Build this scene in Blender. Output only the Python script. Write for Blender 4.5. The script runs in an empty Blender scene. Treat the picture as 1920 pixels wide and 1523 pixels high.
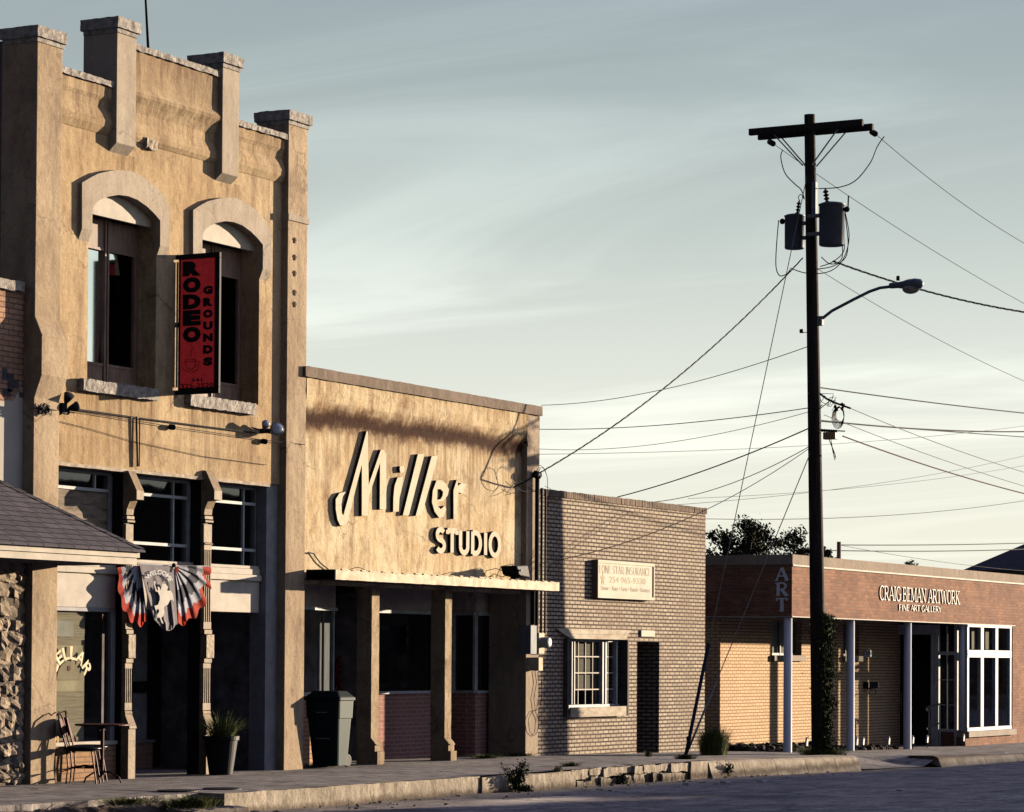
import bpy, bmesh, math, random
from mathutils import Vector, Matrix, noise
from mathutils.geometry import tessellate_polygon
random.seed(7)
R = math.radians
SC = bpy.context.scene
COL = SC.collection

# ------------------------------------------------------------------ camera
F = 5405.0; CX = 960.0; CY = 1108.6
YAW = R(28.1); PITCH = R(1.35); ROLL = 0.006
CAM = Vector((0.0, -22.3, 1.6))
f_ = Vector((math.cos(YAW)*math.cos(PITCH), math.sin(YAW)*math.cos(PITCH), math.sin(PITCH)))
r0 = Vector((math.sin(YAW), -math.cos(YAW), 0.0)); u0 = r0.cross(f_)
r_ = r0*math.cos(ROLL) + u0*math.sin(ROLL); u_ = u0*math.cos(ROLL) - r0*math.sin(ROLL)
cam = bpy.data.cameras.new('camera'); camo = bpy.data.objects.new('camera', cam); COL.objects.link(camo)
camo.matrix_world = Matrix(((r_.x,u_.x,-f_.x,CAM.x),(r_.y,u_.y,-f_.y,CAM.y),(r_.z,u_.z,-f_.z,CAM.z),(0,0,0,1)))
cam.sensor_fit = 'HORIZONTAL'; cam.sensor_width = 36; cam.lens = F/1920*36
cam.shift_y = (CY-761.5)/1920; cam.clip_start = 0.5; cam.clip_end = 3000
SC.camera = camo

# ------------------------------------------------------------------ light
SUN_EL = R(6.6); SUN_AZ = R(68.0)          # azimuth measured from the facade normal towards +X
S = Vector((math.cos(SUN_EL)*math.sin(SUN_AZ), -math.cos(SUN_EL)*math.cos(SUN_AZ), math.sin(SUN_EL)))
sl = bpy.data.lights.new('sun', 'SUN'); sl.energy = 5.0; sl.angle = R(0.5); sl.color = (1.0, 0.83, 0.62)
sl.cycles.max_bounces = 0
so = bpy.data.objects.new('sun', sl); COL.objects.link(so)
so.rotation_euler = (-S).to_track_quat('-Z', 'Y').to_euler(); so.location = S*60
VK = 10.4
w = bpy.data.worlds.new('World'); SC.world = w; w.use_nodes = True
nt = w.node_tree; nt.nodes.clear()
def N(t, **k):
    n = nt.nodes.new(t)
    for a, b in k.items(): setattr(n, a, b)
    return n
L = lambda a, b: nt.links.new(a, b)
sky = N('ShaderNodeTexSky', sky_type='NISHITA'); sky.sun_disc = False
sky.sun_elevation = SUN_EL; sky.sun_rotation = math.atan2(S.x, S.y)
sky.air_density = 1.0; sky.dust_density = .6; sky.ozone_density = 1.5; sky.altitude = 200
tc = N('ShaderNodeTexCoord')
sep = N('ShaderNodeSeparateXYZ'); L(tc.outputs['Generated'], sep.inputs[0])
# evening cirrostratus: a bright low veil on the sunward side, thinning upwards and away from the sun
vr = N('ShaderNodeValToRGB'); L(sep.outputs[2], vr.inputs[0])
el = vr.color_ramp.elements
VE = [(0.0,(.80,.78,.66)),(.06,(.80,.79,.68)),(.105,(.69,.71,.625)),(.15,(.50,.545,.495)),(.2,(.36,.41,.39)),(.30,(.22,.26,.32)),(.5,(.32,.35,.56)),(1.0,(.38,.42,.80))]
el[0].position = 0; el[0].color = (*VE[0][1],1); el[1].position = 1; el[1].color = (*VE[-1][1],1)
for p_, c_ in VE[1:-1]:
    e_ = el.new(p_); e_.color = (*c_,1)
sd = N('ShaderNodeVectorMath', operation='DOT_PRODUCT'); L(tc.outputs['Generated'], sd.inputs[0]); sd.inputs[1].default_value = tuple(Vector((S.x,S.y,0)).normalized())
sr = N('ShaderNodeMapRange', interpolation_type='SMOOTHSTEP'); sr.inputs['From Min'].default_value = -.1; sr.inputs['From Max'].default_value = .52; sr.inputs['To Min'].default_value = .10; sr.inputs['To Max'].default_value = 1.0
L(sd.outputs['Value'], sr.inputs['Value'])
vm = N('ShaderNodeMixRGB', blend_type='MULTIPLY'); vm.inputs[0].default_value = 1; L(vr.outputs[0], vm.inputs[1]); L(sr.outputs[0], vm.inputs[2])
# wind-drawn cirrus bands, flattened towards the horizon
pj = N('ShaderNodeMath', operation='ADD'); pj.inputs[1].default_value = .12; L(sep.outputs[2], pj.inputs[0])
dv = N('ShaderNodeVectorMath', operation='DIVIDE'); L(tc.outputs['Generated'], dv.inputs[0])
cv = N('ShaderNodeCombineXYZ'); [L(pj.outputs[0], cv.inputs[i]) for i in range(3)]; L(cv.outputs[0], dv.inputs[1])
mp = N('ShaderNodeMapping'); mp.inputs['Rotation'].default_value = (0, 0, R(40)); mp.inputs['Scale'].default_value = (1.7, .42, 1); mp.inputs['Location'].default_value = (2.9, 8.4, 0)
L(dv.outputs[0], mp.inputs[0])
cn = N('ShaderNodeTexNoise'); cn.noise_dimensions = '2D'; cn.inputs['Scale'].default_value = .9; cn.inputs['Detail'].default_value = 8; cn.inputs['Roughness'].default_value = .60; cn.inputs['Distortion'].default_value = .9
L(mp.outputs[0], cn.inputs['Vector'])
cr = N('ShaderNodeMapRange', interpolation_type='SMOOTHSTEP'); cr.inputs['From Min'].default_value = .46; cr.inputs['From Max'].default_value = .80; cr.inputs['To Min'].default_value = .97; cr.inputs['To Max'].default_value = 1.27
L(cn.outputs['Fac'], cr.inputs['Value'])
vc = N('ShaderNodeMixRGB', blend_type='MULTIPLY'); vc.inputs[0].default_value = 1; L(vm.outputs[0], vc.inputs[1]); L(cr.outputs[0], vc.inputs[2])
vx = N('ShaderNodeMixRGB', blend_type='MULTIPLY'); vx.inputs[0].default_value = 1; vx.inputs[2].default_value = (VK,VK,VK,1); L(vc.outputs[0], vx.inputs[1])
ad = N('ShaderNodeMixRGB', blend_type='ADD'); ad.inputs[0].default_value = 1; nk = N('ShaderNodeMixRGB', blend_type='MULTIPLY'); nk.inputs[0].default_value = 1; nk.inputs[2].default_value = (.12,.14,.21,1); L(sky.outputs[0], nk.inputs[1]); L(nk.outputs[0], ad.inputs[1]); L(vx.outputs[0], ad.inputs[2])
bg = N('ShaderNodeBackground'); bg.inputs[1].default_value = .05; L(ad.outputs[0], bg.inputs[0])
wo = N('ShaderNodeOutputWorld'); L(bg.outputs[0], wo.inputs[0])
SC.view_settings.view_transform = 'Standard'; SC.view_settings.look = 'None'
SC.cycles.diffuse_bounces = 2; SC.view_settings.gamma = 1.0; SC.view_settings.exposure = 1.02

# ------------------------------------------------------------------ measuring
def ray(px, py): return f_ + r_*((px-CX)/F) - u_*((py-CY)/F)
def W(px, py, Y):
    d = ray(px, py); return CAM + d*((Y-CAM.y)/d.y)
def WX(px, py, X):
    d = ray(px, py); return CAM + d*((X-CAM.x)/d.x)
def WZ(px, py, z):
    d = ray(px, py); return CAM + d*((z-CAM.z)/d.z)
def Xp(px, py, Y): return W(px, py, Y).x
def Zp(px, py, Y): return W(px, py, Y).z
def lerp(a, b, t): return a+(b-a)*t
def pw(x, pts):
    if x <= pts[0][0]: return pts[0][1]
    for (a, b), (c, d) in zip(pts, pts[1:]):
        if x <= c: return lerp(b, d, (x-a)/(c-a))
    return pts[-1][1]
def zs(X): return pw(X, [(0,0),(42,0),(49.4,-.11),(53.6,-.24),(60,-.34),(66,-.37),(90,-.45)])   # pavement height
def zr(X): return pw(X, [(0,-.20),(31,-.24),(42,-.28),(52,-.42),(58,-.455),(90,-.60)])           # road height

# ------------------------------------------------------------------ materials
MATS = {}
def mat(name, col, rough=.85, metal=0., var=.12, vscale=3., bump=0., bscale=60., spec=.2, col2=None, stretch=(1,1,1), emit=None):
    if name in MATS: return MATS[name]
    m = bpy.data.materials.new(name); m.use_nodes = True; n = m.node_tree; b = n.nodes['Principled BSDF']
    b.inputs['Roughness'].default_value = rough; b.inputs['Metallic'].default_value = metal; b.inputs['Specular IOR Level'].default_value = spec
    g = n.nodes.new('ShaderNodeNewGeometry'); mpp = n.nodes.new('ShaderNodeMapping'); mpp.inputs['Scale'].default_value = stretch
    n.links.new(g.outputs['Position'], mpp.inputs[0])
    ns = n.nodes.new('ShaderNodeTexNoise'); ns.inputs['Scale'].default_value = vscale; ns.inputs['Detail'].default_value = 6; ns.inputs['Roughness'].default_value = .65
    n.links.new(mpp.outputs[0], ns.inputs['Vector'])
    mx = n.nodes.new('ShaderNodeMixRGB'); rp = n.nodes.new('ShaderNodeValToRGB'); rp.color_ramp.elements[0].position = .32; rp.color_ramp.elements[1].position = .68
    n.links.new(ns.outputs['Fac'], rp.inputs[0]); n.links.new(rp.outputs[0], mx.inputs[0])
    c2 = col2 or tuple(max(0, c*(1-2*var)) for c in col)
    c1 = tuple(min(1, c*(1+var)) for c in col)
    mx.inputs[1].default_value = (*c2, 1); mx.inputs[2].default_value = (*c1, 1)
    n.links.new(mx.outputs[0], b.inputs['Base Color'])
    if bump:
        bn = n.nodes.new('ShaderNodeTexNoise'); bn.inputs['Scale'].default_value = bscale; bn.inputs['Detail'].default_value = 5
        n.links.new(g.outputs['Position'], bn.inputs['Vector'])
        bp = n.nodes.new('ShaderNodeBump'); bp.inputs['Strength'].default_value = bump; bp.inputs['Distance'].default_value = .01
        n.links.new(bn.outputs['Fac'], bp.inputs['Height']); n.links.new(bp.outputs[0], b.inputs['Normal'])
    if emit:
        b.inputs['Emission Color'].default_value = (*emit[0], 1); b.inputs['Emission Strength'].default_value = emit[1]
    MATS[name] = m; return m

def stucco(name, base, light, dark, drk_amt=.5, big=.5, band=None, bump=.55, drips=()):
    """weathered plaster: mottled, streaked downwards, with fine trowel relief"""
    m = bpy.data.materials.new(name); m.use_nodes = True; n = m.node_tree; b = n.nodes['Principled BSDF']
    b.inputs['Roughness'].default_value = .93; b.inputs['Specular IOR Level'].default_value = .15
    ln = n.links.new
    g = n.nodes.new('ShaderNodeNewGeometry')
    def nz(scale, st=(1,1,1), det=6, ro=.6, lo=.35, hi=.65, loc=(0,0,0)):
        mp_ = n.nodes.new('ShaderNodeMapping'); mp_.inputs['Scale'].default_value = st; mp_.inputs['Location'].default_value = loc
        ln(g.outputs['Position'], mp_.inputs[0])
        t = n.nodes.new('ShaderNodeTexNoise'); t.inputs['Scale'].default_value = scale; t.inputs['Detail'].default_value = det; t.inputs['Roughness'].default_value = ro
        ln(mp_.outputs[0], t.inputs['Vector'])
        r = n.nodes.new('ShaderNodeMapRange'); r.inputs['From Min'].default_value = lo; r.inputs['From Max'].default_value = hi
        ln(t.outputs['Fac'], r.inputs['Value']); return r.outputs[0], t.outputs['Fac']
    def mix(f, a, c):
        x = n.nodes.new('ShaderNodeMixRGB')
        ln(f, x.inputs[0])
        for i, v in ((1, a), (2, c)):
            if isinstance(v, tuple): x.inputs[i].default_value = (*v, 1)
            else: ln(v, x.inputs[i])
        return x.outputs[0]
    def mul(a, k):
        x = n.nodes.new('ShaderNodeMath'); x.operation = 'MULTIPLY'; x.use_clamp = True; ln(a, x.inputs[0])
        if isinstance(k, (int, float)): x.inputs[1].default_value = k
        else: ln(k, x.inputs[1])
        return x.outputs[0]
    a1, _ = nz(big, (1, 1, .9), lo=.4, hi=.6); a2, _ = nz(2.3, (1.3, 1.3, .75), det=9, ro=.72, lo=.47, hi=.66); a3, _ = nz(7, (1, 1, .85), det=8, ro=.75, lo=.40, hi=.62, loc=(4,1,7)); a4, r4 = nz(30, det=8, ro=.8, lo=.40, hi=.62); a5, _ = nz(1.4, (3., 3., .28), det=6, ro=.7, lo=.5, hi=.68, loc=(9,3,1))
    c = mix(a1, base, light)
    c = mix(mul(a2, drk_amt), c, dark)
    c = mix(mul(a3, .42), c, light)
    c = mix(mul(a5, drk_amt*.7), c, dark)
    c = mix(mul(a4, .34), c, dark)
    vo = n.nodes.new('ShaderNodeTexVoronoi'); vo.feature = 'DISTANCE_TO_EDGE'; vo.inputs['Scale'].default_value = .55
    dq = n.nodes.new('ShaderNodeTexNoise'); dq.inputs['Scale'].default_value = 2.2; dq.inputs['Detail'].default_value = 6; ln(g.outputs['Position'], dq.inputs[0])
    dd_ = n.nodes.new('ShaderNodeVectorMath'); dd_.operation = 'MULTIPLY_ADD'; ln(dq.outputs['Color'], dd_.inputs[0]); dd_.inputs[1].default_value = (.8,.8,.8); ln(g.outputs['Position'], dd_.inputs[2]); ln(dd_.outputs[0], vo.inputs['Vector'])
    ck = n.nodes.new('ShaderNodeMapRange'); ck.inputs['From Min'].default_value = .002; ck.inputs['From Max'].default_value = .009; ck.inputs['To Min'].default_value = .6; ck.inputs['To Max'].default_value = 0; ln(vo.outputs['Distance'], ck.inputs[0])
    c = mix(mul(ck.outputs[0], a1), c, tuple(v*.6 for v in dark))
    cr_, _ = nz(1.6, (1,1,1), det=3, lo=.485, hi=.5)
    sw_, _ = nz(2.1, (1,1,1), det=3, ro=.5, lo=.25, hi=.75, loc=(2,5,3))
    if band:                                    # a stain that clings to given heights: (z centre, half width, strength, colour)
        sp = n.nodes.new('ShaderNodeSeparateXYZ'); ln(g.outputs['Position'], sp.inputs[0])
        for zc, hw, st, bc in band:
            ad = n.nodes.new('ShaderNodeMath'); ad.operation = 'MULTIPLY_ADD'; ln(a3, ad.inputs[0]); ad.inputs[1].default_value = hw*.35; ln(sp.outputs[2], ad.inputs[2]); a6 = n.nodes.new('ShaderNodeMath'); a6.operation = 'MULTIPLY_ADD'; ln(sw_, a6.inputs[0]); a6.inputs[1].default_value = hw*.55; ln(ad.outputs[0], a6.inputs[2]); ad = a6
            sb = n.nodes.new('ShaderNodeMath'); sb.operation = 'SUBTRACT'; ln(ad.outputs[0], sb.inputs[0]); sb.inputs[1].default_value = zc+hw*.45
            ab = n.nodes.new('ShaderNodeMath'); ab.operation = 'ABSOLUTE'; ln(sb.outputs[0], ab.inputs[0])
            mr = n.nodes.new('ShaderNodeMapRange'); mr.interpolation_type = 'SMOOTHSTEP'
            mr.inputs['From Min'].default_value = hw; mr.inputs['From Max'].default_value = hw*.05; mr.inputs['To Max'].default_value = st
            ln(ab.outputs[0], mr.inputs['Value'])
            c = mix(mr.outputs[0], c, bc)
    if drips:                                   # run-off stains hanging below ledges: (x0, x1, z of the ledge, length, strength)
        s2 = n.nodes.new('ShaderNodeSeparateXYZ'); ln(g.outputs['Position'], s2.inputs[0])
        st_, _ = nz(1., (9., 9., .35), det=7, ro=.75, lo=.42, hi=.62, loc=(3,8,2))
        def rg(v, a, b_):
            x = n.nodes.new('ShaderNodeMapRange'); x.inputs['From Min'].default_value = a; x.inputs['From Max'].default_value = b_; ln(v, x.inputs['Value']); return x.outputs[0]
        for x0, x1, zt, le, sg in drips:
            k = mul(mul(rg(s2.outputs[0], x0-.03, x0+.03), rg(s2.outputs[0], x1+.03, x1-.03)), mul(rg(s2.outputs[2], zt-le, zt), rg(s2.outputs[2], zt+.02, zt)))
            c = mix(mul(mul(k, st_), sg), c, tuple(v*.75 for v in dark))
    ln(c, b.inputs['Base Color'])
    _, q1 = nz(11, (1, 1, .9)); _, q2 = nz(60, det=8, ro=.8)
    ad = n.nodes.new('ShaderNodeMath'); ad.operation = 'MULTIPLY_ADD'; ln(q2, ad.inputs[0]); ad.inputs[1].default_value = .35; ln(q1, ad.inputs[2])
    bp = n.nodes.new('ShaderNodeBump'); bp.inputs['Strength'].default_value = bump; bp.inputs['Distance'].default_value = .02
    ln(ad.outputs[0], bp.inputs['Height']); ln(bp.outputs[0], b.inputs['Normal'])
    MATS[name] = m; return m

def brick(name, c1, c2, mortar, bw_=.203, rh=.0677, ms=.0095, off=.5, dark=None, bump=.7, rot=None, voff=(0,0), contrast=.5):
    m = bpy.data.materials.new(name); m.use_nodes = True; n = m.node_tree; b = n.nodes['Principled BSDF']; ln = n.links.new
    b.inputs['Roughness'].default_value = .9; b.inputs['Specular IOR Level'].default_value = .15
    g = n.nodes.new('ShaderNodeNewGeometry'); sp = n.nodes.new('ShaderNodeSeparateXYZ'); ln(g.outputs['Position'], sp.inputs[0])
    ad = n.nodes.new('ShaderNodeMath'); ad.operation = 'ADD'; ln(sp.outputs[0], ad.inputs[0]); ln(sp.outputs[1], ad.inputs[1])
    cbn = n.nodes.new('ShaderNodeCombineXYZ')
    if rot == 'v': ln(sp.outputs[2], cbn.inputs[0]); ln(ad.outputs[0], cbn.inputs[1])
    else: ln(ad.outputs[0], cbn.inputs[0]); ln(sp.outputs[2], cbn.inputs[1])
    mpv = n.nodes.new('ShaderNodeMapping'); mpv.inputs['Location'].default_value = (20+voff[0], 20+voff[1], 0); ln(cbn.outputs[0], mpv.inputs[0])
    dn = n.nodes.new('ShaderNodeTexNoise'); dn.inputs['Scale'].default_value = 3; ln(g.outputs['Position'], dn.inputs['Vector'])
    dm = n.nodes.new('ShaderNodeVectorMath'); dm.operation = 'SCALE'; dm.inputs['Scale'].default_value = .012; ln(dn.outputs['Color'], dm.inputs[0])
    da = n.nodes.new('ShaderNodeVectorMath'); da.operation = 'ADD'; ln(mpv.outputs[0], da.inputs[0]); ln(dm.outputs[0], da.inputs[1])
    t = n.nodes.new('ShaderNodeTexBrick'); t.offset = off; t.inputs['Scale'].default_value = 1; t.inputs['Mortar Size'].default_value = ms; t.inputs['Mortar Smooth'].default_value = .35
    t.inputs['Brick Width'].default_value = bw_; t.inputs['Row Height'].default_value = rh; t.inputs['Bias'].default_value = 0
    t.inputs['Color1'].default_value = (*c1, 1); t.inputs['Color2'].default_value = (*c2, 1); t.inputs['Mortar'].default_value = (*mortar, 1)
    ln(da.outputs[0], t.inputs['Vector'])
    nn = n.nodes.new('ShaderNodeTexNoise'); nn.inputs['Scale'].default_value = 1.1; nn.inputs['Detail'].default_value = 7; nn.inputs['Roughness'].default_value = .7; ln(g.outputs['Position'], nn.inputs['Vector'])
    mr = n.nodes.new('ShaderNodeMapRange'); mr.inputs['From Min'].default_value = .4; mr.inputs['From Max'].default_value = .72; mr.inputs['To Max'].default_value = contrast; ln(nn.outputs['Fac'], mr.inputs['Value'])
    mx = n.nodes.new('ShaderNodeMixRGB'); mx.blend_type = 'MIX'; ln(mr.outputs[0], mx.inputs[0]); ln(t.outputs['Color'], mx.inputs[1])
    dk = dark or tuple(c*.45 for c in c1); mx.inputs[2].default_value = (*dk, 1)
    n2 = n.nodes.new('ShaderNodeTexNoise'); n2.inputs['Scale'].default_value = 45; n2.inputs['Detail'].default_value = 3; ln(g.outputs['Position'], n2.inputs['Vector'])
    m2 = n.nodes.new('ShaderNodeMixRGB'); m2.blend_type = 'MULTIPLY'; m2.inputs[0].default_value = .5; ln(mx.outputs[0], m2.inputs[1]); ln(n2.outputs['Fac'], m2.inputs[2])
    gn = n.nodes.new('ShaderNodeMixRGB'); gn.blend_type = 'MULTIPLY'; gn.inputs[0].default_value = 1; gn.inputs[2].default_value = (1.33,1.33,1.33,1); ln(m2.outputs[0], gn.inputs[1])
    ln(gn.outputs[0], b.inputs['Base Color'])
    iv = n.nodes.new('ShaderNodeMath'); iv.operation = 'SUBTRACT'; iv.inputs[0].default_value = 1; ln(t.outputs['Fac'], iv.inputs[1])
    a2 = n.nodes.new('ShaderNodeMath'); a2.operation = 'MULTIPLY_ADD'; ln(n2.outputs['Fac'], a2.inputs[0]); a2.inputs[1].default_value = .35; ln(iv.outputs[0], a2.inputs[2])
    bp = n.nodes.new('ShaderNodeBump'); bp.inputs['Strength'].default_value = bump; bp.inputs['Distance'].default_value = .012; ln(a2.outputs[0], bp.inputs['Height']); ln(bp.outputs[0], b.inputs['Normal'])
    MATS[name] = m; return m

def glass(name='glass', tint=(.80,.82,.80), wav=.05, f0=.09):
    m = bpy.data.materials.new(name); m.use_nodes = True; n = m.node_tree; n.nodes.clear(); ln = n.links.new
    o = n.nodes.new('ShaderNodeOutputMaterial'); mx = n.nodes.new('ShaderNodeMixShader'); tr = n.nodes.new('ShaderNodeBsdfTransparent'); gl = n.nodes.new('ShaderNodeBsdfGlossy')
    gg = n.nodes.new('ShaderNodeNewGeometry'); dt = n.nodes.new('ShaderNodeVectorMath'); dt.operation = 'DOT_PRODUCT'; ln(gg.outputs['Normal'], dt.inputs[0]); ln(gg.outputs['Incoming'], dt.inputs[1])
    def mt(op, a, b_=None):
        x = n.nodes.new('ShaderNodeMath'); x.operation = op
        for i, v in enumerate((a, b_)):
            if v is None: continue
            if isinstance(v, (int, float)): x.inputs[i].default_value = v
            else: ln(v, x.inputs[i])
        return x
    fr = mt('MULTIPLY_ADD', mt('POWER', mt('SUBTRACT', 1.0, mt('ABSOLUTE', dt.outputs['Value']).outputs[0]).outputs[0], 5.0).outputs[0], .9); fr.name = 'Fresnel'; fr.inputs[2].default_value = f0
    tr.inputs[0].default_value = (*tint, 1); gl.inputs['Roughness'].default_value = .02; gl.inputs['Color'].default_value = (.9,.95,1,1)
    ns = n.nodes.new('ShaderNodeTexNoise'); ns.inputs['Scale'].default_value = 1.4; g = n.nodes.new('ShaderNodeNewGeometry'); ln(g.outputs['Position'], ns.inputs['Vector'])
    bp = n.nodes.new('ShaderNodeBump'); bp.inputs['Strength'].default_value = wav; bp.inputs['Distance'].default_value = .02; ln(ns.outputs['Fac'], bp.inputs['Height']); ln(bp.outputs[0], gl.inputs['Normal'])
    ln(fr.outputs[0], mx.inputs[0]); ln(tr.outputs[0], mx.inputs[1]); ln(gl.outputs[0], mx.inputs[2]); ln(mx.outputs[0], o.inputs[0])
    MATS[name] = m; return m

def cloth(name, col, trans=.5, var=.12):
    """thin cloth or backlit plastic: light falling on the far side glows through"""
    m = mat(name, col, .8, var=var, vscale=12); n = m.node_tree; ln = n.links.new; b = n.nodes['Principled BSDF']; o = n.nodes['Material Output']
    t = n.nodes.new('ShaderNodeBsdfTranslucent'); x = n.nodes.new('ShaderNodeMixShader'); x.inputs[0].default_value = trans
    ln(b.inputs['Base Color'].links[0].from_socket, t.inputs[0]); ln(b.outputs[0], x.inputs[1]); ln(t.outputs[0], x.inputs[2]); ln(x.outputs[0], o.inputs[0]); return m
# ------------------------------------------------------------------ mesh building
class MB:
    def __init__(s): s.v = []; s.f = []; s.mi = []; s.k = 0
    def face(s, pts):
        b = len(s.v); s.v += [tuple(p) for p in pts]; s.f.append(tuple(range(b, b+len(pts)))); s.mi.append(s.k); return s
    def box(s, x0, x1, y0, y1, z0, z1):
        if x0 > x1: x0, x1 = x1, x0
        if y0 > y1: y0, y1 = y1, y0
        if z0 > z1: z0, z1 = z1, z0
        b = len(s.v)
        s.v += [(x0,y0,z0),(x1,y0,z0),(x1,y1,z0),(x0,y1,z0),(x0,y0,z1),(x1,y0,z1),(x1,y1,z1),(x0,y1,z1)]
        for q in ((0,3,2,1),(4,5,6,7),(0,1,5,4),(1,2,6,5),(2,3,7,6),(3,0,4,7)): s.f.append(tuple(b+i for i in q)); s.mi.append(s.k)
        return s
    def prism(s, outer, lo, hi, axis='y', holes=()):
        """polygon (2D) extruded along an axis. y: points are (x,z); x: points are (y,z); z: points are (x,y)"""
        def P(p, t):
            return (p[0], t, p[1]) if axis == 'y' else (t, p[0], p[1]) if axis == 'x' else (p[0], p[1], t)
        loops = [list(outer)] + [list(h) for h in holes]
        flat = [p for l in loops for p in l]
        tris = tessellate_polygon([[Vector((p[0], p[1], 0)) for p in l] for l in loops])
        b = len(s.v); n = len(flat)
        s.v += [P(p, lo) for p in flat] + [P(p, hi) for p in flat]
        for t in tris:
            s.f.append((b+t[0], b+t[1], b+t[2])); s.mi.append(s.k); s.f.append((b+n+t[2], b+n+t[1], b+n+t[0])); s.mi.append(s.k)
        o = 0
        for l in loops:
            m = len(l)
            for i in range(m):
                a, c = o+i, o+(i+1) % m
                s.f.append((b+a, b+c, b+n+c, b+n+a)); s.mi.append(s.k)
            o += m
        return s
    def tube(s, pts, r, n=8, cap=True):
        pts = [Vector(p) for p in pts]; rr = r if isinstance(r, (list, tuple)) else [r]*len(pts)
        b = len(s.v); up = None
        for i, p in enumerate(pts):
            t = (pts[min(i+1, len(pts)-1)] - pts[max(i-1, 0)]).normalized()
            if up is None: up = Vector((0,0,1)) if abs(t.z) < .9 else Vector((1,0,0))
            a = t.cross(up).normalized(); c = a.cross(t).normalized(); up = c
            for j in range(n):
                g = 2*math.pi*j/n; s.v.append(tuple(p + (a*math.cos(g) + c*math.sin(g))*rr[i]))
        for i in range(len(pts)-1):
            for j in range(n):
                s.f.append((b+i*n+j, b+i*n+(j+1) % n, b+(i+1)*n+(j+1) % n, b+(i+1)*n+j)); s.mi.append(s.k)
        if cap:
            s.f.append(tuple(b+j for j in reversed(range(n)))); s.mi.append(s.k); s.f.append(tuple(b+(len(pts)-1)*n+j for j in range(n))); s.mi.append(s.k)
        return s
    def lathe(s, c, prof, n=20, axis=(0,0,1)):
        """prof: (radius, distance along axis)"""
        ax = Vector(axis).normalized(); c = Vector(c); a = ax.cross(Vector((0,1,0)) if abs(ax.y) < .9 else Vector((1,0,0))).normalized(); d = ax.cross(a)
        b = len(s.v)
        for r, h in prof:
            for j in range(n):
                g = 2*math.pi*j/n; s.v.append(tuple(c + ax*h + (a*math.cos(g)+d*math.sin(g))*r))
        for i in range(len(prof)-1):
            for j in range(n):
                s.f.append((b+i*n+j, b+i*n+(j+1) % n, b+(i+1)*n+(j+1) % n, b+(i+1)*n+j)); s.mi.append(s.k)
        s.f.append(tuple(b+j for j in reversed(range(n)))); s.mi.append(s.k); s.f.append(tuple(b+(len(prof)-1)*n+j for j in range(n))); s.mi.append(s.k)
        return s
    def rough(s, x0, x1, y0, y1, z0, z1, step=.06, amp=.012, seed=0, freq=9.):
        """rock-faced block: a box cut fine and pushed about; seams stay shut because the push depends on position only"""
        nx, ny, nz_ = [max(1, int(round((b-a)/step))) for a, b in ((x0,x1),(y0,y1),(z0,z1))]
        cx, cy, cz = (x0+x1)/2, (y0+y1)/2, (z0+z1)/2
        def P(i, j, k):
            p = Vector((lerp(x0,x1,i/nx), lerp(y0,y1,j/ny), lerp(z0,z1,k/nz_)))
            q = noise.noise_vector(p*freq + Vector((seed, seed*1.7, 0))) + noise.noise_vector(p*freq*2.7)*.5
            return tuple(p + q*amp)
        def grid(fn, a, b_):
            base = len(s.v)
            for i in range(a+1):
                for j in range(b_+1): s.v.append(fn(i, j))
            for i in range(a):
                for j in range(b_):
                    s.f.append((base+i*(b_+1)+j, base+(i+1)*(b_+1)+j, base+(i+1)*(b_+1)+j+1, base+i*(b_+1)+j+1)); s.mi.append(s.k)
        grid(lambda i, k: P(i, 0, k), nx, nz_); grid(lambda i, k: P(nx-i, ny, k), nx, nz_)
        grid(lambda j, k: P(0, ny-j, k), ny, nz_); grid(lambda j, k: P(nx, j, k), ny, nz_)
        grid(lambda i, j: P(i, j, nz_), nx, ny); grid(lambda i, j: P(nx-i, j, 0), nx, ny)
        return s
    def ball(s, c, r, n=10, m=7, amp=0., seed=0):
        b = len(s.v); rx, ry, rz = r if isinstance(r, (tuple, list)) else (r, r, r)
        for i in range(m+1):
            th = math.pi*i/m
            for j in range(n):
                ph = 2*math.pi*j/n; d = Vector((math.sin(th)*math.cos(ph), math.sin(th)*math.sin(ph), math.cos(th)))
                k = 1 + (noise.noise(d*1.7 + Vector((seed*3.1, seed, 0)))*amp if amp else 0)
                s.v.append((c[0]+d.x*rx*k, c[1]+d.y*ry*k, c[2]+d.z*rz*k))
        for i in range(m):
            for j in range(n):
                s.f.append((b+i*n+j, b+(i+1)*n+j, b+(i+1)*n+(j+1) % n, b+i*n+(j+1) % n)); s.mi.append(s.k)
        return s
    def build(s, name, m, parent=None, smooth=False, bevel=0.):
        o_ = Vector((0,0,0)); p = parent
        while p is not None: o_ += p.location; p = p.parent
        me = bpy.data.meshes.new(name); me.from_pydata([tuple(Vector(v)-o_) for v in s.v], [], s.f)
        ms = m if isinstance(m, (list, tuple)) else [m]
        for q in ms: me.materials.append(q)
        if len(ms) > 1: me.polygons.foreach_set('material_index', s.mi)
        bmm = bmesh.new(); bmm.from_mesh(me); bmesh.ops.remove_doubles(bmm, verts=bmm.verts, dist=1e-5); bmesh.ops.recalc_face_normals(bmm, faces=bmm.faces); bmm.to_mesh(me); bmm.free()
        if smooth: me.polygons.foreach_set('use_smooth', [True]*len(me.polygons))
        ob = bpy.data.objects.new(name, me); COL.objects.link(ob); ob.parent = parent
        if bevel:
            bv = ob.modifiers.new('bevel', 'BEVEL'); bv.width = bevel; bv.segments = 2; bv.limit_method = 'ANGLE'; bv.angle_limit = R(40)
        return ob
def shade_edges(o, m):
    """letters whose edges get a darker colour standing in for their shade"""
    o.data.materials.append(m)
    for p in o.data.polygons:
        if abs(p.normal.y) < .5: p.material_index = 1
    return o
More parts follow.
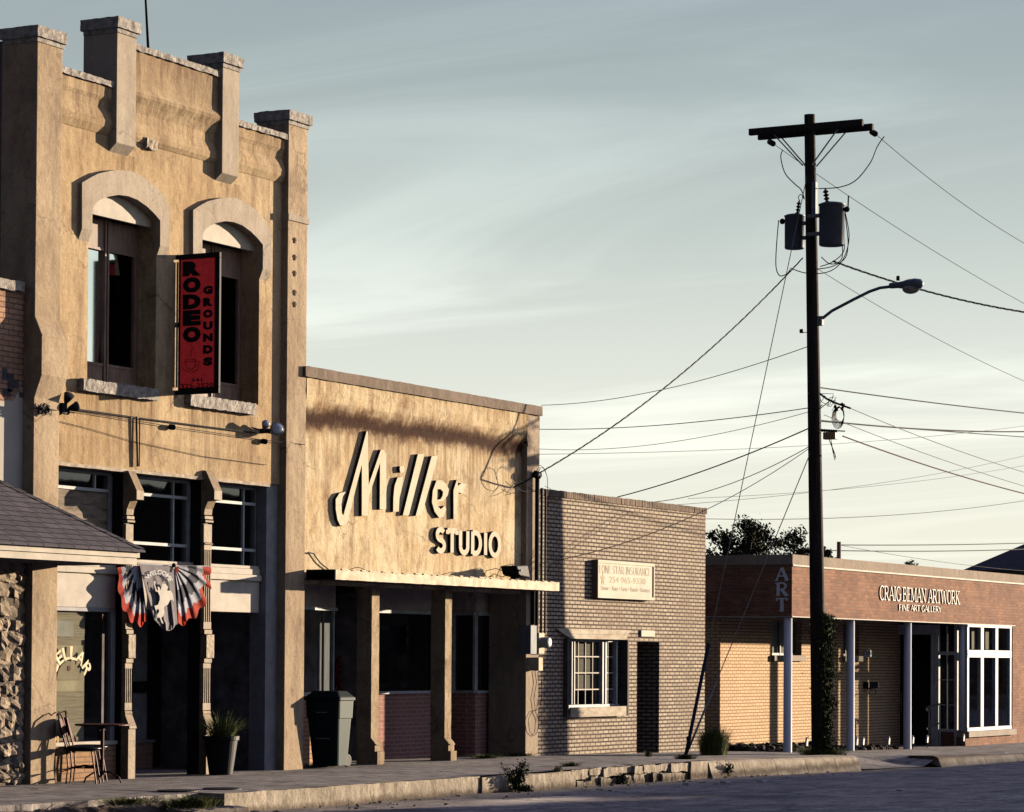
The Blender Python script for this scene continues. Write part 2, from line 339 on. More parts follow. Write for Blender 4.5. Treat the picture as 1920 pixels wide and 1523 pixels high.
def tag(o, label=None, cat=None, group=None, kind=None):
    for k, v in (('label', label), ('category', cat), ('group', group), ('kind', kind)):
        if v: o[k] = v
    return o
def thing(name, label, cat, loc, group=None):
    o = bpy.data.objects.new(name, None); COL.objects.link(o); o.location = loc; o.empty_display_size = .2
    return tag(o, label, cat, group)
def copy_tree(o, loc, label, parent=None):
    c = o.copy(); COL.objects.link(c)
    if parent is None: c.location = loc; c['label'] = label
    else: c.parent = parent
    for ch in list(o.children): copy_tree(ch, None, None, c)
    return c

def smooth(pts, k=5):
    P_ = [Vector(p) for p in pts]; out = []
    for i in range(len(P_)-1):
        p0 = P_[max(i-1,0)]; p1 = P_[i]; p2 = P_[i+1]; p3 = P_[min(i+2,len(P_)-1)]
        for j in range(k):
            t = j/k; out.append(.5*((2*p1)+(p2-p0)*t+(2*p0-5*p1+4*p2-p3)*t*t+(3*p1-p0-3*p2+p3)*t**3))
    return out+[P_[-1]]
# ------------------------------------------------------------------ lettering
def arc(cx, cy, rx, ry, a0, a1, n=10): return [(cx+rx*math.cos(R(lerp(a0,a1,i/n))), cy+ry*math.sin(R(lerp(a0,a1,i/n)))) for i in range(n+1)]
TH, TN = .16, .075
GL = {  # advance, strokes (points, weight), serif spots
 'A': (.86, [([(.04,0),(.43,1)],TN),([(.43,1),(.82,0)],TH),([(.2,.36),(.66,.36)],TN)], [(.05,0),(.8,0)]),
 'R': (.80, [([(.14,0),(.14,1)],TH),([(.14,.97)]+arc(.40,.73,.24,.24,90,-90)+[(.14,.49)],TN*1.3),([(.36,.49),(.74,0)],TH)], [(.14,0),(.74,0),(.08,1)]),
 'T': (.78, [([(.39,0),(.39,1)],TH),([(.04,.96),(.74,.96)],TN),([(.05,.98),(.05,.8)],TN),([(.73,.98),(.73,.8)],TN)], [(.39,0)]),
 'C': (.80, [(arc(.45,.5,.38,.49,45,315,16),TH*.8)], []),
 'G': (.84, [(arc(.45,.5,.38,.49,45,318,16),TH*.8),([(.74,.1),(.74,.44)],TH)], [(.74,.44)]),
 'I': (.36, [([(.18,0),(.18,1)],TH)], [(.18,0),(.18,1)]),
 'B': (.74, [([(.14,0),(.14,1)],TH),([(.14,.97)]+arc(.36,.75,.2,.22,90,-90)+[(.14,.53)],TN*1.4),([(.14,.53)]+arc(.38,.28,.25,.25,90,-90)+[(.14,.03)],TN*1.4)], [(.08,0),(.08,1)]),
 'E': (.68, [([(.14,0),(.14,1)],TH),([(.14,.96),(.6,.96)],TN),([(.14,.52),(.5,.52)],TN),([(.14,.04),(.62,.04)],TN)], [(.1,0),(.1,1)]),
 'M': (1.05,[([(.12,0),(.14,1)],TN),([(.14,1),(.5,.1)],TH),([(.5,.1),(.88,1)],TN),([(.88,1),(.9,0)],TH)], [(.12,0),(.9,0),(.1,1),(.92,1)]),
 'N': (.88, [([(.12,0),(.12,1)],TN),([(.12,1),(.74,0)],TH),([(.74,0),(.74,1)],TN)], [(.12,0),(.1,1),(.74,1)]),
 'W': (1.1, [([(.05,1),(.3,0)],TH),([(.3,0),(.55,.9)],TN),([(.55,.9),(.8,0)],TH),([(.8,0),(1.03,1)],TN)], [(.05,1),(.55,.9),(1.03,1)]),
 'O': (.88, [(arc(.44,.5,.37,.49,0,360,24),TH*.8)], []),
 'K': (.82, [([(.14,0),(.14,1)],TH),([(.16,.42),(.66,1)],TN),([(.3,.56),(.74,0)],TH)], [(.14,0),(.74,0),(.14,1),(.66,1)]),
 'F': (.64, [([(.14,0),(.14,1)],TH),([(.14,.95),(.58,.95)],TN),([(.14,.52),(.48,.52)],TN)], [(.14,0)]),
 'L': (.64, [([(.14,0),(.14,1)],TH),([(.14,.05),(.58,.05)],TN)], [(.12,1)]),
 'Y': (.76, [([(.04,1),(.38,.45)],TH),([(.38,.45),(.72,1)],TN),([(.38,.45),(.38,0)],TH)], [(.38,0)]),
 'S': (.70, [(arc(.35,.745,.25,.225,30,250,10)+arc(.35,.27,.27,.235,80,-150,12)[0:],TH*.85)], []),
 'D': (.84, [([(.14,0),(.14,1)],TH),([(.14,.96),(.35,.96)]+arc(.36,.5,.36,.46,90,-90,14)+[(.14,.04)],TN*1.6)], []),
 'U': (.80, [([(.13,1),(.13,.3)]+arc(.4,.3,.27,.27,180,360,12)+[(.67,1)],TH*.9)], []),
 ' ': (.34, [], []),
}
def ribbon(pts, w):
    out = []; P_ = [Vector(p) for p in pts]; n = len(P_); closed = (P_[0]-P_[-1]).length < 1e-4
    for i in range(n):
        a = P_[i-1] if i > 0 else (P_[-2] if closed else P_[0]); b = P_[i+1] if i < n-1 else (P_[1] if closed else P_[-1])
        t = (b-a).normalized(); nn = Vector((-t.y, t.x))
        out.append((P_[i]+nn*w/2, P_[i]-nn*w/2))
    return out
def stroke_text(mb, text, fn, serif=True, wt=1., gap=.05, even=False):
    """fn(u, v, d) -> world point; u,v run 0..1 over the whole line; d = metres off the surface"""
    tot = sum(GL[c][0] for c in text) + gap*(len(text)-1); x = 0.; e = 0
    for c in text:
        adv, st, sf = GL[c]
        for pts, w_ in st:
            w__ = (TH if even else w_)*wt; e += 1; dd = (e % 7)*.0009
            rb = ribbon(pts, w__)
            for (a, b), (c2, d2) in zip(rb, rb[1:]):
                q = [a, b, d2, c2]
                P1 = [fn((x+p.x)/tot, p.y, 1., dd) for p in q]; P0 = [fn((x+p.x)/tot, p.y, 0., dd) for p in q]
                mb.face(P1)
                for i in range(4): mb.face([P1[i], P1[(i+1) % 4], P0[(i+1) % 4], P0[i]])
        if serif:
            for sx, sy in sf:
                s0 = .03 if sy < .5 else -.03; e += 1; dd = (e % 7)*.0009
                q = [(sx-.15, sy+s0-.028), (sx+.15, sy+s0-.028), (sx+.15, sy+s0+.028), (sx-.15, sy+s0+.028)]
                mb.face([fn((x+p[0])/tot, p[1], 1., dd) for p in q])
        x += adv + gap
def font_text(text, fn, name, m, parent, off=0., res=3):
    """the default font, laid by fn(u, v) -> world point with u, v in 0..1 over the text's own box"""
    cu = bpy.data.curves.new('t', 'FONT'); cu.body = text; cu.offset = off; cu.resolution_u = res; cu.size = 1; cu.fill_mode = 'FRONT'
    to = bpy.data.objects.new('t', cu); COL.objects.link(to)
    dg = bpy.context.evaluated_depsgraph_get(); me = bpy.data.meshes.new_from_object(to.evaluated_get(dg))
    vs = [tuple(v.co) for v in me.vertices]; fs = [tuple(p.vertices) for p in me.polygons]
    bpy.data.objects.remove(to); bpy.data.curves.remove(cu); bpy.data.meshes.remove(me)
    x0 = min(v[0] for v in vs); x1 = max(v[0] for v in vs); y0 = min(v[1] for v in vs); y1 = max(v[1] for v in vs)
    mb = MB()
    mb.v = [tuple(fn((v[0]-x0)/(x1-x0), (v[1]-y0)/(y1-y0))) for v in vs]; mb.f = fs; mb.mi = [0]*len(fs)
    return mb.build(name, m, parent)
zTOP_ = W(300,110,0).z
# ------------------------------------------------------------------ shared materials
M_tan = stucco('tan_stucco', (.56,.38,.20), (.74,.56,.335), (.22,.125,.07), .72, .45, band=[(zTOP_, 1.3, .42, (.17,.105,.075))], drips=[(W(157,735,0).x,W(297,745,0).x,W(225,745,0).z,.9,.9),(W(357,765,0).x,W(480,780,0).x,W(420,775,0).z,.9,.9),(W(218,290,0).x,W(256,290,0).x,W(237,292,0).z,1.0,.8),(W(415,345,0).x,W(449,345,0).x,W(432,345,0).z,1.0,.8),(W(110,130,0).x,W(535,250,0).x,W(165,150,0).z,1.1,.7),(W(250,90,0).x,W(420,130,0).x,W(336,115,0).z,.9,.8),(W(110,870,0).x,W(500,905,0).x,W(300,835,0).z,.55,.4)])
M_pier = stucco('pier_stucco', (.48,.35,.22), (.62,.47,.31), (.20,.135,.095), .65, .7)
M_hood = stucco('pale_stucco', (.49,.40,.30), (.60,.50,.385), (.30,.235,.18), .55, .8, bump=.35)
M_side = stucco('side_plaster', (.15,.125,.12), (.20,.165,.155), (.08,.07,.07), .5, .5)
M_stone = mat('rock_faced_stone', (.47,.42,.36), .9, var=.2, vscale=14, bump=.8, bscale=40, col2=(.20,.17,.15))
M_wood = mat('brown_wood', (.36,.24,.18), .6, var=.2, vscale=5, stretch=(3,3,.5), bump=.1)
M_ply = mat('weathered_plywood', (.30,.235,.17), .85, var=.25, vscale=1.6, stretch=(2.2,2.2,14), bump=.15, col2=(.13,.095,.07))
M_cream = mat('cream_paint', (.60,.52,.42), .7, var=.10, vscale=4, bump=.15)
M_white = mat('white_paint', (.60,.60,.57), .6, var=.12, vscale=6)
M_grey = mat('grey_paint', (.34,.33,.33), .6, var=.12, vscale=6)
M_iron = mat('cast_iron_paint', (.36,.25,.14), .6, var=.15, vscale=9, bump=.25, bscale=30, col2=(.20,.14,.09))
M_black = mat('black_metal', (.018,.018,.02), .65, spec=.2, var=.2)
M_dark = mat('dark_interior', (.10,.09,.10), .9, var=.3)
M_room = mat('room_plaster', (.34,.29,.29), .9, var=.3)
M_redbr = brick('red_brick', (.50,.25,.17), (.38,.19,.13), (.42,.34,.27), contrast=.3)
M_orbr = brick('orange_brick', (.50,.29,.16), (.42,.235,.125), (.30,.20,.13), contrast=.2)
M_glass = glass(); M_glassu = glass('old_glass', tint=(.3,.3,.3), f0=.01)
M_conc = mat('concrete', (.34,.285,.235), .92, var=.16, vscale=2.2, bump=.5, bscale=45, col2=(.19,.15,.125))
M_mirror = mat('added_mirror', (.88,.95,.93), .06, metal=1., var=.01)
M_wire = mat('black_cable', (.02,.02,.022), .6)
M_galv = mat('galvanised_metal', (.26,.27,.28), .7, metal=.2, var=.15)

# ------------------------------------------------------------------ ground, road, pavement
def sheet(name, xs, ys, zf, m, kind='structure'):
    mb = MB(); nx, ny = len(xs), len(ys)
    mb.v = [(x, y, zf(x, y)) for x in xs for y in ys]
    for i in range(nx-1):
        for j in range(ny-1):
            mb.f.append((i*ny+j, (i+1)*ny+j, (i+1)*ny+j+1, i*ny+j+1)); mb.mi.append(0)
    return tag(mb.build(name, m), kind=kind)
def fr(a, b, st): n = max(1, int(round((b-a)/st))); return [lerp(a, b, i/n) for i in range(n+1)]
gm = mat('bare_earth', (.16,.12,.085), .95, var=.2, vscale=.5, bump=.4)
tag(MB().face([(-900,-900,-.95),(1200,-900,-.95),(1200,1500,-.95),(-900,1500,-.95)]).build('ground', gm), kind='structure')

def asphalt():
    m = bpy.data.materials.new('asphalt'); m.use_nodes = True; n = m.node_tree; b = n.nodes['Principled BSDF']; ln = n.links.new
    b.inputs['Roughness'].default_value = .8; b.inputs['Specular IOR Level'].default_value = .35
    g = n.nodes.new('ShaderNodeNewGeometry')
    def nz(s, st=(1,1,1), d=5, ro=.6):
        q = n.nodes.new('ShaderNodeMapping'); q.inputs['Scale'].default_value = st; ln(g.outputs['Position'], q.inputs[0])
        t = n.nodes.new('ShaderNodeTexNoise'); t.inputs['Scale'].default_value = s; t.inputs['Detail'].default_value = d; t.inputs['Roughness'].default_value = ro; ln(q.outputs[0], t.inputs[0]); return t
    a = nz(.35, (.5, 1.6, 1)); a2 = nz(16, (1,1,1), 9, .8); a3 = nz(2.6, (.45,1,1), 10, .78)
    r1 = n.nodes.new('ShaderNodeValToRGB'); r1.color_ramp.elements[0].position = .35; r1.color_ramp.elements[1].position = .7
    r1.color_ramp.elements[0].color = (.13,.112,.108,1); r1.color_ramp.elements[1].color = (.60,.51,.455,1); ln(a3.outputs[0], r1.inputs[0])
    mr = n.nodes.new('ShaderNodeMapRange'); mr.inputs['From Min'].default_value = .5; mr.inputs['From Max'].default_value = .68; mr.inputs['To Max'].default_value = .4; ln(a.outputs[0], mr.inputs[0])
    mx = n.nodes.new('ShaderNodeMixRGB'); ln(mr.outputs[0], mx.inputs[0]); ln(r1.outputs[0], mx.inputs[1]); mx.inputs[2].default_value = (.16,.135,.115,1)
    r2 = n.nodes.new('ShaderNodeValToRGB'); r2.color_ramp.elements[0].position = .3; r2.color_ramp.elements[1].position = .7; r2.color_ramp.elements[0].color = (.35,.35,.35,1); r2.color_ramp.elements[1].color = (1.45,1.45,1.45,1); ln(a2.outputs[0], r2.inputs[0])
    m2 = n.nodes.new('ShaderNodeMixRGB'); m2.blend_type = 'MULTIPLY'; m2.inputs[0].default_value = 1; ln(mx.outputs[0], m2.inputs[1]); ln(r2.outputs[0], m2.inputs[2])
    # pale crushed grit drifted along the gutter, and one patch of sunlight painted into the colour
    sp = n.nodes.new('ShaderNodeSeparateXYZ'); ln(g.outputs['Position'], sp.inputs[0])
    wv = n.nodes.new('ShaderNodeMath'); wv.operation = 'MULTIPLY_ADD'; ln(a3.outputs[0], wv.inputs[0]); wv.inputs[1].default_value = .9; ln(sp.outputs[1], wv.inputs[2])
    gt = n.nodes.new('ShaderNodeMapRange'); gt.inputs['From Min'].default_value = -4.0; gt.inputs['From Max'].default_value = -3.1; gt.inputs['To Max'].default_value = .9; ln(wv.outputs[0], gt.inputs[0])
    m3 = n.nodes.new('ShaderNodeMixRGB'); ln(gt.outputs[0], m3.inputs[0]); ln(m2.outputs[0], m3.inputs[1]); m3.inputs[2].default_value = (.30,.245,.20,1)
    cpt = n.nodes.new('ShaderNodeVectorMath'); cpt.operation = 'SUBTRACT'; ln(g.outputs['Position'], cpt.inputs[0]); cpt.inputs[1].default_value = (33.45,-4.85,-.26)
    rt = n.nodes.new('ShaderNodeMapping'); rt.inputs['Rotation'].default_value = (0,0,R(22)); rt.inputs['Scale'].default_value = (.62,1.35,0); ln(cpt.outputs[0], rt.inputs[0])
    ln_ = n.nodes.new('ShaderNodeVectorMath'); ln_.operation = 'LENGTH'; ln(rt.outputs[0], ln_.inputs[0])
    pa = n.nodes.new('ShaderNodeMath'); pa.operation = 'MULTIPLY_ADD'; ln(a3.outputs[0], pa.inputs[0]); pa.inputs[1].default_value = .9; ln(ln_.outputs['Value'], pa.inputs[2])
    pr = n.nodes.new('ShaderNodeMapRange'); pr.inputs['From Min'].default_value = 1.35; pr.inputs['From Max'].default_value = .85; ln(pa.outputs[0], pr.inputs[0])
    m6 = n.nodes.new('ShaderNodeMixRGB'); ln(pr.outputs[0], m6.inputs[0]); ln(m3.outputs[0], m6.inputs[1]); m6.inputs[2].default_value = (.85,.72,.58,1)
    ln(m6.outputs[0], b.inputs['Base Color'])
    # cracks, a few sealed with tar
    vo = n.nodes.new('ShaderNodeTexVoronoi'); vo.feature = 'DISTANCE_TO_EDGE'; vo.inputs['Scale'].default_value = .42
    wq = n.nodes.new('ShaderNodeVectorMath'); wq.operation = 'MULTIPLY_ADD'; ln(a3.outputs['Color'], wq.inputs[0]); wq.inputs[1].default_value = (1.6,1.6,0); ln(g.outputs['Position'], wq.inputs[2]); ln(wq.outputs[0], vo.inputs['Vector'])
    ck = n.nodes.new('ShaderNodeMapRange'); ck.inputs['From Min'].default_value = .012; ck.inputs['From Max'].default_value = .045; ck.inputs['To Min'].default_value = .5; ck.inputs['To Max'].default_value = 0; ln(vo.outputs['Distance'], ck.inputs[0])
    m7 = n.nodes.new('ShaderNodeMixRGB'); ln(ck.outputs[0], m7.inputs[0]); ln(m6.outputs[0], m7.inputs[1]); m7.inputs[2].default_value = (.03,.028,.03,1); ln(m7.outputs[0], b.inputs['Base Color'])
    bt = n.nodes.new('ShaderNodeMath'); bt.operation = 'MULTIPLY_ADD'; ln(a3.outputs[0], bt.inputs[0]); bt.inputs[1].default_value = 2.; ln(a2.outputs[0], bt.inputs[2])
    bp = n.nodes.new('ShaderNodeBump'); bp.inputs['Strength'].default_value = 1.; bp.inputs['Distance'].default_value = .02; ln(bt.outputs[0], bp.inputs['Height']); ln(bp.outputs[0], b.inputs['Normal'])
    return m
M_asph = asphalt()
EDGE = -3.35
xs = fr(-60,15,5)+fr(15,75,.3)[1:]+fr(75,260,6)[1:]
def roadz(x, y):
    z = zr(x) + .022*noise.noise(Vector((x*.5, y*1.1, 0))) + .010*noise.noise(Vector((x*2.1, y*2.6, 4)))
    return z + .05*max(0, 1-abs(y+12)/9)
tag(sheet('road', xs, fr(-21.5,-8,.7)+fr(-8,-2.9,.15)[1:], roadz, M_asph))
tag(MB().box(-60,200,-60,-21.5,-.6,-.1).build('far_pavement', M_conc), kind='structure')

def sidewalk_mat():
    m = bpy.data.materials.new('pavement_concrete'); m.use_nodes = True; n = m.node_tree; b = n.nodes['Principled BSDF']; ln = n.links.new
    b.inputs['Roughness'].default_value = .85; b.inputs['Specular IOR Level'].default_value = .3
    g = n.nodes.new('ShaderNodeNewGeometry')
    def nz(s, st=(1,1,1), d=6, ro=.65):
        q = n.nodes.new('ShaderNodeMapping'); q.inputs['Scale'].default_value = st; ln(g.outputs['Position'], q.inputs[0])
        t = n.nodes.new('ShaderNodeTexNoise'); t.inputs['Scale'].default_value = s; t.inputs['Detail'].default_value = d; t.inputs['Roughness'].default_value = ro; ln(q.outputs[0], t.inputs[0]); return t.outputs[0]
    a = nz(.8); a2 = nz(30); a3 = nz(3.5)
    r1 = n.nodes.new('ShaderNodeValToRGB'); r1.color_ramp.elements[0].position = .36; r1.color_ramp.elements[1].position = .66
    r1.color_ramp.elements[0].color = (.20,.17,.155,1); r1.color_ramp.elements[1].color = (.47,.41,.36,1); ln(a3, r1.inputs[0])
    r2 = n.nodes.new('ShaderNodeValToRGB'); r2.color_ramp.elements[0].position = .35; r2.color_ramp.elements[1].position = .62; r2.color_ramp.elements[0].color = (.62,.6,.6,1); r2.color_ramp.elements[1].color = (1.1,1.1,1.1,1); ln(a, r2.inputs[0])
    m2 = n.nodes.new('ShaderNodeMixRGB'); m2.blend_type = 'MULTIPLY'; m2.inputs[0].default_value = 1; ln(r1.outputs[0], m2.inputs[1]); ln(r2.outputs[0], m2.inputs[2])
    bk = n.nodes.new('ShaderNodeTexBrick'); bk.offset = 0; bk.inputs['Scale'].default_value = 1; bk.inputs['Brick Width'].default_value = 1.5; bk.inputs['Row Height'].default_value = 1.65; bk.inputs['Mortar Size'].default_value = .012
    bk.inputs['Mortar Smooth'].default_value = .2
    ln(g.outputs['Position'], bk.inputs['Vector'])
    m4 = n.nodes.new('ShaderNodeMixRGB'); ln(bk.outputs['Fac'], m4.inputs[0]); ln(m2.outputs[0], m4.inputs[1]); m4.inputs[2].default_value = (.06,.05,.045,1)
    # hairline cracks
    vo = n.nodes.new('ShaderNodeTexVoronoi'); vo.feature = 'DISTANCE_TO_EDGE'; vo.inputs['Scale'].default_value = .55
    dv = n.nodes.new('ShaderNodeVectorMath'); dv.operation = 'ADD'; tq = n.nodes.new('ShaderNodeTexNoise'); tq.inputs['Scale'].default_value = 1.5; tq.inputs['Detail'].default_value = 5; ln(g.outputs['Position'], tq.inputs[0])
    ln(g.outputs['Position'], dv.inputs[0]); ln(tq.outputs['Color'], dv.inputs[1]); ln(dv.outputs[0], vo.inputs['Vector'])
    ck = n.nodes.new('ShaderNodeMapRange'); ck.inputs['From Min'].default_value = .004; ck.inputs['From Max'].default_value = .014; ck.inputs['To Min'].default_value = .8; ck.inputs['To Max'].default_value = 0; ln(vo.outputs['Distance'], ck.inputs[0])
    m5 = n.nodes.new('ShaderNodeMixRGB'); ln(ck.outputs[0], m5.inputs[0]); ln(m4.outputs[0], m5.inputs[1]); m5.inputs[2].default_value = (.05,.045,.04,1)
    ln(m5.outputs[0], b.inputs['Base Color'])
    ht = n.nodes.new('ShaderNodeMath'); ht.operation = 'MULTIPLY_ADD'; ln(a3, ht.inputs[0]); ht.inputs[1].default_value = 1.5; ln(a2, ht.inputs[2])
    hb = n.nodes.new('ShaderNodeMath'); hb.operation = 'SUBTRACT'; ln(ht.outputs[0], hb.inputs[0]); ln(bk.outputs['Fac'], hb.inputs[1])
    bp = n.nodes.new('ShaderNodeBump'); bp.inputs['Strength'].default_value = .6; bp.inputs['Distance'].default_value = .012; ln(hb.outputs[0], bp.inputs['Height']); ln(bp.outputs[0], b.inputs['Normal'])
    return m
M_walk = sidewalk_mat()
X_STEP = 28.35          # where the pavement edge steps out towards the road
RAMP0, RAMP1 = Xp(1612,1445,EDGE), Xp(1765,1440,EDGE)
def walkz(x, y):
    z = zs(x) + .008*noise.noise(Vector((x*.7, y*.9, 2)))
    if RAMP0-.3 < x < RAMP1+.1:
        k = min(1, (x-RAMP0+.3)/.5)*min(1, (RAMP1+.1-x)/.9); t = min(1, max(0, (-1.5-y)/1.75))
        z -= k*t*(zs(x)-zr(x)-.02)
    return z
sheet('pavement', fr(X_STEP,80,.22), fr(-3.3,-1,.14)+fr(-1,4.2,.5)[1:], walkz, M_walk)
def edge_left(x): return -3.0 + .07*noise.noise(Vector((x*1.4,0,0))) + .03*noise.noise(Vector((x*5,0,0)))
mb = MB()
gx = fr(10, X_STEP, .12); gy = fr(0, 1, .06)
mb.v = [(x, lerp(edge_left(x), 3.5, t), zs(x)+.008*noise.noise(Vector((x*.7,t*5,2)))) for x in gx for t in gy]; k = len(gy)
for i in range(len(gx)-1):
    for j in range(k-1): mb.f.append((i*k+j,(i+1)*k+j,(i+1)*k+j+1,i*k+j+1)); mb.mi.append(0)
b = len(mb.v)                                             # broken slab edge
for x in gx: mb.v += [(x, edge_left(x), zs(x)), (x, edge_left(x)+.02*noise.noise(Vector((x*9,1,0))), zs(x)-.09)]
for i in range(len(gx)-1): mb.f.append((b+2*i, b+2*i+2, b+2*i+3, b+2*i+1)); mb.mi.append(0)
tag(mb.build('pavement_slab', M_walk), kind='structure')
# earth bank and rubble under the broken edge on the left
M_dirt = mat('dirt', (.13,.095,.07), .97, var=.25, vscale=5, bump=1., bscale=25, col2=(.05,.04,.03))
sheet('dirt_bank', fr(10, X_STEP+.05, .09), fr(-3.75,-2.85,.06), lambda x, y: lerp(zr(x)+.0, zs(x)-.07, min(1, max(0, (y+3.55)/.5))) + .035*noise.noise(Vector((x*5,y*6,0))) + .02*noise.noise(Vector((x*14,y*14,5))), M_dirt)

# kerbs
M_kerb = stucco('kerb_concrete', (.46,.385,.29), (.60,.51,.39), (.17,.12,.08), .8, 1.3, band=[(-.245,.10,.85,(.12,.085,.06))], bump=.9)
XK1, XK2, XK3 = Xp(900,1455,EDGE), Xp(1325,1432,EDGE), Xp(1612,1437,EDGE)
mb = MB(); mb.rough(X_STEP, XK1-.01, EDGE, -2.9, -.45, -.004, .07, .010, 3, 4); tag(mb.build('kerb', M_kerb, smooth=False), kind='structure')
mb = MB(); x = XK1; i = 0; rk = random.Random(5); XKm = Xp(1060,1448,EDGE)
while x < XK2:
    big_ = x < XKm-.3
    wd = rk.uniform(.8,1.1) if big_ else rk.uniform(.28,.70); wd = min(wd, XK2-x+.01); h0_, h1_ = zr(x)-.2, zs(x)-.003
    if big_ or rk.random() < .15:
        mb.rough(x+.012, x+wd-.012, EDGE-rk.uniform(0,.04), -2.9, h0_, h1_-rk.uniform(.0,.02), .055, .013, 10+i, 3.5)
    else:
        zm = lerp(zr(x), zs(x), rk.uniform(.35,.65)); g_ = rk.uniform(.004,.014); k_ = rk.uniform(.3,.7)
        mb.rough(x+g_, x+wd*k_-g_, EDGE-rk.uniform(-.03,.08), -2.9, h0_, zm-g_, .05, .024, 30+i, 5)
        mb.rough(x+wd*k_+g_, x+wd-g_, EDGE-rk.uniform(-.03,.06), -2.9, h0_, zm-g_-.02, .05, .024, 70+i, 5)
        mb.rough(x+g_, x+wd-g_, EDGE-rk.uniform(-.05,.03), -2.9, zm+g_, h1_-rk.uniform(0,.02), .05, .02, 50+i, 4)
    x += wd; i += 1
tag(mb.build('kerb_stones', M_kerb), kind='structure')
def rolled(name, xa, xb, hf, joint=1.35):
    mb = MB(); prof = [(.62,0),(.10,0),(.03,-.012),(-.02,-.04),(-.10,-1.0)]; x = xa
    while x < xb-.01:
        x2 = min(x+joint, xb); st = fr(x+.008, x2-.008, .3); b = len(mb.v)
        for q in st:
            h = (zs(q)-zr(q))*hf(q); 
            for dy, dz in prof:
                z = zr(q) + h + .003 + (dz if dz > -.5 else -h*.98-.02)
                mb.v.append((q, EDGE+dy-.0, z + .004*noise.noise(Vector((q*4,dy*9,1)))))
        k = len(prof)
        for i in range(len(st)-1):
            for j in range(k-1): mb.f.append((b+i*k+j, b+(i+1)*k+j, b+(i+1)*k+j+1, b+i*k+j+1)); mb.mi.append(0)
        mb.f.append(tuple(b+j for j in range(k))); mb.mi.append(0); mb.f.append(tuple(b+(len(st)-1)*k+j for j in range(k))); mb.mi.append(0)
        x = x2
    return tag(mb.build(name, M_kerb, smooth=False), kind='structure')
rolled('rolled_kerb', XK2+.02, RAMP0-.15, lambda q: 1.)
rolled('rolled_kerb', RAMP1-.25, 80, lambda q: 1.)
# loose lumps at the left and grit in the gutter
mb = MB(); rk = random.Random(9)
for i in range(16):
    x = rk.uniform(25.6, 28.9); y = rk.uniform(-4.1,-3.45); s_ = rk.choice([.03,.04,.05,.07,.11])
    mb.ball((x, y, zr(x)+s_*.25), (s_*1.4, s_, s_*.6), 8, 6, .9, i)
for i in range(150):
    x = rk.uniform(30, 48); y = EDGE-rk.random()**2*1.2-.05; s_ = rk.uniform(.008,.028)
    mb.ball((x, y, zr(x)+s_*.4), (s_*1.3, s_, s_*.7), 6, 4, .7, i)
tag(mb.build('rubble', M_kerb), kind='stuff')
mb = MB(); mb.rough(27.0,28.1,-3.85,-3.5,-.30,-.13,.06,.02,3,5); tag(mb.build('broken_slab', M_conc), 'broken pale concrete slab lying below the pavement edge at lower left', 'slab')

# ------------------------------------------------------------------ left neighbour with the shingled porch roof
XB = Xp(62, 900, -.1)                    # left corner of the two-storey front
root = thing('brick_shop', 'brick and white-painted shop at the left edge with stone veneer and a shingled awning roof', 'building', (24, 2, 0))
def old_wall():
    """old red brick above, white painted plaster below with a ragged edge"""
    m = brick('old_brick', (.52,.30,.19), (.40,.22,.14), (.20,.14,.11), contrast=.35); m = m.copy(); m.name = 'patched_wall'
    n = m.node_tree; ln = n.links.new; b = n.nodes['Principled BSDF']; src = b.inputs['Base Color'].links[0].from_socket
    g = n.nodes.new('ShaderNodeNewGeometry'); sp = n.nodes.new('ShaderNodeSeparateXYZ'); ln(g.outputs['Position'], sp.inputs[0])
    ns = n.nodes.new('ShaderNodeTexNoise'); ns.inputs['Scale'].default_value = 2.6; ns.inputs['Detail'].default_value = 3; ln(g.outputs['Position'], ns.inputs[0])
    ad = n.nodes.new('ShaderNodeMath'); ad.operation = 'MULTIPLY_ADD'; ln(ns.outputs['Fac'], ad.inputs[0]); ad.inputs[1].default_value = .8; ln(sp.outputs[2], ad.inputs[2])
    zc = Zp(20, 735, .05)+.4
    mr = n.nodes.new('ShaderNodeMapRange'); mr.inputs['From Min'].default_value = zc-.01; mr.inputs['From Max'].default_value = zc+.01; ln(ad.outputs[0], mr.inputs[0])
    n2 = n.nodes.new('ShaderNodeTexNoise'); n2.inputs['Scale'].default_value = 3; n2.inputs['Detail'].default_value = 6; ln(g.outputs['Position'], n2.inputs[0])
    c = n.nodes.new('ShaderNodeMixRGB'); ln(n2.outputs['Fac'], c.inputs[0]); c.inputs[1].default_value = (.62,.56,.47,1); c.inputs[2].default_value = (.42,.385,.34,1)
    mx = n.nodes.new('ShaderNodeMixRGB'); ln(mr.outputs[0], mx.inputs[0]); ln(c.outputs[0], mx.inputs[1]); ln(src, mx.inputs[2]); ln(mx.outputs[0], b.inputs['Base Color'])
    bp = b.inputs['Normal'].links[0].from_node; sc = n.nodes.new('ShaderNodeMath'); sc.operation = 'MULTIPLY_ADD'; ln(mr.outputs[0], sc.inputs[0]); sc.inputs[1].default_value = .6; sc.inputs[2].default_value = .12; ln(sc.outputs[0], bp.inputs['Strength'])
    return m
YB0 = .06
zt0 = Zp(20, 545, YB0)
MB().box(12, XB-.005, YB0, 9, -.3, zt0).build('wall', old_wall(), root)
MB().rough(12, Xp(46,540,YB0-.04), YB0-.05, .5, zt0+.003, Zp(20,526,YB0), .07, .012, 2, 7).build('coping', M_stone, root)
mb = MB(); rk = random.Random(3)
for px, py, wpx, hpx in ((4,690,8,22),(14,700,10,34),(26,712,8,16),(6,728,12,14),(36,735,8,10)):
    x0 = Xp(px,py,YB0); z0 = Zp(px,py,YB0); mb.box(x0, x0+wpx/80, YB0-.004, YB0+.02, z0-hpx/150, z0)
mb.build('missing_brick', M_dark, root)
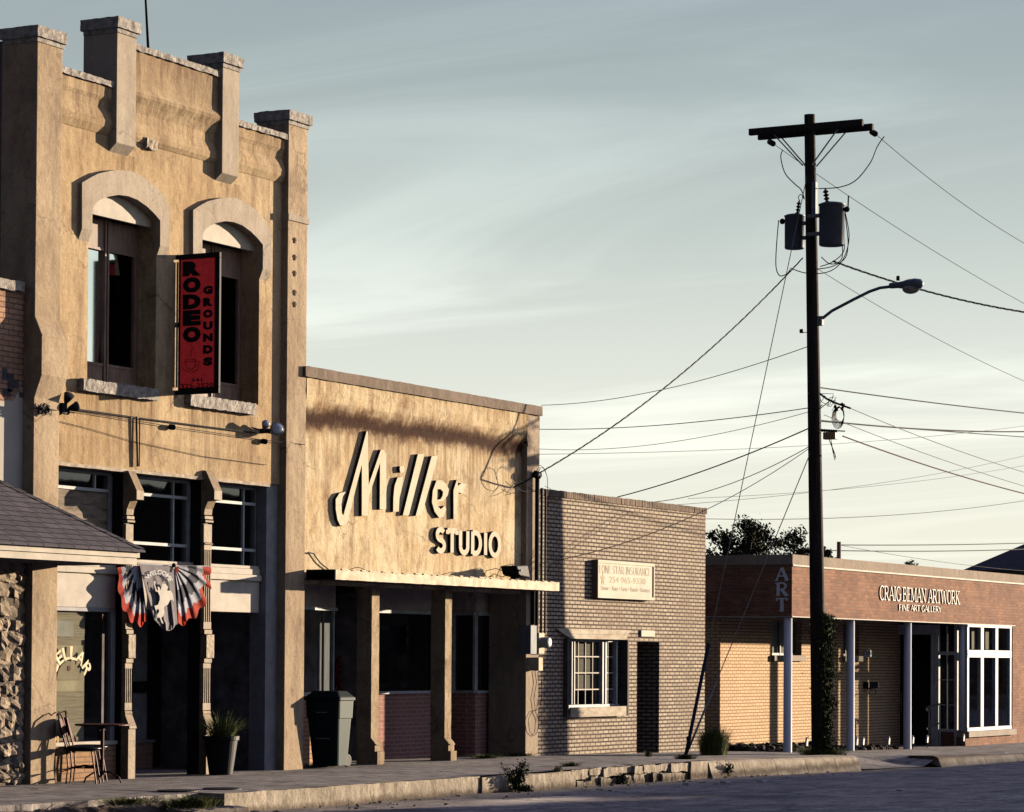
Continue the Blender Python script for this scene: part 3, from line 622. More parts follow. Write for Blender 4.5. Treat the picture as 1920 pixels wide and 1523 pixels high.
# stone veneer under the roof: separate field stones bedded in dark mortar
xv0, xv1 = 26.5, XB-.012; zv1 = Zp(20,1062,YB0)
MB().box(xv0, xv1, YB0-.07, YB0-.002, -.1, zv1).build('mortar_bed', mat('grey_mortar',(.16,.13,.11),.95,var=.2,bump=.5), root)
mb = MB(); rk = random.Random(21); z = .02
while z < zv1-.05:
    h = rk.uniform(.13,.26); x = xv1-.01
    while x > xv0:
        wd = rk.uniform(.16,.36); mb.ball((x-wd/2, YB0-.045, z+h/2), (wd*.55, rk.uniform(.05,.085), h*.57), 12, 9, .55, rk.randint(0,999)); x -= wd
    z += h*.96
M_field = mat('field_stone', (.42,.33,.24), .92, var=.25, vscale=7, bump=.9, bscale=30, col2=(.19,.14,.10))
mb.build('stone_veneer', M_field, root)
# awning roof
YQ = -1.2; xe = Xp(262,1045,YQ)
zf1 = Zp(200,1033,YQ); zf0 = Zp(200,1056,YQ); run = 1.36; rise = .87
M_sh = brick('shingles', (.12,.105,.125), (.08,.072,.085), (.012,.012,.013), bw_=.30, rh=.125, ms=.012, contrast=.35, bump=.8)
def remap_roof(m):           # courses run up the slope: use height for rows
    for q in m.node_tree.nodes:
        if q.type == 'COMBXYZ':
            s_ = m.node_tree.nodes.new('ShaderNodeMath'); s_.operation = 'MULTIPLY'; s_.inputs[1].default_value = 1.9
            ln = m.node_tree.links.new; src = q.inputs[1].links[0].from_socket; ln(src, s_.inputs[0]); ln(s_.outputs[0], q.inputs[1])
remap_roof(M_sh)
mb = MB(); e = .03
A = (12, YQ-.05, zf1+e); B_ = (xe+.05, YQ-.05, zf1+e); C_ = (xe-run, YB0, zf1+e+rise); D_ = (12, YB0, zf1+e+rise); E_ = (xe+.05, YB0, zf1+e)
mb.face([A, B_, C_, D_]); mb.face([B_, E_, C_])
for p, q in ((A, B_), (B_, E_)): mb.face([p, q, (q[0], q[1], q[2]-.025), (p[0], p[1], p[2]-.025)])
roof = mb.build('awning_roof', M_sh, root)
mb = MB()                                    # hip cap shingles
for i in range(9):
    t0, t1 = i/9, (i+1.15)/9; p = Vector(B_).lerp(Vector(C_), t0); q = Vector(B_).lerp(Vector(C_), min(1, t1))
    for s1, s2 in ((Vector((-.11,-.0,0)), 0), (Vector((0,.11,0)), 0)):
        mb.face([p+Vector((0,0,.022)), q+Vector((0,0,.012)), q+s1+Vector((0,0,.004-.0)), p+s1+Vector((0,0,.014))])
mb.build('hip_cap', M_sh, roof)
mb = MB(); zm = lerp(zf1, zf0, .45)
mb.box(12, xe, YQ, YQ+.03, zm+.004, zf1+.025); mb.box(xe-.03, xe, YQ+.031, YB0-.002, zm+.004, zf1+.02)
mb.box(12, xe-.03, YQ+.025, YQ+.06, zf0, zm); mb.box(xe-.06, xe-.03, YQ+.061, YB0-.002, zf0, zm)
mb.build('fascia', M_cream, root)
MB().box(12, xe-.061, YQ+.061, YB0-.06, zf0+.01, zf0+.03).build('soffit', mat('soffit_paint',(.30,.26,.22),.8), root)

# ------------------------------------------------------------------ two-storey stucco building
root = thing('stucco_building', 'tall two-storey tan stucco building with capped pillars and two arched windows', 'building', ((XB+Xp(570,1000,-.1))/2, 2, 0))
YP = -.10
xp1a, xp1b = XB, Xp(110,900,YP); xp4a, xp4b = Xp(536,900,YP), Xp(573,900,YP)
zl_ = Zp(300,886,0)                                     # underside of the upper wall
zc1 = Zp(165,139,-.08)                                  # side coping top
zc2 = Zp(336,109,-.08)                                  # middle coping top
p2a, p2b = Xp(219,160,-.12), Xp(255,160,-.12); p3a, p3b = Xp(417,230,-.12), Xp(448,230,-.12)
hood_o = [(154,428),(154,342.5),(172,332),(185,325.6),(207,320.6),(226,319),(245,321),(263.7,328.7),(282.5,342),(297.5,356),(310,370),(317.5,388),(318,457)]
hood_i = [(300.5,457),(300.6,413.7),(289,400),(276,387.5),(257.5,374.5),(240,367.8),(222.5,365.6),(205,368.5),(190,373.5),(180,381),(175,389),(173.5,400),(173,428)]
def t2(l, Y, dx=0.): return [(Xp(a,b,Y)+dx, Zp(a,b,Y)) for a, b in l]
ho = t2(hood_o, -.06); hi = t2(hood_i, -.06)
dxw = Xp(362.4,391,-.06) - ho[1][0]
zleg = Zp(154,428,-.06); ho[0] = (ho[0][0], zleg); ho[-1] = (ho[-1][0], zleg); hi[0] = (hi[0][0], zleg); hi[-1] = (hi[-1][0], zleg)
zsill = Zp(230,722,0)
def opening(dx): 
    a = [(x+dx, z) for x, z in hi]
    return [(a[-1][0], zsill)] + [(a[0][0], zsill)] + a[0:]   # bottom-left, bottom-right, then round the arch back
ops = [opening(0), opening(dxw)]
mb = MB()
mb.prism([(xp1b-.02,zl_),(xp4a+.02,zl_),(xp4a+.02,zc1-.08),(xp1b-.02,zc1-.08)], 0, .30, 'y', holes=ops)
mb.box(p2a+.01, p3b-.01, -.045, .28, zc1-.079, zc2-.08)          # raised middle parapet
mb.build('wall', M_tan, root)
mb = MB().box(xp1b+.02, xp4a-.02, .302, .34, zl_+.2, zc1-.2).build('backing', M_dark, None); bpy.data.objects.remove(mb)
# cornice: swept profile under the copings
q = lambda y: Zp(416, y, 0)
def prof(top):
    pts = [(.02, top), (-.055, top), (-.05, q(205)+.0)] if top > zc1 else [(.02, top), (-.05, top), (-.045, q(248))]
    if top > zc1: pts += [(-.055,q(214)),(-.085,q(219)),(-.105,q(225)),(-.10,q(231)),(-.05,q(243)),(-.012,q(258)),(-.01,q(275)),(-.03,q(285)),(-.045,q(294)),(-.04,q(303)),(-.012,q(310)),(.02,q(314))]
    else: pts += [(-.02,q(256)),(-.01,q(268)),(-.035,q(278)),(-.055,q(290)),(-.048,q(300)),(-.012,q(312)),(.02,q(318))]
    return pts
mb = MB(); mb.prism(prof(zc2-.085), p2b-.01, p3a+.01, 'x'); 
mb.prism(prof(zc1-.085), xp1b-.01, p2a+.01, 'x'); mb.prism(prof(zc1-.085), p3b-.01, xp4a+.01, 'x')
mb.build('cornice', M_tan, root, smooth=False)
mb = MB(); mb.rough(xp1b+.005, p2a-.005, -.09, .34, zc1-.078, zc1, .05, .013, 1, 9); mb.rough(p3b+.005, xp4a-.005, -.09, .34, zc1-.078, zc1, .05, .013, 2, 9)
mb.rough(p2b+.005, p3a-.005, -.09, .34, zc2-.078, zc2, .05, .013, 4, 9); mb.build('coping', M_stone, root)
# pillars on the parapet, with slanted lower ends
def pillar(xa, xb, ztop, zb, zw, name='pillar'):
    o = MB().prism([(.42, ztop),(-.12, ztop),(-.12, zb),(.01, zw),(.01, zc1-.6),(.42, zc1-.6)], xa, xb, 'x').build(name, M_hood, root, bevel=.008); return o
def cap(parent, xa, xb, ya, yb, za, zb, sd):
    mb = MB(); mb.rough(xa-.045, xb+.045, ya-.045, yb+.045, zb-.14, zb, .045, .008, sd, 12)
    mb.box(xa-.015, xb+.015, ya-.015, yb+.015, zb-.20, zb-.135); return mb.build('cap', M_stone, parent)
z2 = Zp(240,36,-.165); z3 = Zp(438,103,-.165); z1_ = Zp(94,53,-.145); z4 = Zp(563,211,-.145)
o = pillar(p2a, p2b, z2-.13, Zp(237,272,-.12), Zp(237,294,0)); cap(o, p2a, p2b, -.12, .40, 0, z2, 3)
o = pillar(p3a, p3b, z3-.13, Zp(432,328,-.12), Zp(432,347,0)); cap(o, p3a, p3b, -.12, .40, 0, z3, 4)
# corner piers
zb1, zb2, zb3, zb4 = Zp(62,592,YP), Zp(74,628,YP-.1), Zp(74,702,YP-.1), Zp(62,745,YP)
o = MB().prism([(.45,-.2),(YP,-.2),(YP,zb4),(YP-.115,zb3),(YP-.115,zb2),(YP,zb1),(YP,z1_-.13),(.45,z1_-.13)], xp1a, xp1b, 'x').build('corner_pier', M_pier, root, bevel=.01); cap(o, xp1a, xp1b, YP, .42, 0, z1_, 5)
o = MB().prism([(.45,-.2),(YP,-.2),(YP,z4-.13),(.45,z4-.13)], xp4a, xp4b, 'x').build('corner_pier', M_pier, root, bevel=.01); cap(o, xp4a, xp4b, YP, .42, 0, z4, 6)
zbd = Zp(557,404,YP-.02); MB().box(xp4a-.012, xp4b+.012, YP-.022, .2, zbd-.09, zbd).build('string_band', M_hood, o)
M_rust = mat('rust',(.09,.05,.035),.9)
for py in (450,482,512,548,570):
    mb = MB(); z = Zp(553,py,YP); x = Xp(552,py,YP); mb.box(x-.05, x+.05, YP-.006, YP+.01, z-.015, z+.012); mb.box(x-.015, x+.02, YP-.012, YP+.01, z-.05, z+.03); mb.build('rusty_anchor', M_rust, o)
# side and back walls, roof
mb = MB(); zs_ = Zp(62,70,.4)-.15
mb.box(xp1a+.01, xp1a+.3, .451, 16, -.2, zs_); mb.box(xp4b-.3, xp4b-.01, .451, 16, -.2, z4-.6)
mb.box(xp1a+.301, xp4b-.301, 15.7, 16, -.2, z4-.7)
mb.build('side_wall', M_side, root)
MB().box(xp1a+.301, xp4b-.301, .45, 15.69, zc1-.9, zc1-.75).build('roof', M_dark, root)
# hoods
def wedge_leg(mb, x0, x1, z):
    mb.prism([(-.06, z), (0.0, z), (0.0, z-.15)], x0, x1, 'x')
for dx, op in ((0, ops[0]), (dxw, ops[1])):
    mb = MB(); poly = [(x+dx, z) for x, z in ho+hi]
    mb.prism(poly, -.06, .0, 'y'); wedge_leg(mb, ho[0][0]+dx, hi[-1][0]+dx, zleg-.0005); wedge_leg(mb, hi[0][0]+dx, ho[-1][0]+dx, zleg-.0005)
    mb.build('arch_hood', M_hood, root)
    # lunette panel and the window leaves behind it
    xa, xb = op[0][0], op[1][0]
    zlu = Zp(176,402,.085)
    lu = [(x+dx, z) for x, z in hi if z > zlu] 
    MB().prism([(xb-.002, zlu)]+[(x+(-.002 if x > (xa+xb)/2 else .002), z-.002) for x, z in lu]+[(xa+.002, zlu)], .085, .14, 'y').build('arch_panel', M_cream, root)
    w_ = bpy.data.objects.new('window', None)
    fr_ = MB(); YW = .30; fz0, fz1 = zsill+.002, zlu+.02
    xm = Xp(199.5,560,.29)+dx
    fr_.box(xa+.002, xa+.06, YW, YW+.06, fz0, fz1); fr_.box(xb-.08, xb-.002, YW, YW+.06, fz0, fz1)
    fr_.box(xm-.05, xm-.012, YW-.02, YW+.06, fz0, fz1); fr_.box(xm+.012, xm+.05, YW-.02, YW+.06, fz0, fz1); fr_.box(xm-.0119, xm+.0119, YW+.03, YW+.05, fz0, fz1)
    fr_.box(xa+.061, xb-.081, YW+.004, YW+.05, fz0, fz0+.27); fr_.box(xa+.061, xb-.081, YW+.004, YW+.05, fz1-.40, fz1-.001)
    for a, c in ((xa+.061, xm-.051), (xm+.051, xb-.081)):
        fr_.box(a, c, YW-.006, YW+.003, fz0+.25, fz0+.29); fr_.box(a, c, YW-.006, YW+.003, fz1-.42, fz1-.38)
    wo_ = fr_.build('window', M_wood, root, bevel=.004)
    MB().face([(xa+.05,YW+.045,fz0+.2),(xb-.05,YW+.045,fz0+.2),(xb-.05,YW+.045,fz1-.3),(xa+.05,YW+.045,fz1-.3)]).build('pane', M_glassu, wo_)
    cur = MB(); zt_, zb_ = fz1-.36, fz0+.24
    if dx == 0:
        cur.prism([(xa+.03,zb_),(xm-.10,zb_),(xm-.06,lerp(zb_,zt_,.3)),(xm-.035,lerp(zb_,zt_,.7)),(xm-.03,zt_),(xa+.03,zt_)], YW+.038, YW+.042, 'y')
        cur.prism([(xm+.04,zt_-.36),(xm+.36,zt_-.33),(xm+.33,zt_-.2),(xm+.27,zt_),(xm+.04,zt_)], YW+.038, YW+.042, 'y')
    else: cur.prism([(xa+.03,zb_),(xm+.20,zb_),(xm+.21,lerp(zb_,zt_,.8)),(xm+.14,zt_),(xa+.03,zt_)], YW+.038, YW+.042, 'y')
    cur.build('sky_mirror', M_mirror, wo_)  # mirror pieces added so the panes show bright sky
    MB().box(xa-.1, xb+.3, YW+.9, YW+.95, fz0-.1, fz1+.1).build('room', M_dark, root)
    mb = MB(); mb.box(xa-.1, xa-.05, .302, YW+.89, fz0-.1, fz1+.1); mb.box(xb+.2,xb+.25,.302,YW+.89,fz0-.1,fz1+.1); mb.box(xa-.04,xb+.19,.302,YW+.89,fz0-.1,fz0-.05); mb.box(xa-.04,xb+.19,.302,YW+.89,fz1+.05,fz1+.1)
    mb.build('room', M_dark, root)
    xs0 = Xp(156,722,-.09)+dx if dx == 0 else Xp(356,752,-.09); xs1 = Xp(297,738,-.09) if dx == 0 else Xp(480,770,-.09)
    MB().rough(xs0, xs1, -.10, .28, zsill-.16, zsill-.003, .04, .012, 8+dx, 11).build('sill', M_stone, root)
# lintel flashing along the lower edge
M_tin = mat('painted_flashing', (.50,.40,.28), .7, var=.2, vscale=8, col2=(.18,.12,.08))
mb = MB(); mb.rough(xp1b, xp4a-.3, -.03, .28, zl_-.045, zl_-.002, .09, .006, 2, 6); mb.build('lintel', M_tin, root)
xr_ = xp4a-.3
MB().box(xr_+.002, xp4a-.001, .03, .3, -.2, zl_-.001).build('recess_pilaster', M_grey, root)

# shop front under the lintel
YS = .20
M_post = M_iron
def column(px_l, px_r, ref):
    """cast iron post: slanted bracket head, ogee, fluted shafts, block, moulded foot. heights read at x = ref"""
    xa, xb = Xp(px_l,1300,0), Xp(px_r,1300,0)
    H = lambda y: Zp(ref, y, 0)
    mb = MB()
    # side profile, y = outward
    mb.prism([(.02,H(882)),(-.06,H(884)),(-.20,H(921)),(-.20,H(938)),(-.10,H(939)),(-.045,H(955)),(-.035,H(966)),(.02,H(966))], xa, xb, 'x')
    for a, c, d in ((968,974,.05),(976,980,.06),(983,1018,.035),(1019,1021,.055)): mb.box(xa-.004, xb+.004, -d, .02, H(c), H(a))
    return mb, xa, xb, H
def post(px_l, px_r, ref, sc_=0):
    mb, xa, xb, H = column(px_l, px_r, ref)
    dy = 0
    for z0, z1 in ((1022,1180),(1244,1332)):
        zt_, zb_ = H(z0), H(z1); hd = .10
        mb.box(xa, xb, -.02, .02, zb_, zt_); mb.box(xa, xb, -.0385, -.0205, zt_-hd*.7, zt_); mb.box(xa, xb, -.0385, -.0205, zb_, zb_+hd)
        wv = (xb-xa)
        for i in range(4):
            c = xa + wv*(i+.5)/4; mb.box(c-wv*.055, c+wv*.055, -.038, -.0205, zb_+hd, zt_-hd*.7)
    mb.rough(xa+.01, xb+.01, -.085, .02, H(1234), H(1190), .03, .004, 7, 20)
    mb.box(xa, xb, -.055, .02, H(1243), H(1235)); mb.box(xa, xb, -.055, .02, H(1189), H(1181))
    mb.prism([(.02,H(1333)),(-.04,H(1333)),(-.05,H(1337)),(-.045,H(1340)),(-.115,H(1362)),(-.12,H(1366)),(-.10,H(1367)),(-.10,.0),(.02,.0)], xa, xb, 'x')
    o = mb.build('post', M_post, root, bevel=.003)
    MB().box(xa+.02, xb-.02, .021, .23, .0, zl_-.05).build('post_web', M_black, o)
    return xa, xb
c1a, c1b = post(229.5, 243, 240); c2a, c2b = post(376, 390.5, 385)
# transom windows, spandrel panel, lower glazing for each bay
def zat(px, py, Y=YS): return Zp(px, py, Y)
ztw, zt_bar, zlo_bar, zsl = zat(300,902), zat(300,930), zat(300,1021), zat(300,1052)
bays = [(xp1b-.001, c1a+.02), (c1a+.12, c2a+.02), (c2a+.12, xr_+.0)]
for i, (xa, xb) in enumerate(bays):
    xb2 = xb - .02
    rim = .09 if i < 2 else .02
    mb = MB()
    mb.box(xa, xb2, YS+.0, YS+.09, ztw, zl_-.05)                   # head
    mb.box(xb2-rim, xb2, YS-.01, YS+.08, zsl, ztw-.001); mb.box(xa, xa+.04, YS, YS+.08, zsl, ztw-.001)
    mb.build('window_frame', M_grey, root, bevel=.004)
    fm = MB(); fx0, fx1 = xa+.041, xb2-rim-.001
    m1, m2 = lerp(fx0, fx1, .17), lerp(fx0, fx1, .80)
    fm.box(fx0, fx1, YS-.015, YS+.03, zt_bar-.02, zt_bar+.02)
    for mx_ in (m1, m2): fm.box(mx_-.014, mx_+.014, YS-.008, YS+.03, zt_bar+.021, ztw-.001)
    if i > 0:
        fm.box(fx0, fx1, YS-.015, YS+.03, zlo_bar-.02, zlo_bar+.02)
        fm.box(m2-.016, m2+.016, YS-.008, YS+.03, zlo_bar+.021, zt_bar-.021)
        for mx_ in (m1, m2): fm.box(mx_-.014, mx_+.014, YS-.008, YS+.03, zsl+.001, zlo_bar-.021)
    wn = fm.build('window', M_white, root)
    if i == 0: MB().box(fx0, fx1, YS+.01, YS+.025, zsl+.001, zt_bar-.025).build('plywood_panel', M_ply, wn)
    MB().face([(fx0,YS+.028,zsl),(fx1,YS+.028,zsl),(fx1,YS+.028,ztw),(fx0,YS+.028,ztw)]).build('pane', M_glass, wn)
    # spandrel
    mb = MB(); zsb = zat(300,1144)
    mb.box(xa, xb2, YS-.07, YS+.1, zsl-.045, zsl-.001)
    mb.box(xa, xb2, YS-.085, YS+.1, zsl-.13, zsl-.046); mb.box(xa, xb2, YS-.115, YS+.1, zsl-.215, zsl-.131)
    mb.box(xa, xb2, YS-.075, YS+.1, zsb, zsl-.216)
    mb.build('spandrel', M_cream, root, bevel=.006)
# lower left bay: shop window on a brick plinth
YS0 = YS; YS = .12; xa, xb = bays[0]; zpl = Zp(150,1398,YS); zsb = zat(300,1144)
mb = MB(); mb.box(xb-.13, xb-.03, YS-.01, YS+.07, zpl+.05, zsb-.001); mb.box(xa, xb-.131, YS, YS+.06, zsb-.05, zsb-.001); wn = mb.build('window', M_grey, root, bevel=.004)
MB().face([(xa,YS+.03,zpl),(xb-.05,YS+.03,zpl),(xb-.05,YS+.03,zsb),(xa,YS+.03,zsb)]).build('pane', M_glass, wn)
MB().box(xa, xb-.03, YS-.03, YS+.16, .0, zpl).build('plinth', M_orbr, root)
MB().box(xa, xb-.03, YS-.06, YS+.16, zpl+.001, zpl+.049).build('plinth_sill', M_cream, root)
# blind, paper and painted sign behind the shop window
def on(px0, py0, px1, py1, Y): return Xp(px0,(py0+py1)/2,Y), Xp(px1,(py0+py1)/2,Y), Zp((px0+px1)/2,py1,Y), Zp((px0+px1)/2,py0,Y)
x0_, x1_, z0_, z1_b = on(104,1140,158,1400,YS+.05)
M_blind = mat('slatted_blind', (.50,.42,.29), .8, var=.1, vscale=3, stretch=(1,1,30), col2=(.26,.21,.14))
MB().box(x0_-.1, x1_+.02, YS+.065, YS+.072, zpl+.06, zsb).build('blind', M_blind, root)
x0_, x1_, z0_, z1_b = on(104,1164,138,1194,YS+.05); MB().box(x0_-.05, x1_, YS+.048, YS+.051, z0_, z1_b).build('notice', mat('paper',(.60,.57,.48),.9), root)
x0_, x1_, z0_, z1_b = on(104,1210,158,1297,YS+.05); MB().box(x0_-.05, x1_, YS+.055, YS+.060, z0_, z1_b).build('sign_board', mat('tan_sign',(.62,.52,.34),.8,var=.15), root)
xc = Xp(131,1240,YS+.03); zc_ = Zp(131,1262,YS+.03); rr = .30
M_gold = mat('cream_lettering', (.80,.66,.38), .6)
def arcfn(cx, cz, ri, ro, a0, a1, Y):
    return lambda u, v: (cx+lerp(ri,ro,v)*math.cos(R(lerp(a0,a1,u)))*1.05, Y, cz+lerp(ri,ro,v)*math.sin(R(lerp(a0,a1,u)))*.95)
font_text('CELLAR', arcfn(xc, zc_-.10, .29, .47, 168, 12, YS+.022), 'lettering', M_gold, wn, .02)
MB().prism([(xc+.25*math.cos(R(a)), zc_-.09+.24*math.sin(R(a))) for a in range(0,181,15)], YS+.044, YS+.047, 'y').build('emblem', mat('tan_emblem',(.50,.42,.28),.8), wn)
MB().lathe((xc, YS+.043, zc_+.06), [(.035,0),(.035,-.004)], 12, (0,1,0)).build('emblem', mat('red_seal',(.25,.08,.05),.7), wn)
M_org = mat('orange_lettering',(.85,.50,.15),.6)
for k_, ch_ in enumerate('20'):
    font_text(ch_, lambda u, v, k_=k_: (lerp(Xp(105+4.2*k_,1390,.12),Xp(108.6+4.2*k_,1390,.12),u), .14, lerp(Zp(109,1395,.12),Zp(109,1380,.12),v)), 'lettering', M_org, wn, .03)
YS = YS0
# entrance recess in the middle and right bays
mb = MB(); x0 = bays[1][0]-.02; x1 = xr_+.0; zt_ = zsb-.001
mb.box(x0, x1+.32, 2.6, 2.66, -.1, zt_+.0); mb.box(x0-.05, x0-.001, YS+.17, 2.59, -.1, zt_); mb.box(x1+.27, x1+.32, YS+.101, 2.59, -.1, zt_)
mb.box(x0, x1+.26, YS+.101, 2.59, zt_+.001, zt_+.05); mb.build('recess_lining', M_room, root)
YR = 1.85; xd = Xp(249,1420,YR); xd2 = Xp(286,1420,YR)
MB().box(xd-.6, xd2, YR, YR+.14, 0, Zp(265,1393,YR)).build('plinth', M_redbr, root)
MB().box(xd-.6, xd2+.02, YR-.03, YR+.16, Zp(265,1392.5,YR), Zp(265,1388,YR)).build('plinth_sill', M_grey, root)
MB().box(xd, xd2-.14, YR+.01, YR+.13, Zp(265,1387.5,YR), zsb-.002).build('door_pilaster', M_grey, root)
mb = MB(); mb.box(xd2+.02, xd2+.95, 2.0, 2.05, .02, 2.15); dr = mb.build('door', mat('dark_door',(.05,.03,.025),.5), root, bevel=.005)
MB().tube([(xd2+.85,1.98,.9),(xd2+.85,1.94,.95),(xd2+.85,1.94,1.15),(xd2+.85,1.98,1.2)], .012).build('handle', M_galv, dr)
# small lamp box on the door jamb
mb = MB(); z_ = Zp(275,1288,YR); mb.box(xd+.0, xd+.42, YR-.06, YR+.005, z_-.08, z_+.08); mb.build('letter_box', M_black, root, bevel=.01)

# cables and pipe fixed to the front
M_brk = M_black
th = thing('electric_conduit', 'thin black conduit run with insulators along the tan upper wall', 'conduit', W(300,810,0))
mb = MB()
P = lambda px, py, Y=-.04: tuple(W(px, py, Y))
mb.tube([P(128,765),P(256,783)], .009, 6); mb.tube([P(262,784),P(480,812)], .009, 6); mb.build('pipe', M_black, th)
mb = MB(); mb.tube([P(256,781),P(256,800),P(258,875)], .014, 6); mb.tube([P(262,783),P(261,875)], .009, 6); mb.build('pipe', M_black, th)
mb = MB(); mb.tube([P(120,768,-.03),P(322,800,-.05),P(500,826,-.04),P(572,834,-.12)], .005, 5); mb.tube([P(110,790,-.02),P(160,802,-.02),P(250,828,-.02),P(380,856,-.02),P(500,872,-.02)], .004, 5); mb.build('cable', M_wire, th)
for px, py in ((123,772),(322,801),(495,828)):
    p = W(px, py, -.05); mb = MB(); mb.lathe((p.x-.045,p.y,p.z), [(.012,0),(.04,.01),(.02,.03),(.04,.05),(.02,.07),(.04,.085),(.012,.095)], 10, (1,0,0)); mb.build('insulator', M_black, th)
p = W(80,768,YP-.03); mb = MB(); rk = random.Random(2)
for i in range(9):
    c = [ (p.x+rk.uniform(-.12,.12), p.y-rk.uniform(0,.05), p.z+rk.uniform(-.08,.08)) for _ in range(6)]; mb.tube(c+[c[0]], .006, 5)
mb.ball(tuple(p+Vector((.05,-.02,.0))), .05, 8, 6, .4, 2); mb.tube([P(60,765,YP-.02),P(95,768,YP-.02),P(140,775,-.03)], .006, 5); mb.build('wire_tangle', M_wire, th)
# horn lights
def spot_head(mb, p, d, r=.07, l=.13):
    mb.lathe(p, [(.02,0),(r*.55,l*.3),(r,l),(r*.93,l*1.02)], 16, d)
th = thing('floodlight', 'pair of small black horn floodlights above the left end of the wall conduit', 'light', W(118,765,0))
p = W(118,765,-.06); mb = MB(); mb.box(p.x-.05,p.x+.05,-.09,-.002,p.z-.07,p.z+.06); mb.build('bracket', M_black, th)
for dx, dz, d in ((0,.10,(-.2,-.5,.6)),(.10,-.02,(.8,-.5,.3))):
    mb = MB(); spot_head(mb, (p.x+dx*.6, -.1, p.z+dz*.6), d); mb.build('lamp_head', M_black, th, smooth=True)
th = thing('floodlight', 'twin floodlight with a round clear lens at the right end of the wall conduit', 'light', W(505,808,0))
p = W(500,808,-.08); mb = MB(); mb.box(p.x-.05,p.x+.06,-.11,-.002,p.z-.03,p.z+.03); mb.tube([(p.x-.35,-.06,p.z+.02),(p.x+.1,-.10,p.z-.03)], .012); mb.build('bracket', M_black, th)
for dx, dz, d, r in ((-.20,.03,(-.6,-.6,.4),.06),(.10,.0,(-.75,-.65,.30),.10)):
    mb = MB(); spot_head(mb, (p.x+dx+.05, -.13, p.z+dz-.02), d, r, .16); o = mb.build('lamp_head', mat('grey_lamp_housing',(.20,.20,.19),.5), th, smooth=True)
    dd = Vector(d).normalized(); mb = MB(); mb.lathe(Vector((p.x+dx+.05,-.13,p.z+dz-.02))+dd*.158, [(r*.9,0),(r*.75,.02),(r*.2,.032)], 16, d); mb.build('lens', mat('lens_glass',(.65,.68,.72),.15,metal=.3), o, smooth=True)
# spalled patch on the middle cornice
p = W(285,272,-.05); mb = MB(); mb.rough(p.x-.13,p.x+.13,-.058,.0,p.z-.06,p.z+.07,.03,.02,4,15); mb.build('spalled_patch', M_hood, root)
# flag pole on the roof
th = thing('antenna_mast', 'thin dark mast rising behind the middle parapet of the stucco building', 'mast', W(279,88,1.2))
b0 = W(279,110,1.2); b1 = W(270,-60,1.2); MB().tube([tuple(b0-Vector((0,0,1.0))), tuple(b0), tuple(b1)], [.022,.022,.014], 8).build('pole', M_black, th)
MB().tube([tuple(b0), tuple(W(268,-60,1.2))], .004, 4).build('halyard', M_wire, th)
# ------------------------------------------------------------------ one-storey stucco studio building
xm0 = xp4b+.004; xm1 = Xp(1011,1000,-.10)
zmt = Zp(800,725,-.14)                                     # coping top
zcan = Zp(1047,1100,-.62)                                  # mid height of the canopy edge
z_bt, z_bb = Zp(800,762,-.1), Zp(800,845,0)
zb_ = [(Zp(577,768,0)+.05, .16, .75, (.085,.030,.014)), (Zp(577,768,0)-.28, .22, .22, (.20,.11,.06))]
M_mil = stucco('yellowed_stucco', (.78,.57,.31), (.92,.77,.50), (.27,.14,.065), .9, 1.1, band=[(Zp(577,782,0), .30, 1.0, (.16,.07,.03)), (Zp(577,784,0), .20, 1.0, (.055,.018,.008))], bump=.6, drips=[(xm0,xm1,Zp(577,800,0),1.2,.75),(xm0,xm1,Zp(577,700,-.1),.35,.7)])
M_milp = stucco('pier_plaster', (.46,.35,.24), (.55,.43,.31), (.22,.16,.12), .5, .9)
root = thing('stucco_studio_building', 'single-storey yellowed stucco building with raised letters and a flat metal canopy', 'building', ((xm0+xm1)/2, 2, 0))
xmp = Xp(987.5,1000,-.10)                                  # left edge of its right pier
zcap = zmt-.16
mb = MB(); mb.box(xm0, xmp+.01, 0, .28, zcan+.0, z_bt-.5)
# upper bulge sweeping forward to the coping
qz = lambda y: Zp(577, y, 0)
mb2 = [(.28, zcap),(-.105, zcap),(-.11, qz(735)),(-.10, qz(752)),(-.075,qz(764)),(-.03, qz(778)),(-.005,qz(790)),(.0,qz(800)),(.28,qz(800))]
mb = MB(); mb.box(xm0, xmp+.01, 0, .28, zcan-.12, qz(800)); mb.prism(mb2, xm0, xmp-.02, 'x')
# the bulge turns down into the pier with a chamfer
zk0, zk1 = Zp(985,822,-.1), Zp(965,852,0)
mb.prism([(xmp-.02, zcap),(xmp-.02,qz(764)),(xmp-.02,qz(764)),(xmp+.012,qz(764)-.12),(xmp+.012,zcap)], -.109, .27, 'y')
mb.build('wall', M_mil, root)
MB().box(xmp, xm1, -.10, .6, -.3, zcap).build('corner_pier', M_milp, root, bevel=.006)
xl_ = Xp(566,690,-.14)
mb = MB(); mb.rough(xm0-.0, xm1+.02, -.14, .34, zcap+.002, zmt, .1, .006, 3, 5); mb.rough(xm0-.10, xm0-.005, -.15, -.102, zcap+.004, zmt-.01, .05, .004, 2, 5)
mb.build('coping', stucco('coping_plaster', (.26,.19,.14), (.33,.25,.19), (.13,.10,.08), .5, .7), root)
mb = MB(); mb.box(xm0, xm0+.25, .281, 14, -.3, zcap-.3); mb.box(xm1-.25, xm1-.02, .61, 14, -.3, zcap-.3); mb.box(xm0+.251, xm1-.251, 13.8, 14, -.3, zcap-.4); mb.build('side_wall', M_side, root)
MB().box(xm0+.251, xm1-.251, .28, 13.79, zcap-1.0, zcap-.9).build('roof', M_dark, root)
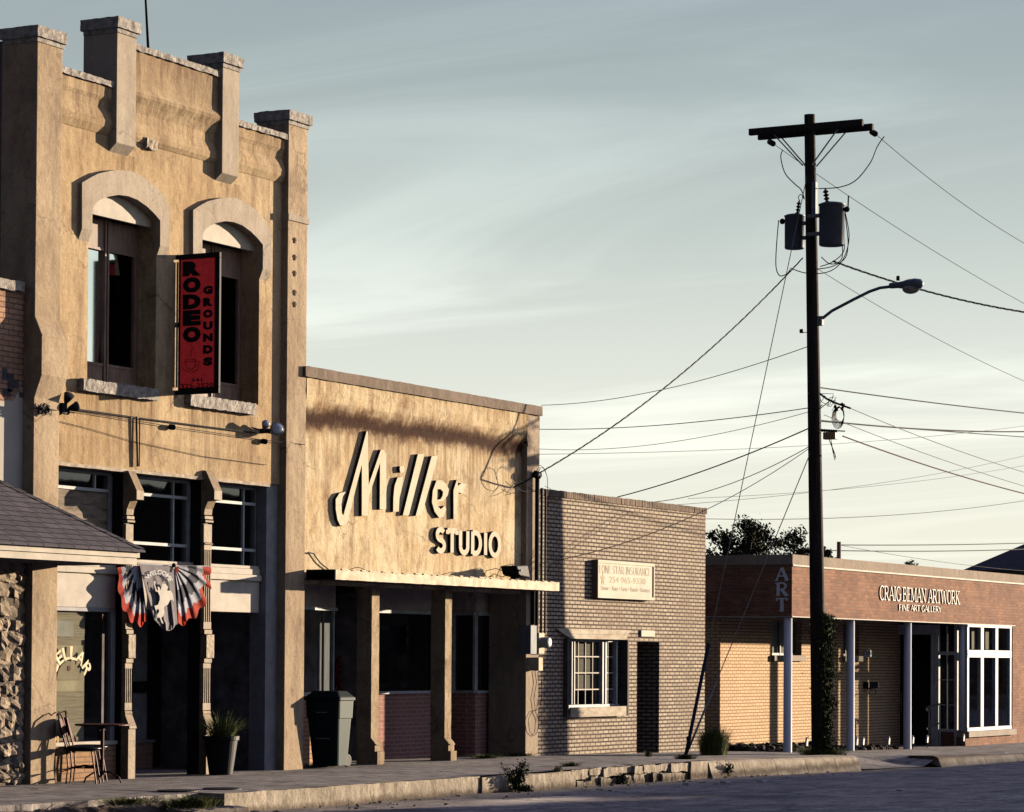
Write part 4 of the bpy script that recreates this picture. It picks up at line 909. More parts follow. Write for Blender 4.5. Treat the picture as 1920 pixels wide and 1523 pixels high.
# canopy
xc0, xc1 = xm0+.0, Xp(1048.5,1100,-.62)
zct, zcb = Zp(845,1080.5,-.62), Zp(845,1098,-.62)
M_can = mat('enamelled_canopy', (.82,.70,.50), .7, var=.08, vscale=5, bump=.25, bscale=20, col2=(.50,.36,.20))
can = MB().box(xc0, xc1, -.60, -.001, zcb+.02, zct-.03).build('canopy', M_can, root)
mb = MB(); mb.rough(xc0+.001, xc1, -.622, -.60, zcb, zct, .10, .005, 3, 7); 
mb.build('fascia', M_can, can)
mb = MB(); mb.box(xc0, xc0+.03, -.60, -.12, zcb-.002, zct+.004); mb.build('end_board', M_black, can)
mb = MB(); rk = random.Random(6); x = xc0+.15
while x < xc1-.1:
    wd = rk.uniform(.04,.2); mb.rough(x, x+wd, -.635, -.60, zct-.004, zct+rk.uniform(.006,.018), .04, .004, 3, 9); x += wd+rk.uniform(.02,.25)
mb.build('torn_edge', M_can, can)
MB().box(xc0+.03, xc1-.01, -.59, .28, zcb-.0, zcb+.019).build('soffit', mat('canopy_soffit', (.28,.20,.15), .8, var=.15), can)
# loose wires lying along the canopy and the wall foot
mb = MB()
mb.tube([tuple(W(a,b,-.03)) for a, b in ((572,1038),(578,1036),(588,1038),(596,1050),(602,1057),(616,1068))], .010, 6)
for pts in (((655,1068),(668,1064),(676,1065),(690,1072),(700,1074)),((820,1080),(845,1073),(862,1074),(880,1081),(905,1085),(925,1080)),((905,1086),(912,1070),(930,1066),(945,1072),(962,1083)),((930,1083),(940,1062),(960,1058),(975,1080)),((915,1083),(926,1076),(940,1082),(955,1078))):
    mb.tube([tuple(W(a,b,-.25)) for a, b in pts], .006, 5)
tag(mb.build('loose_cable', M_wire), 'loose dark cables sprawling along the top of the flat metal canopy', 'cable')
# shop front, set back, with splayed windows either side of the entrances
YM = 1.0
zhd, zsi = Zp(760,1151,YM), Zp(760,1297,YM); zknee = zsi-.035
M_psm = stucco('post_stucco', (.50,.37,.22), (.62,.48,.31), (.17,.10,.06), .9, 3.)
def post_m(pxa, pxb, ref):
    xa, xb = Xp(pxa,1300,0), Xp(pxb,1300,0); H = lambda y: Zp(ref,y,0); z = H(1384)
    mb = MB(); mb.rough(xa, xb, -.02, .24, z, H(1104), .08, .004, 5, 8)
    mb.prism([(.24,z-.002),(-.02,z-.002),(-.085,z-.07),(-.085,z-.20),(.24,z-.20)], xa+.01, xb-.01, 'x')
    mb.box(xa+.02, xb-.02, -.105, .24, z-.105, z-.085)
    mb.prism([(.24,z-.202),(-.13,z-.202),(-.13,-.01),(.24,-.01)], xa+.01, xb-.01, 'x')
    return mb.build('post', M_psm, root), xa, xb
p1, pa1, pb1 = post_m(694,708,700); p2, pa2, pb2 = post_m(832,844,838)
M_knee = brick('dark_red_brick', (.50,.23,.18), (.42,.19,.15), (.60,.44,.38), contrast=.2)
M_koa = brick('salmon_brick', (.52,.30,.17), (.46,.26,.14), (.28,.17,.11), contrast=.2)
M_hdp = stucco('header_plaster', (.62,.50,.44), (.70,.58,.50), (.45,.36,.31), .4, .9)
def obox(mb, p0, p1, off0, off1, z0, z1, s0=0., s1=1.):
    """box along the plan line p0-p1, between two offsets behind it"""
    p0, p1 = Vector(p0), Vector(p1); d = (p1-p0); n_ = Vector((-d.y, d.x)).normalized(); a, c = p0+d*s0, p0+d*s1
    q_ = [a+n_*off0, c+n_*off0, c+n_*off1, a+n_*off1]
    mb.prism([(v.x, v.y) for v in q_], z0, z1, 'z')
XR0 = Xp(892,1200,.55); XL0 = xm0-.02
runs = [((XL0,.32), (Xp(627,1200,.85),.85), M_koa, (.18,.30,.98)), ((Xp(683,1200,YM),YM), (XR0,YM), M_knee, (.015,.985)), ((XR0,YM), (XR0,.55), M_knee, (.06,.94)), ((XR0,.552), (Xp(938,1200,.74),.74), M_knee, (.05,.95))]
for k, (p0_, p1_, mk, posts) in enumerate(runs):
    L__ = (Vector(p1_)-Vector(p0_)).length
    mb = MB(); obox(mb, p0_, p1_, 0, .18, -.1, zknee); mb.build('knee_wall', mk, root)
    mb = MB(); obox(mb, p0_, p1_, -.035, .18, zknee+.001, zsi+.01); mb.build('sill', M_white, root)
    mb = MB(); obox(mb, p0_, p1_, -.015, .18, zhd+.051, zct-.031); mb.build('header_wall', M_hdp, root)
    mb = MB(); obox(mb, p0_, p1_, -.045, .1, zhd, zhd+.05); mb.build('header_trim', M_white, root)
    mb = MB()
    for t in posts: obox(mb, p0_, p1_, -.01, .045, zsi+.011, zhd-.001, max(0,t-.022/L__), min(1,t+.022/L__))
    wn = mb.build('window', M_white, root)
    d_ = Vector(p1_)-Vector(p0_); n_ = Vector((-d_.y, d_.x)).normalized()*.025; a, c = Vector(p0_)+n_, Vector(p1_)+n_
    MB().face([(a.x,a.y,zsi),(c.x,c.y,zsi),(c.x,c.y,zhd),(a.x,a.y,zhd)]).build('pane', M_glass, wn)
YM = .9
segs = [(xm0, Xp(627,1200,.85)), (Xp(683,1200,1.0), xmp)]
MB().box(segs[1][0]-.04, segs[1][0]-.0, .97, 1.7, -.1, zhd+.3).build('recess_cheek', M_room, root)
MB().box(Xp(938,1200,.74)+.05, xmp+.05, 1.3, 1.36, -.1, zct-.05).build('recess_back', M_room, root)
# entrance: panelled door with a wreath
xd0, xd1 = segs[0][1], segs[1][0]-.04; YD = 1.55
mb = MB(); mb.box(xd0-.05, xd1, YD+.02, YD+.08, -.1, zhd+.06); mb.build('recess_back', M_room, root)
dr = MB().box(Xp(632,1250,YD), Xp(632,1250,YD)+.95, YD-.03, YD+.015, .02, zhd-.05).build('door', mat('brown_door', (.10,.06,.045), .5, var=.15), root, bevel=.004)
mb = MB(); dx0 = Xp(632,1250,YD)
for u0_, u1_ in ((.10,.44),(.52,.86)):
    for v0, v1 in ((.25,.95),(1.15,2.0)): mb.box(dx0+u0_, dx0+u1_, YD-.042, YD-.031, v0, v1)
mb.build('door_panels', mat('brown_door_panel', (.13,.08,.06), .5, var=.15), dr, bevel=.006)
xk = Xp(628.5,1250,YD-.3); MB().box(xd0+.002, xd0+.03, 1.05, 1.08, .0, zhd).build('screen_door_edge', M_white, root)
p = W(638,1262,YD-.1); th = thing('wreath', 'red berry wreath hanging on the brown door behind the wheeled bin', 'wreath', p)
mb = MB(); rk = random.Random(8)
for i in range(130):
    a = rk.uniform(0, 6.28); rr_ = .17+rk.gauss(0,.035); mb.ball((p.x+rr_*math.cos(a)*.85, p.y-rk.uniform(0,.05), p.z+rr_*math.sin(a)*1.3), rk.uniform(.016,.03), 6, 4)
for i in range(40): mb.ball((p.x+rk.gauss(0,.05), p.y-.03, p.z-.25-rk.random()*.12), .025, 6, 4)
mb.build('berries', mat('red_berries', (.34,.03,.02), .4, var=.3, vscale=20), th)
MB().tube([(p.x+.17*.85*math.cos(a/8*math.pi), p.y, p.z+.17*1.3*math.sin(a/8*math.pi)) for a in range(17)], .03, 8).build('ring', mat('dry_twigs', (.09,.05,.03), .9), th)
# interior
xi0, xi1 = xm0+.26, xm1-.26
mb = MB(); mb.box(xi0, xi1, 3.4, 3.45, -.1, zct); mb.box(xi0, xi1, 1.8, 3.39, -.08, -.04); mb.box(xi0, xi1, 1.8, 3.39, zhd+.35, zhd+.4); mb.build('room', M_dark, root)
mb = MB(); xq = Xp(597,1200,1.1); mb.box(xq, Xp(618,1200,1.1), 1.1, 1.11, zsi+.03, zhd-.18); mb.build('curtain', mat('grey_curtain', (.30,.31,.33), .9, var=.2, vscale=8, stretch=(6,6,.3)), root)
# raised letters on the wall
M_let = stucco('letter_paint', (.82,.69,.49), (.90,.78,.60), (.60,.46,.28), .25, 2., bump=.2)
M_edge = mat('painted_edge_shade', (.035,.03,.035), .7)  # shade on the letter sides, put into their colour
def TP(x, y, Y=-.055): a = 560+x/4.5714; b = 780+y/4.5714; return (Xp(a,b,Y), Zp(a,b,Y))
lets = {
 'letter_M': ([(405,650),(350,662),(318,715),(318,800),(333,890),(355,938),(385,945),(415,900),(450,790),(485,640),(542,412),(541,855),(595,855),(600,690),(645,560),(698,400),(695,800),(750,800),(750,330),(728,292),(705,290),(600,590),(592,135),(583,130),(530,330),(442,640),(383,855),(370,835),(366,760),(378,690)], []),
 'letter_i': ([(848,528),(893,520),(884,600),(864,700),(858,820),(810,822),(812,700),(822,600)], []),
 'dot': ([(868,432),(900,430),(908,452),(902,484),(872,488),(866,460)], []),
 'letter_l': ([(1022,328),(1078,325),(945,850),(893,852)], []),
 'letter_l.001': ([(1140,345),(1195,340),(1055,852),(1003,857)], []),
 'letter_e': ([(1182,552),(1228,552),(1262,580),(1288,630),(1278,680),(1240,728),(1190,735),(1195,780),(1218,800),(1252,770),(1265,800),(1240,865),(1205,875),(1165,820),(1142,740),(1150,640)], [[(1190,628),(1215,628),(1238,650),(1232,690),(1215,715),(1186,720)]]),
 'letter_r': ([(1355,548),(1368,600),(1395,575),(1425,585),(1432,625),(1400,668),(1372,655),(1362,700),(1350,883),(1328,885),(1327,640)], []),
}
lt = thing('raised_lettering', 'large slanting raised letters spelling Miller across the yellowed stucco wall', 'lettering', W(720,980,0))
for k, (o_, hs) in lets.items():
    shade_edges(MB().prism([TP(*p) for p in o_], -.056, -.001, 'y', holes=[[TP(*p) for p in h] for h in hs]).build(k.split('.')[0], M_let, lt), M_edge)
lt = thing('raised_lettering', 'small upright raised capitals reading STUDIO above the metal canopy', 'lettering', W(875,1040,0))
sx0, sx1 = TP(1183,0)[0], TP(1737,0)[0]
zA0, zA1 = Zp(815,1035,-.055), Zp(815,991,-.055); zB0, zB1 = Zp(935,1041.5,-.055), Zp(935,1001,-.055)
zb0, zb1 = (zA0+zB0)/2, (zA1+zB1)/2
tot = sum(GL[c][0] for c in 'STUDIO')+.10*5; x = 0
for c in 'STUDIO':
    adv = GL[c][0]; mb = MB()
    def fn(u, v, d, x=x, adv=adv): return (lerp(sx0, sx1, (x+u*adv)/tot), -.002-d*.053 if d > .5 else -.002, lerp(zb0, zb1, v))
    def fn2(u, v, s1, dd, x=x, adv=adv): return (lerp(sx0, sx1, (x+u*adv)/tot), -.002-s1*(.053+dd), lerp(zb0, zb1, v))
    stroke_text(mb, c, fn2, serif=False, wt=1.45, gap=0, even=True); shade_edges(mb.build('letter_'+c, M_let, lt), M_edge)
    x += adv+.10
# floodlight on the canopy
p = W(972,1084,-.45); th = thing('floodlight', 'black box floodlight tipped back on the right end of the metal canopy', 'light', p)
mb = MB(); mb.prism([(p.x-.20,p.z+.19),(p.x+.20,p.z+.21),(p.x+.28,p.z+.01),(p.x-.02,p.z+.03),(p.x-.12,p.z+.06)], -.52, -.22, 'y'); mb.build('housing', M_black, th, bevel=.02)
MB().tube([(p.x-.08,-.53,p.z+.12),(p.x-.08,-.55,p.z+.12)], .02, 8).build('bolt', M_galv, th); MB().box(p.x-.03,p.x+.05,-.42,-.32,p.z-.02,p.z+.06).build('bracket', M_black, th)
# electric service on the pier: mast, conduits, boxes, meter
th = thing('electric_service', 'service mast, conduits, grey cabinet and round meter on the pier beside the brick shop', 'electric service', W(1008,1413,-.2))
PV = lambda px, py, Y=-.17: tuple(W(px, py, Y))
zc_t = zct
mb = MB()
def vpipe(px, y0, y1, r, Y=-.17):
    x = Xp(px, y1, Y); return MB().tube([(x, Y, Zp(px,y1,Y)), (x, Y, Zp(px,y0,Y))], r, 10).build('conduit', M_black if r > .015 else M_wire, th)
vpipe(1006, 893, 1172, .038, -.16); vpipe(1014.5, 915, 1190, .022, -.14); vpipe(1000, 1100, 1172, .03, -.14); vpipe(1021.5, 917, 1188, .018, -.12)
x = Xp(1006,893,-.16); z = Zp(1006,893,-.16); mb = MB(); mb.lathe((x,-.16,z-.02), [(.04,0),(.07,.04),(.06,.09),(.02,.12)], 12, (-.5,-.1,.8)); mb.lathe((x,-.16,z-.02), [(.04,0),(.06,.04),(.05,.09),(.02,.12)], 12, (.7,-.3,.6)); mb.build('weatherhead', M_black, th)
def pbox(px0, py0, px1, py1, Y, dep, m, nm):
    a, c, z0, z1 = on(px0,py0,px1,py1,Y); return MB().box(a, c, Y, Y+dep, z0, z1).build(nm, m, th, bevel=.006)
pbox(995,1173,1006.5,1227,-.32,.215,M_galv,'cabinet'); pbox(1010.5,1187,1021,1226,-.17,.07,M_can,'meter_box')
xm_, zm_ = Xp(1015,1205,-.17), Zp(1015,1205,-.17)
MB().lathe((xm_,-.171,zm_), [(.088,0),(.088,-.10),(.08,-.155),(.05,-.165)], 20, (0,1,0)).build('meter', mat('meter_glass', (.62,.60,.55), .25, metal=.2, var=.15, vscale=20), th, smooth=False)
pbox(1010,1233,1018,1258,-.32,.215,M_can,'switch_box')
mb = MB(); rk = random.Random(4)
for pts in (((962,905),(955,880),(940,876),(930,892),(938,912),(955,918),(966,905)),((950,925),(966,907),(975,915),(960,925),(947,928)),((975,900),(990,912),(1004,920),(1022,925),(1030,921)),((968,915),(985,922),(1005,921),(1022,917)),((1008,890),(1016,876),(1026,895),(1026,925)),((1003,895),(1002,880),(1010,872),(1020,878),(1025,890)),((1022,912),(1034,920),(1028,940),(1022,970)),((985,1062),(1003,1040),(1004,1030)),((985,1068),(1000,1055),(1018,1050),(1030,1062),(1022,1082)),((990,1078),(1010,1060),(1040,1052),(1100,1010),(1180,960))):
    mb.tube(smooth([W(a,b,-.12) for a, b in pts]), .005, 5)
mb.build('loose_wires', M_wire, th)
mb = MB(); mb.tube([tuple(W(a,b,-.125)) for a, b in ((1003,1258),(1006,1280),(1001,1310),(1004,1335),(1010,1350),(1008,1372),(1001,1380),(993,1372),(990,1350),(998,1334),(1012,1330),(1016,1300),(1014,1260))], .005, 5); mb.build('loose_wires', M_wire, th)

# ------------------------------------------------------------------ pale brick shop
YB = -.04
xb0, xb1 = xm1+.004, Xp(1322,1180,YB)
zb_t = (Zp(1030,919.5,YB)+Zp(1321,951.9,YB))/2
M_br = brick('buff_brick', (.66,.55,.41), (.48,.385,.28), (.085,.052,.042), contrast=.6, ms=.0155, dark=(.27,.18,.13), bump=1.)
M_sol = brick('buff_soldier_brick', (.34,.25,.18), (.28,.20,.15), (.09,.06,.05), contrast=.5, rot='v', bw_=.6, rh=.072, ms=.014, off=0)
root = thing('buff_brick_shop', 'pale buff brick shop with a flat roof, timber-hooded window and deep dark doorway', 'building', ((xb0+xb1)/2, 2, -.05))
YBW = .40
wx0, wx1, wz0, wz1 = on(1056,1200,1174,1344,YB)
wz1 = Zp(1115,1198,YB); wz0 = Zp(1115,1343,YB)
dx0, dx1 = Xp(1194,1300,YB), Xp(1236,1300,YB); dz1 = Zp(1215,1203.5,YB)
zcp = zb_t-.115
mb = MB(); mb.prism([(xb0,-.5),(xb1,-.5),(xb1,zcp),(xb0,zcp)], YB, YBW, 'y', holes=[[(wx0,wz0),(wx1,wz0),(wx1,wz1),(wx0,wz1)], [(dx0,-.3),(dx1,-.3),(dx1,dz1),(dx0,dz1)]])
mb.build('wall', M_br, root)
mb = MB(); mb.box(xb1-.3, xb1, YBW+.001, 12, -.5, zcp); mb.box(xb0, xb0+.25, YBW+.001, 12, -.5, zcp); mb.box(xb0+.251, xb1-.301, 11.8, 12, -.5, zcp); mb.build('side_wall', M_br, root)
MB().box(xb0+.251, xb1-.301, YBW, 11.79, zcp-.6, zcp-.5).build('roof', M_dark, root)
mb = MB(); x = xb0; rk = random.Random(12)
while x < xb1+.015:
    x2 = min(x+.071, xb1+.02); mb.box(x+.003, x2-.003, YB-.022+rk.uniform(-.004,.004), .26, zcp+.004, zb_t+rk.uniform(-.006,.006)); x = x2
    if x > xb1+.0199: break
mb.build('soldier_course', M_sol, root)
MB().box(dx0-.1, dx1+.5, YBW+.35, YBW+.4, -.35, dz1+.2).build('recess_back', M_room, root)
MB().box(dx1, dx1+.2, YBW+.001, YBW+.349, -.35, dz1).build('door_jamb', M_br, root)
MB().box(dx0+.02, dx0+.9, YBW+.28, YBW+.34, zs(xb1), dz1-.05).build('door', mat('dark_door',(.05,.03,.025),.5), root)
# window: timber side boards, mitred hood, apron board; a fixed light between two narrow casements
M_pine = mat('knotty_pine_boards', (.60,.52,.40), .8, var=.10, vscale=4, stretch=(1,1,3), col2=(.38,.28,.17), bump=.2)
wn = thing('x', 'x', 'x', (0,0,0)); bpy.data.objects.remove(wn)
hx0, hx1 = Xp(1043,1180,YB-.03), Xp(1183,1183,YB-.03)
hz1, hz0 = Zp(1110,1180,YB-.03), Zp(1110,1198.5,YB-.06)
bx0, bx1 = Xp(1068,1330,YB-.05), Xp(1170,1330,YB-.05)
wf = MB(); YG = YB+.10
zA, zB = wz1-.012, Zp(1115,1324,YG)
xsA = [Xp(px,1260,YG) for px in (1058,1070.5,1074.5,1127,1134,1156)]
wf.box(wx0+.02, wx1-.02, YG+.02, YG+.08, zA-.04, zA); wf.box(wx0+.02, wx1-.02, YG+.0, YG+.08, zB-.03, zB+.03)
for px, hw in ((1071,.018),(1075.5,.018),(1129,.03),(1134.5,.03),(1155,.035)): x = Xp(px,1260,YG); wf.box(x-hw, x+hw, YG-.02, YG+.06, zB+.031, zA-.041)
wo_ = wf.build('window', M_white, root, bevel=.004)
bars = MB(); za_, zb2_ = zA-.041, zB+.031
xg0, xg1 = Xp(1077,1260,YG), Xp(1126,1260,YG)
rows = [Zp(1100,y,YG) for y in (1231.5,1262,1293)]
for px in (1085.5,1099,1112.5): x = Xp(px,1260,YG); bars.box(x-.010, x+.010, YG+.012, YG+.03, zb2_, za_)
for z in rows: bars.box(xg0-.02, xg1+.02, YG+.0121, YG+.0301, z-.010, z+.010); 
x = Xp(1141,1260,YG); bars.box(x-.008, x+.008, YG+.012, YG+.03, zb2_, za_)
for z in rows: bars.box(Xp(1136,1260,YG), Xp(1151,1260,YG), YG+.0121, YG+.0301, z-.010, z+.010); bars.box(wx0+.03, Xp(1069,1260,YG), YG+.0121, YG+.0301, z-.010, z+.010)
bars.build('glazing_bars', M_cream, wo_)
MB().face([(wx0+.02,YG+.035,wz0+.1),(wx1-.02,YG+.035,wz0+.1),(wx1-.02,YG+.035,zA),(wx0+.02,YG+.035,zA)]).build('pane', M_glass, wo_)
MB().box(xg0-.05, xg1+.1, YG+.09, YG+.10, Zp(1100,1296,YG), zA).build('blind', mat('slatted_window_blind', (.30,.25,.19), .8, var=.1, vscale=4, stretch=(.5,.5,40), col2=(.15,.12,.09)), wo_)
MB().box(wx0, wx1, YBW+.5, YBW+.55, wz0-.2, wz1+.2).build('room', M_dark, root)
hd = MB(); hd.prism([(hx0,hz1),(hx1,hz1),(bx1+.02,hz0+.0),(bx0+.02,hz0+.0)], YB-.20, YB-.17, 'y')
zmid = lerp(hz0, hz1, .47)
hood = MB()
for (zt_a, zb_a, Ya, Yb, s0, s1, e0, e1) in ((hz1, zmid+.004, YB-.03, YB-.05, hx0, hx1, lerp(hx0,bx0,.5), lerp(hx1,bx1,.5)), (zmid, hz0, YB-.052, YB-.075, lerp(hx0,bx0,.5), lerp(hx1,bx1,.5), bx0, bx1)):
    P0 = [(s0,Ya,zt_a),(s1,Ya,zt_a),(e1,Yb,zb_a),(e0,Yb,zb_a)]; P1 = [(x,YB-.001,z) for x,y,z in P0]
    hood.face(P0); hood.face(P1[::-1])
    for i in range(4): hood.face([P0[i],P0[(i+1)%4],P1[(i+1)%4],P1[i]])
hood.build('window_hood', M_pine, root)
ap = MB(); az1, az0 = Zp(1120,1325.5,YB-.09), Zp(1120,1344,YB-.09)
ap.box(bx0-.05, bx1, YB-.10, YB-.07, az0, az1); ap.build('apron_board', M_pine, root, bevel=.004)
M_sb = mat('dark_boards', (.13,.10,.085), .8, var=.2)
MB().box(wx0-.0, wx0+.06, YB-.08, YB+.1, az0+.002, hz0-.002).build('side_board', M_sb, root); MB().box(wx1-.06, wx1-.0, YB-.06, YB+.1, az0+.002, hz0-.002).build('side_board', M_sb, root)
fx = Xp(1146,1305,YG+.05); fz = Zp(1146,1305,YG+.05)
MB().box(fx-.04, fx+.1, YG+.05, YG+.052, fz-.10, fz+.10).build('window_sticker', mat('sticker',(.12,.15,.22),.5), wo_)
# sign board on the brick
root2 = thing('wall_sign', 'cream framed insurance sign board with faded tan lettering on the brick wall', 'sign', W(1173,1120,YB))
YSn = YB-.11; sx0_, sx1_ = Xp(1120.5,1085,YSn), Xp(1227,1090,YSn); sz1, sz0 = Zp(1120.5,1049.5,YSn), Zp(1120.5,1122,YSn)
sz1 = (sz1+Zp(1227,1057,YSn))/2; sz0 = (sz0+Zp(1226,1125.5,YSn))/2
M_sgn = mat('cream_sign', (.62,.55,.42), .7, var=.08, vscale=2)
MB().box(sx0_, sx1_, YSn+.012, YB-.002, sz0, sz1).build('case', mat('sign_case',(.25,.18,.12),.6), root2)
MB().box(sx0_+.03, sx1_-.09, YSn+.003, YSn+.011, sz0+.03, sz1-.03).build('face_panel', M_sgn, root2)
mb = MB(); t_ = .055; mb.box(sx0_, sx1_, YSn-.008, YSn+.0119, sz1-t_, sz1); mb.box(sx0_, sx1_, YSn-.008, YSn+.0119, sz0, sz0+t_); mb.box(sx0_, sx0_+.03, YSn-.008, YSn+.0119, sz0+t_+.001, sz1-t_-.001); mb.box(sx1_-.045, sx1_, YSn-.008, YSn+.0119, sz0+t_+.001, sz1-t_-.001)
mb.build('frame', M_sgn, root2, bevel=.004)
M_fad = mat('faded_tan_ink', (.26,.19,.09), .7, var=.25, vscale=6, col2=(.42,.33,.19))
hS, wS = sz1-sz0, sx1_-sx0_
def lf(u0, u1, v0, v1): return lambda u, v: (sx0_+wS*lerp(u0,u1,u), YSn+.0005, sz0+hS*lerp(v0,v1,v))
def lfs(u0, u1, v0, v1): return lambda u, v, s1, dd: (sx0_+wS*lerp(u0,u1,u), YSn+.002-s1*.001-dd*.3, sz0+hS*lerp(v0,v1,v))
mb = MB(); stroke_text(mb, 'LONE STAR INSURANCE', lfs(.03,.93,.66,.86), True, .8); mb.build('lettering', M_fad, root2)
font_text('254 965-9330', lf(.20,.84,.42,.58), 'lettering', M_fad, root2, .0)
font_text('Home • Auto • Farm • Ranch • Renters', lf(.06,.92,.21,.33), 'lettering', M_fad, root2, 0)
st = []
for i in range(10): a = R(90+36*i); rr_ = 1 if i % 2 == 0 else .42; st.append((sx0_+wS*.09+rr_*.10*math.cos(a), sz0+hS*.5+rr_*.13*math.sin(a)))
MB().prism(st, YSn+.0005, YSn+.0025, 'y').build('star_emblem', M_fad, root2)
th = thing('door_plaque', 'small blank cream plaque above the dark doorway in the brick wall', 'plaque', W(1215,1194,YB))
a, c, z0, z1 = on(1202,1182,1228,1194.5,YB-.03); MB().box(a, c, YB-.035, YB-.002, z0, z1).build('plate', M_sgn, th, bevel=.01)
# ------------------------------------------------------------------ art gallery with the porch
M_gb = brick('orange_gallery_brick', (.46,.215,.12), (.27,.115,.065), (.40,.25,.17), contrast=.75, ms=.010, dark=(.14,.065,.045), bump=1.2)
M_gi = brick('tan_porch_brick', (.88,.64,.39), (.76,.53,.31), (.44,.21,.10), contrast=.25, ms=.012, bump=.7)
XA = Xp(1485,1100,0)                                        # left corner of the fascia
ZF0, ZF1 = (Zp(1487,1154.7,0)+Zp(1905,1173.3,0))/2, (Zp(1486,1038.8,0)+Zp(1920,1079.8,0))/2
XBAY = Xp(1812,1300,0)+.02; XBE = Xp(1898,1300,0); XE = 84.; YK = 1.70
root = thing('art_gallery', 'low orange brick art gallery with white porch columns and a corner shop window', 'building', ((XA+XBE)/2, 2, -.3))
mb = MB(); mb.box(XA, XBAY+.05, 0, .25, ZF0, ZF1-.20); mb.box(XA, XA+.25, .251, 14, ZF0, ZF1-.20)
mb.box(XBAY+.051, XE, 0, .25, ZF0, ZF1-.2); mb.box(XBE+.02, XE, 0, .25, -1., ZF0-.001)
mb.box(XA+.4, XE, 13.7, 14, -1, ZF1-.3)
mb.build('brick_fascia', M_gb, root)
mb = MB(); mb.box(XA-.02, XE, -.02, .3, ZF1-.199, ZF1); mb.box(XA-.02, XA+.28, .301, 14, ZF1-.199, ZF1); mb.build('coping', stucco('gallery_coping', (.40,.31,.23), (.48,.38,.29), (.22,.17,.13), .5, .7), root)
mb = MB(); mb.box(XA-.012, XE, -.03, -.002, ZF1-.235, ZF1-.201); mb.build('drip_edge', M_cream, root)
mb = MB(); mb.box(XA-.012, XBE+.2, -.014, .25, ZF0-.022, ZF0-.002); mb.box(XA-.012, XA+.25, .252, 3.2, ZF0-.022, ZF0-.002); mb.build('steel_lintel', M_cream, root)
MB().box(XA+.251, XE, .251, 13.6, ZF0+.4, ZF0+.5).build('roof', M_dark, root)
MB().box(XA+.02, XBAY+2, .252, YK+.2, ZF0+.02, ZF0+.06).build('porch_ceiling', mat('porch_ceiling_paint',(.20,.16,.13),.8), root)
zf_ = -.9
wins = [(Xp(1448,1200,YK), Xp(1503,1200,YK)), (Xp(1581,1200,YK), Xp(1611,1200,YK))]
zw0, zw1 = Zp(1470,1229,YK), ZF0-.05
hl = [[(a,zw0),(c,zw0),(c,zw1),(a,zw1)] for a, c in wins]
XW = XBAY+.18
MB().prism([(XA+.3,zf_),(XW,zf_),(XW,ZF0+.018),(XA+.3,ZF0+.018)], YK, YK+.25, 'y', holes=hl).build('porch_wall', M_gi, root)
MB().box(XA+.3, XA+.5, YK+.251, 13.6, zf_, ZF0+.018).build('side_wall', M_gi, root)
for a, c in wins:
    mb = MB(); mb.box(a, a+.04, YK+.10, YK+.16, zw0, zw1); mb.box(c-.04, c, YK+.10, YK+.16, zw0, zw1); mb.box(lerp(a,c,.42)-.02, lerp(a,c,.42)+.02, YK+.1, YK+.16, zw0, zw1)
    mb.box(a+.041, lerp(a,c,.42)-.021, YK+.105, YK+.155, zw0, zw0+.05); mb.box(lerp(a,c,.42)+.021, c-.041, YK+.105, YK+.155, zw0, zw0+.05)
    w_ = mb.build('window', M_grey, root); MB().face([(a,YK+.13,zw0),(c,YK+.13,zw0),(c,YK+.13,zw1),(a,YK+.13,zw1)]).build('pane', M_glass, w_)
    MB().box(a, c, YK+.17, YK+.18, zw0, zw1).build('blind', mat('pale_window_blind',(.50,.46,.38),.8), w_)
    MB().box(a-.05, c+.05, YK-.08, YK+.10, zw0-.12, zw0-.002).build('sill', mat('stone_sill',(.42,.34,.27),.85,var=.12), w_)
# the porch ends in a wall facing left, with the entrance door and a tall side light
zth = zs(XBAY)+.02
XD = XBAY+.0
def yX(px, py=1300): return WX(px, py, XD).y
def zX(px, py): return WX(px, py, XD).z
yd0, yd1 = yX(1745), yX(1680)                              # door opening
yw0, yw1 = yX(1789), yX(1761)
zdt = zX(1710,1190)
M_gw = mat('dull_white_paint', (.80,.79,.80), .6, var=.1, vscale=5)
mb = MB()                                                    # white frame pieces
for a, c in ((yX(1752),yX(1745.5)),(yX(1760),yX(1752.5)),(yX(1795),yX(1789.5)),(yX(1680),yX(1672))): mb.box(XD-.02, XD+.10, a, c, zth-.1, ZF0-.03)
mb.box(XD-.015, XD+.10, yd0+.001, yd1-.001, zdt, ZF0-.03)
za, zb_2 = zX(1775,1225), zX(1775,1370)
mb.box(XD-.018, XD+.10, yw0+.001, yw1-.001, za-.04, za+.04); mb.box(XD-.018, XD+.10, yw0+.001, yw1-.001, zb_2-.03, zb_2+.03)
fr_ = mb.build('door_frame', M_gw, root, bevel=.004)
mb = MB(); ym = (yw0+yw1)/2; mb.box(XD+.01, XD+.04, ym-.012, ym+.012, zb_2+.031, za-.041); mb.box(XD+.01, XD+.04, ym-.012, ym+.012, za+.041, ZF0-.06)
for py in (1275,1322): z = zX(1775,py); mb.box(XD+.0101, XD+.0401, yw0+.001, yw1-.001, z-.01, z+.01)
mb.build('glazing_bars', M_gw, fr_)
MB().face([(XD+.05,yw0,zb_2),(XD+.05,yw1,zb_2),(XD+.05,yw1,ZF0-.04),(XD+.05,yw0,ZF0-.04)]).build('pane', M_glass, fr_)
MB().box(XD-.0, XD+.12, yX(1795), yw1+.05, -1, zb_2-.031).build('plinth', M_gb, root)
dr = MB().box(XD+.16, XD+.20, yd0-.01, yd1+.01, zth-.1, zdt+.02).build('door', mat('black_door',(.018,.015,.015),.35), root)
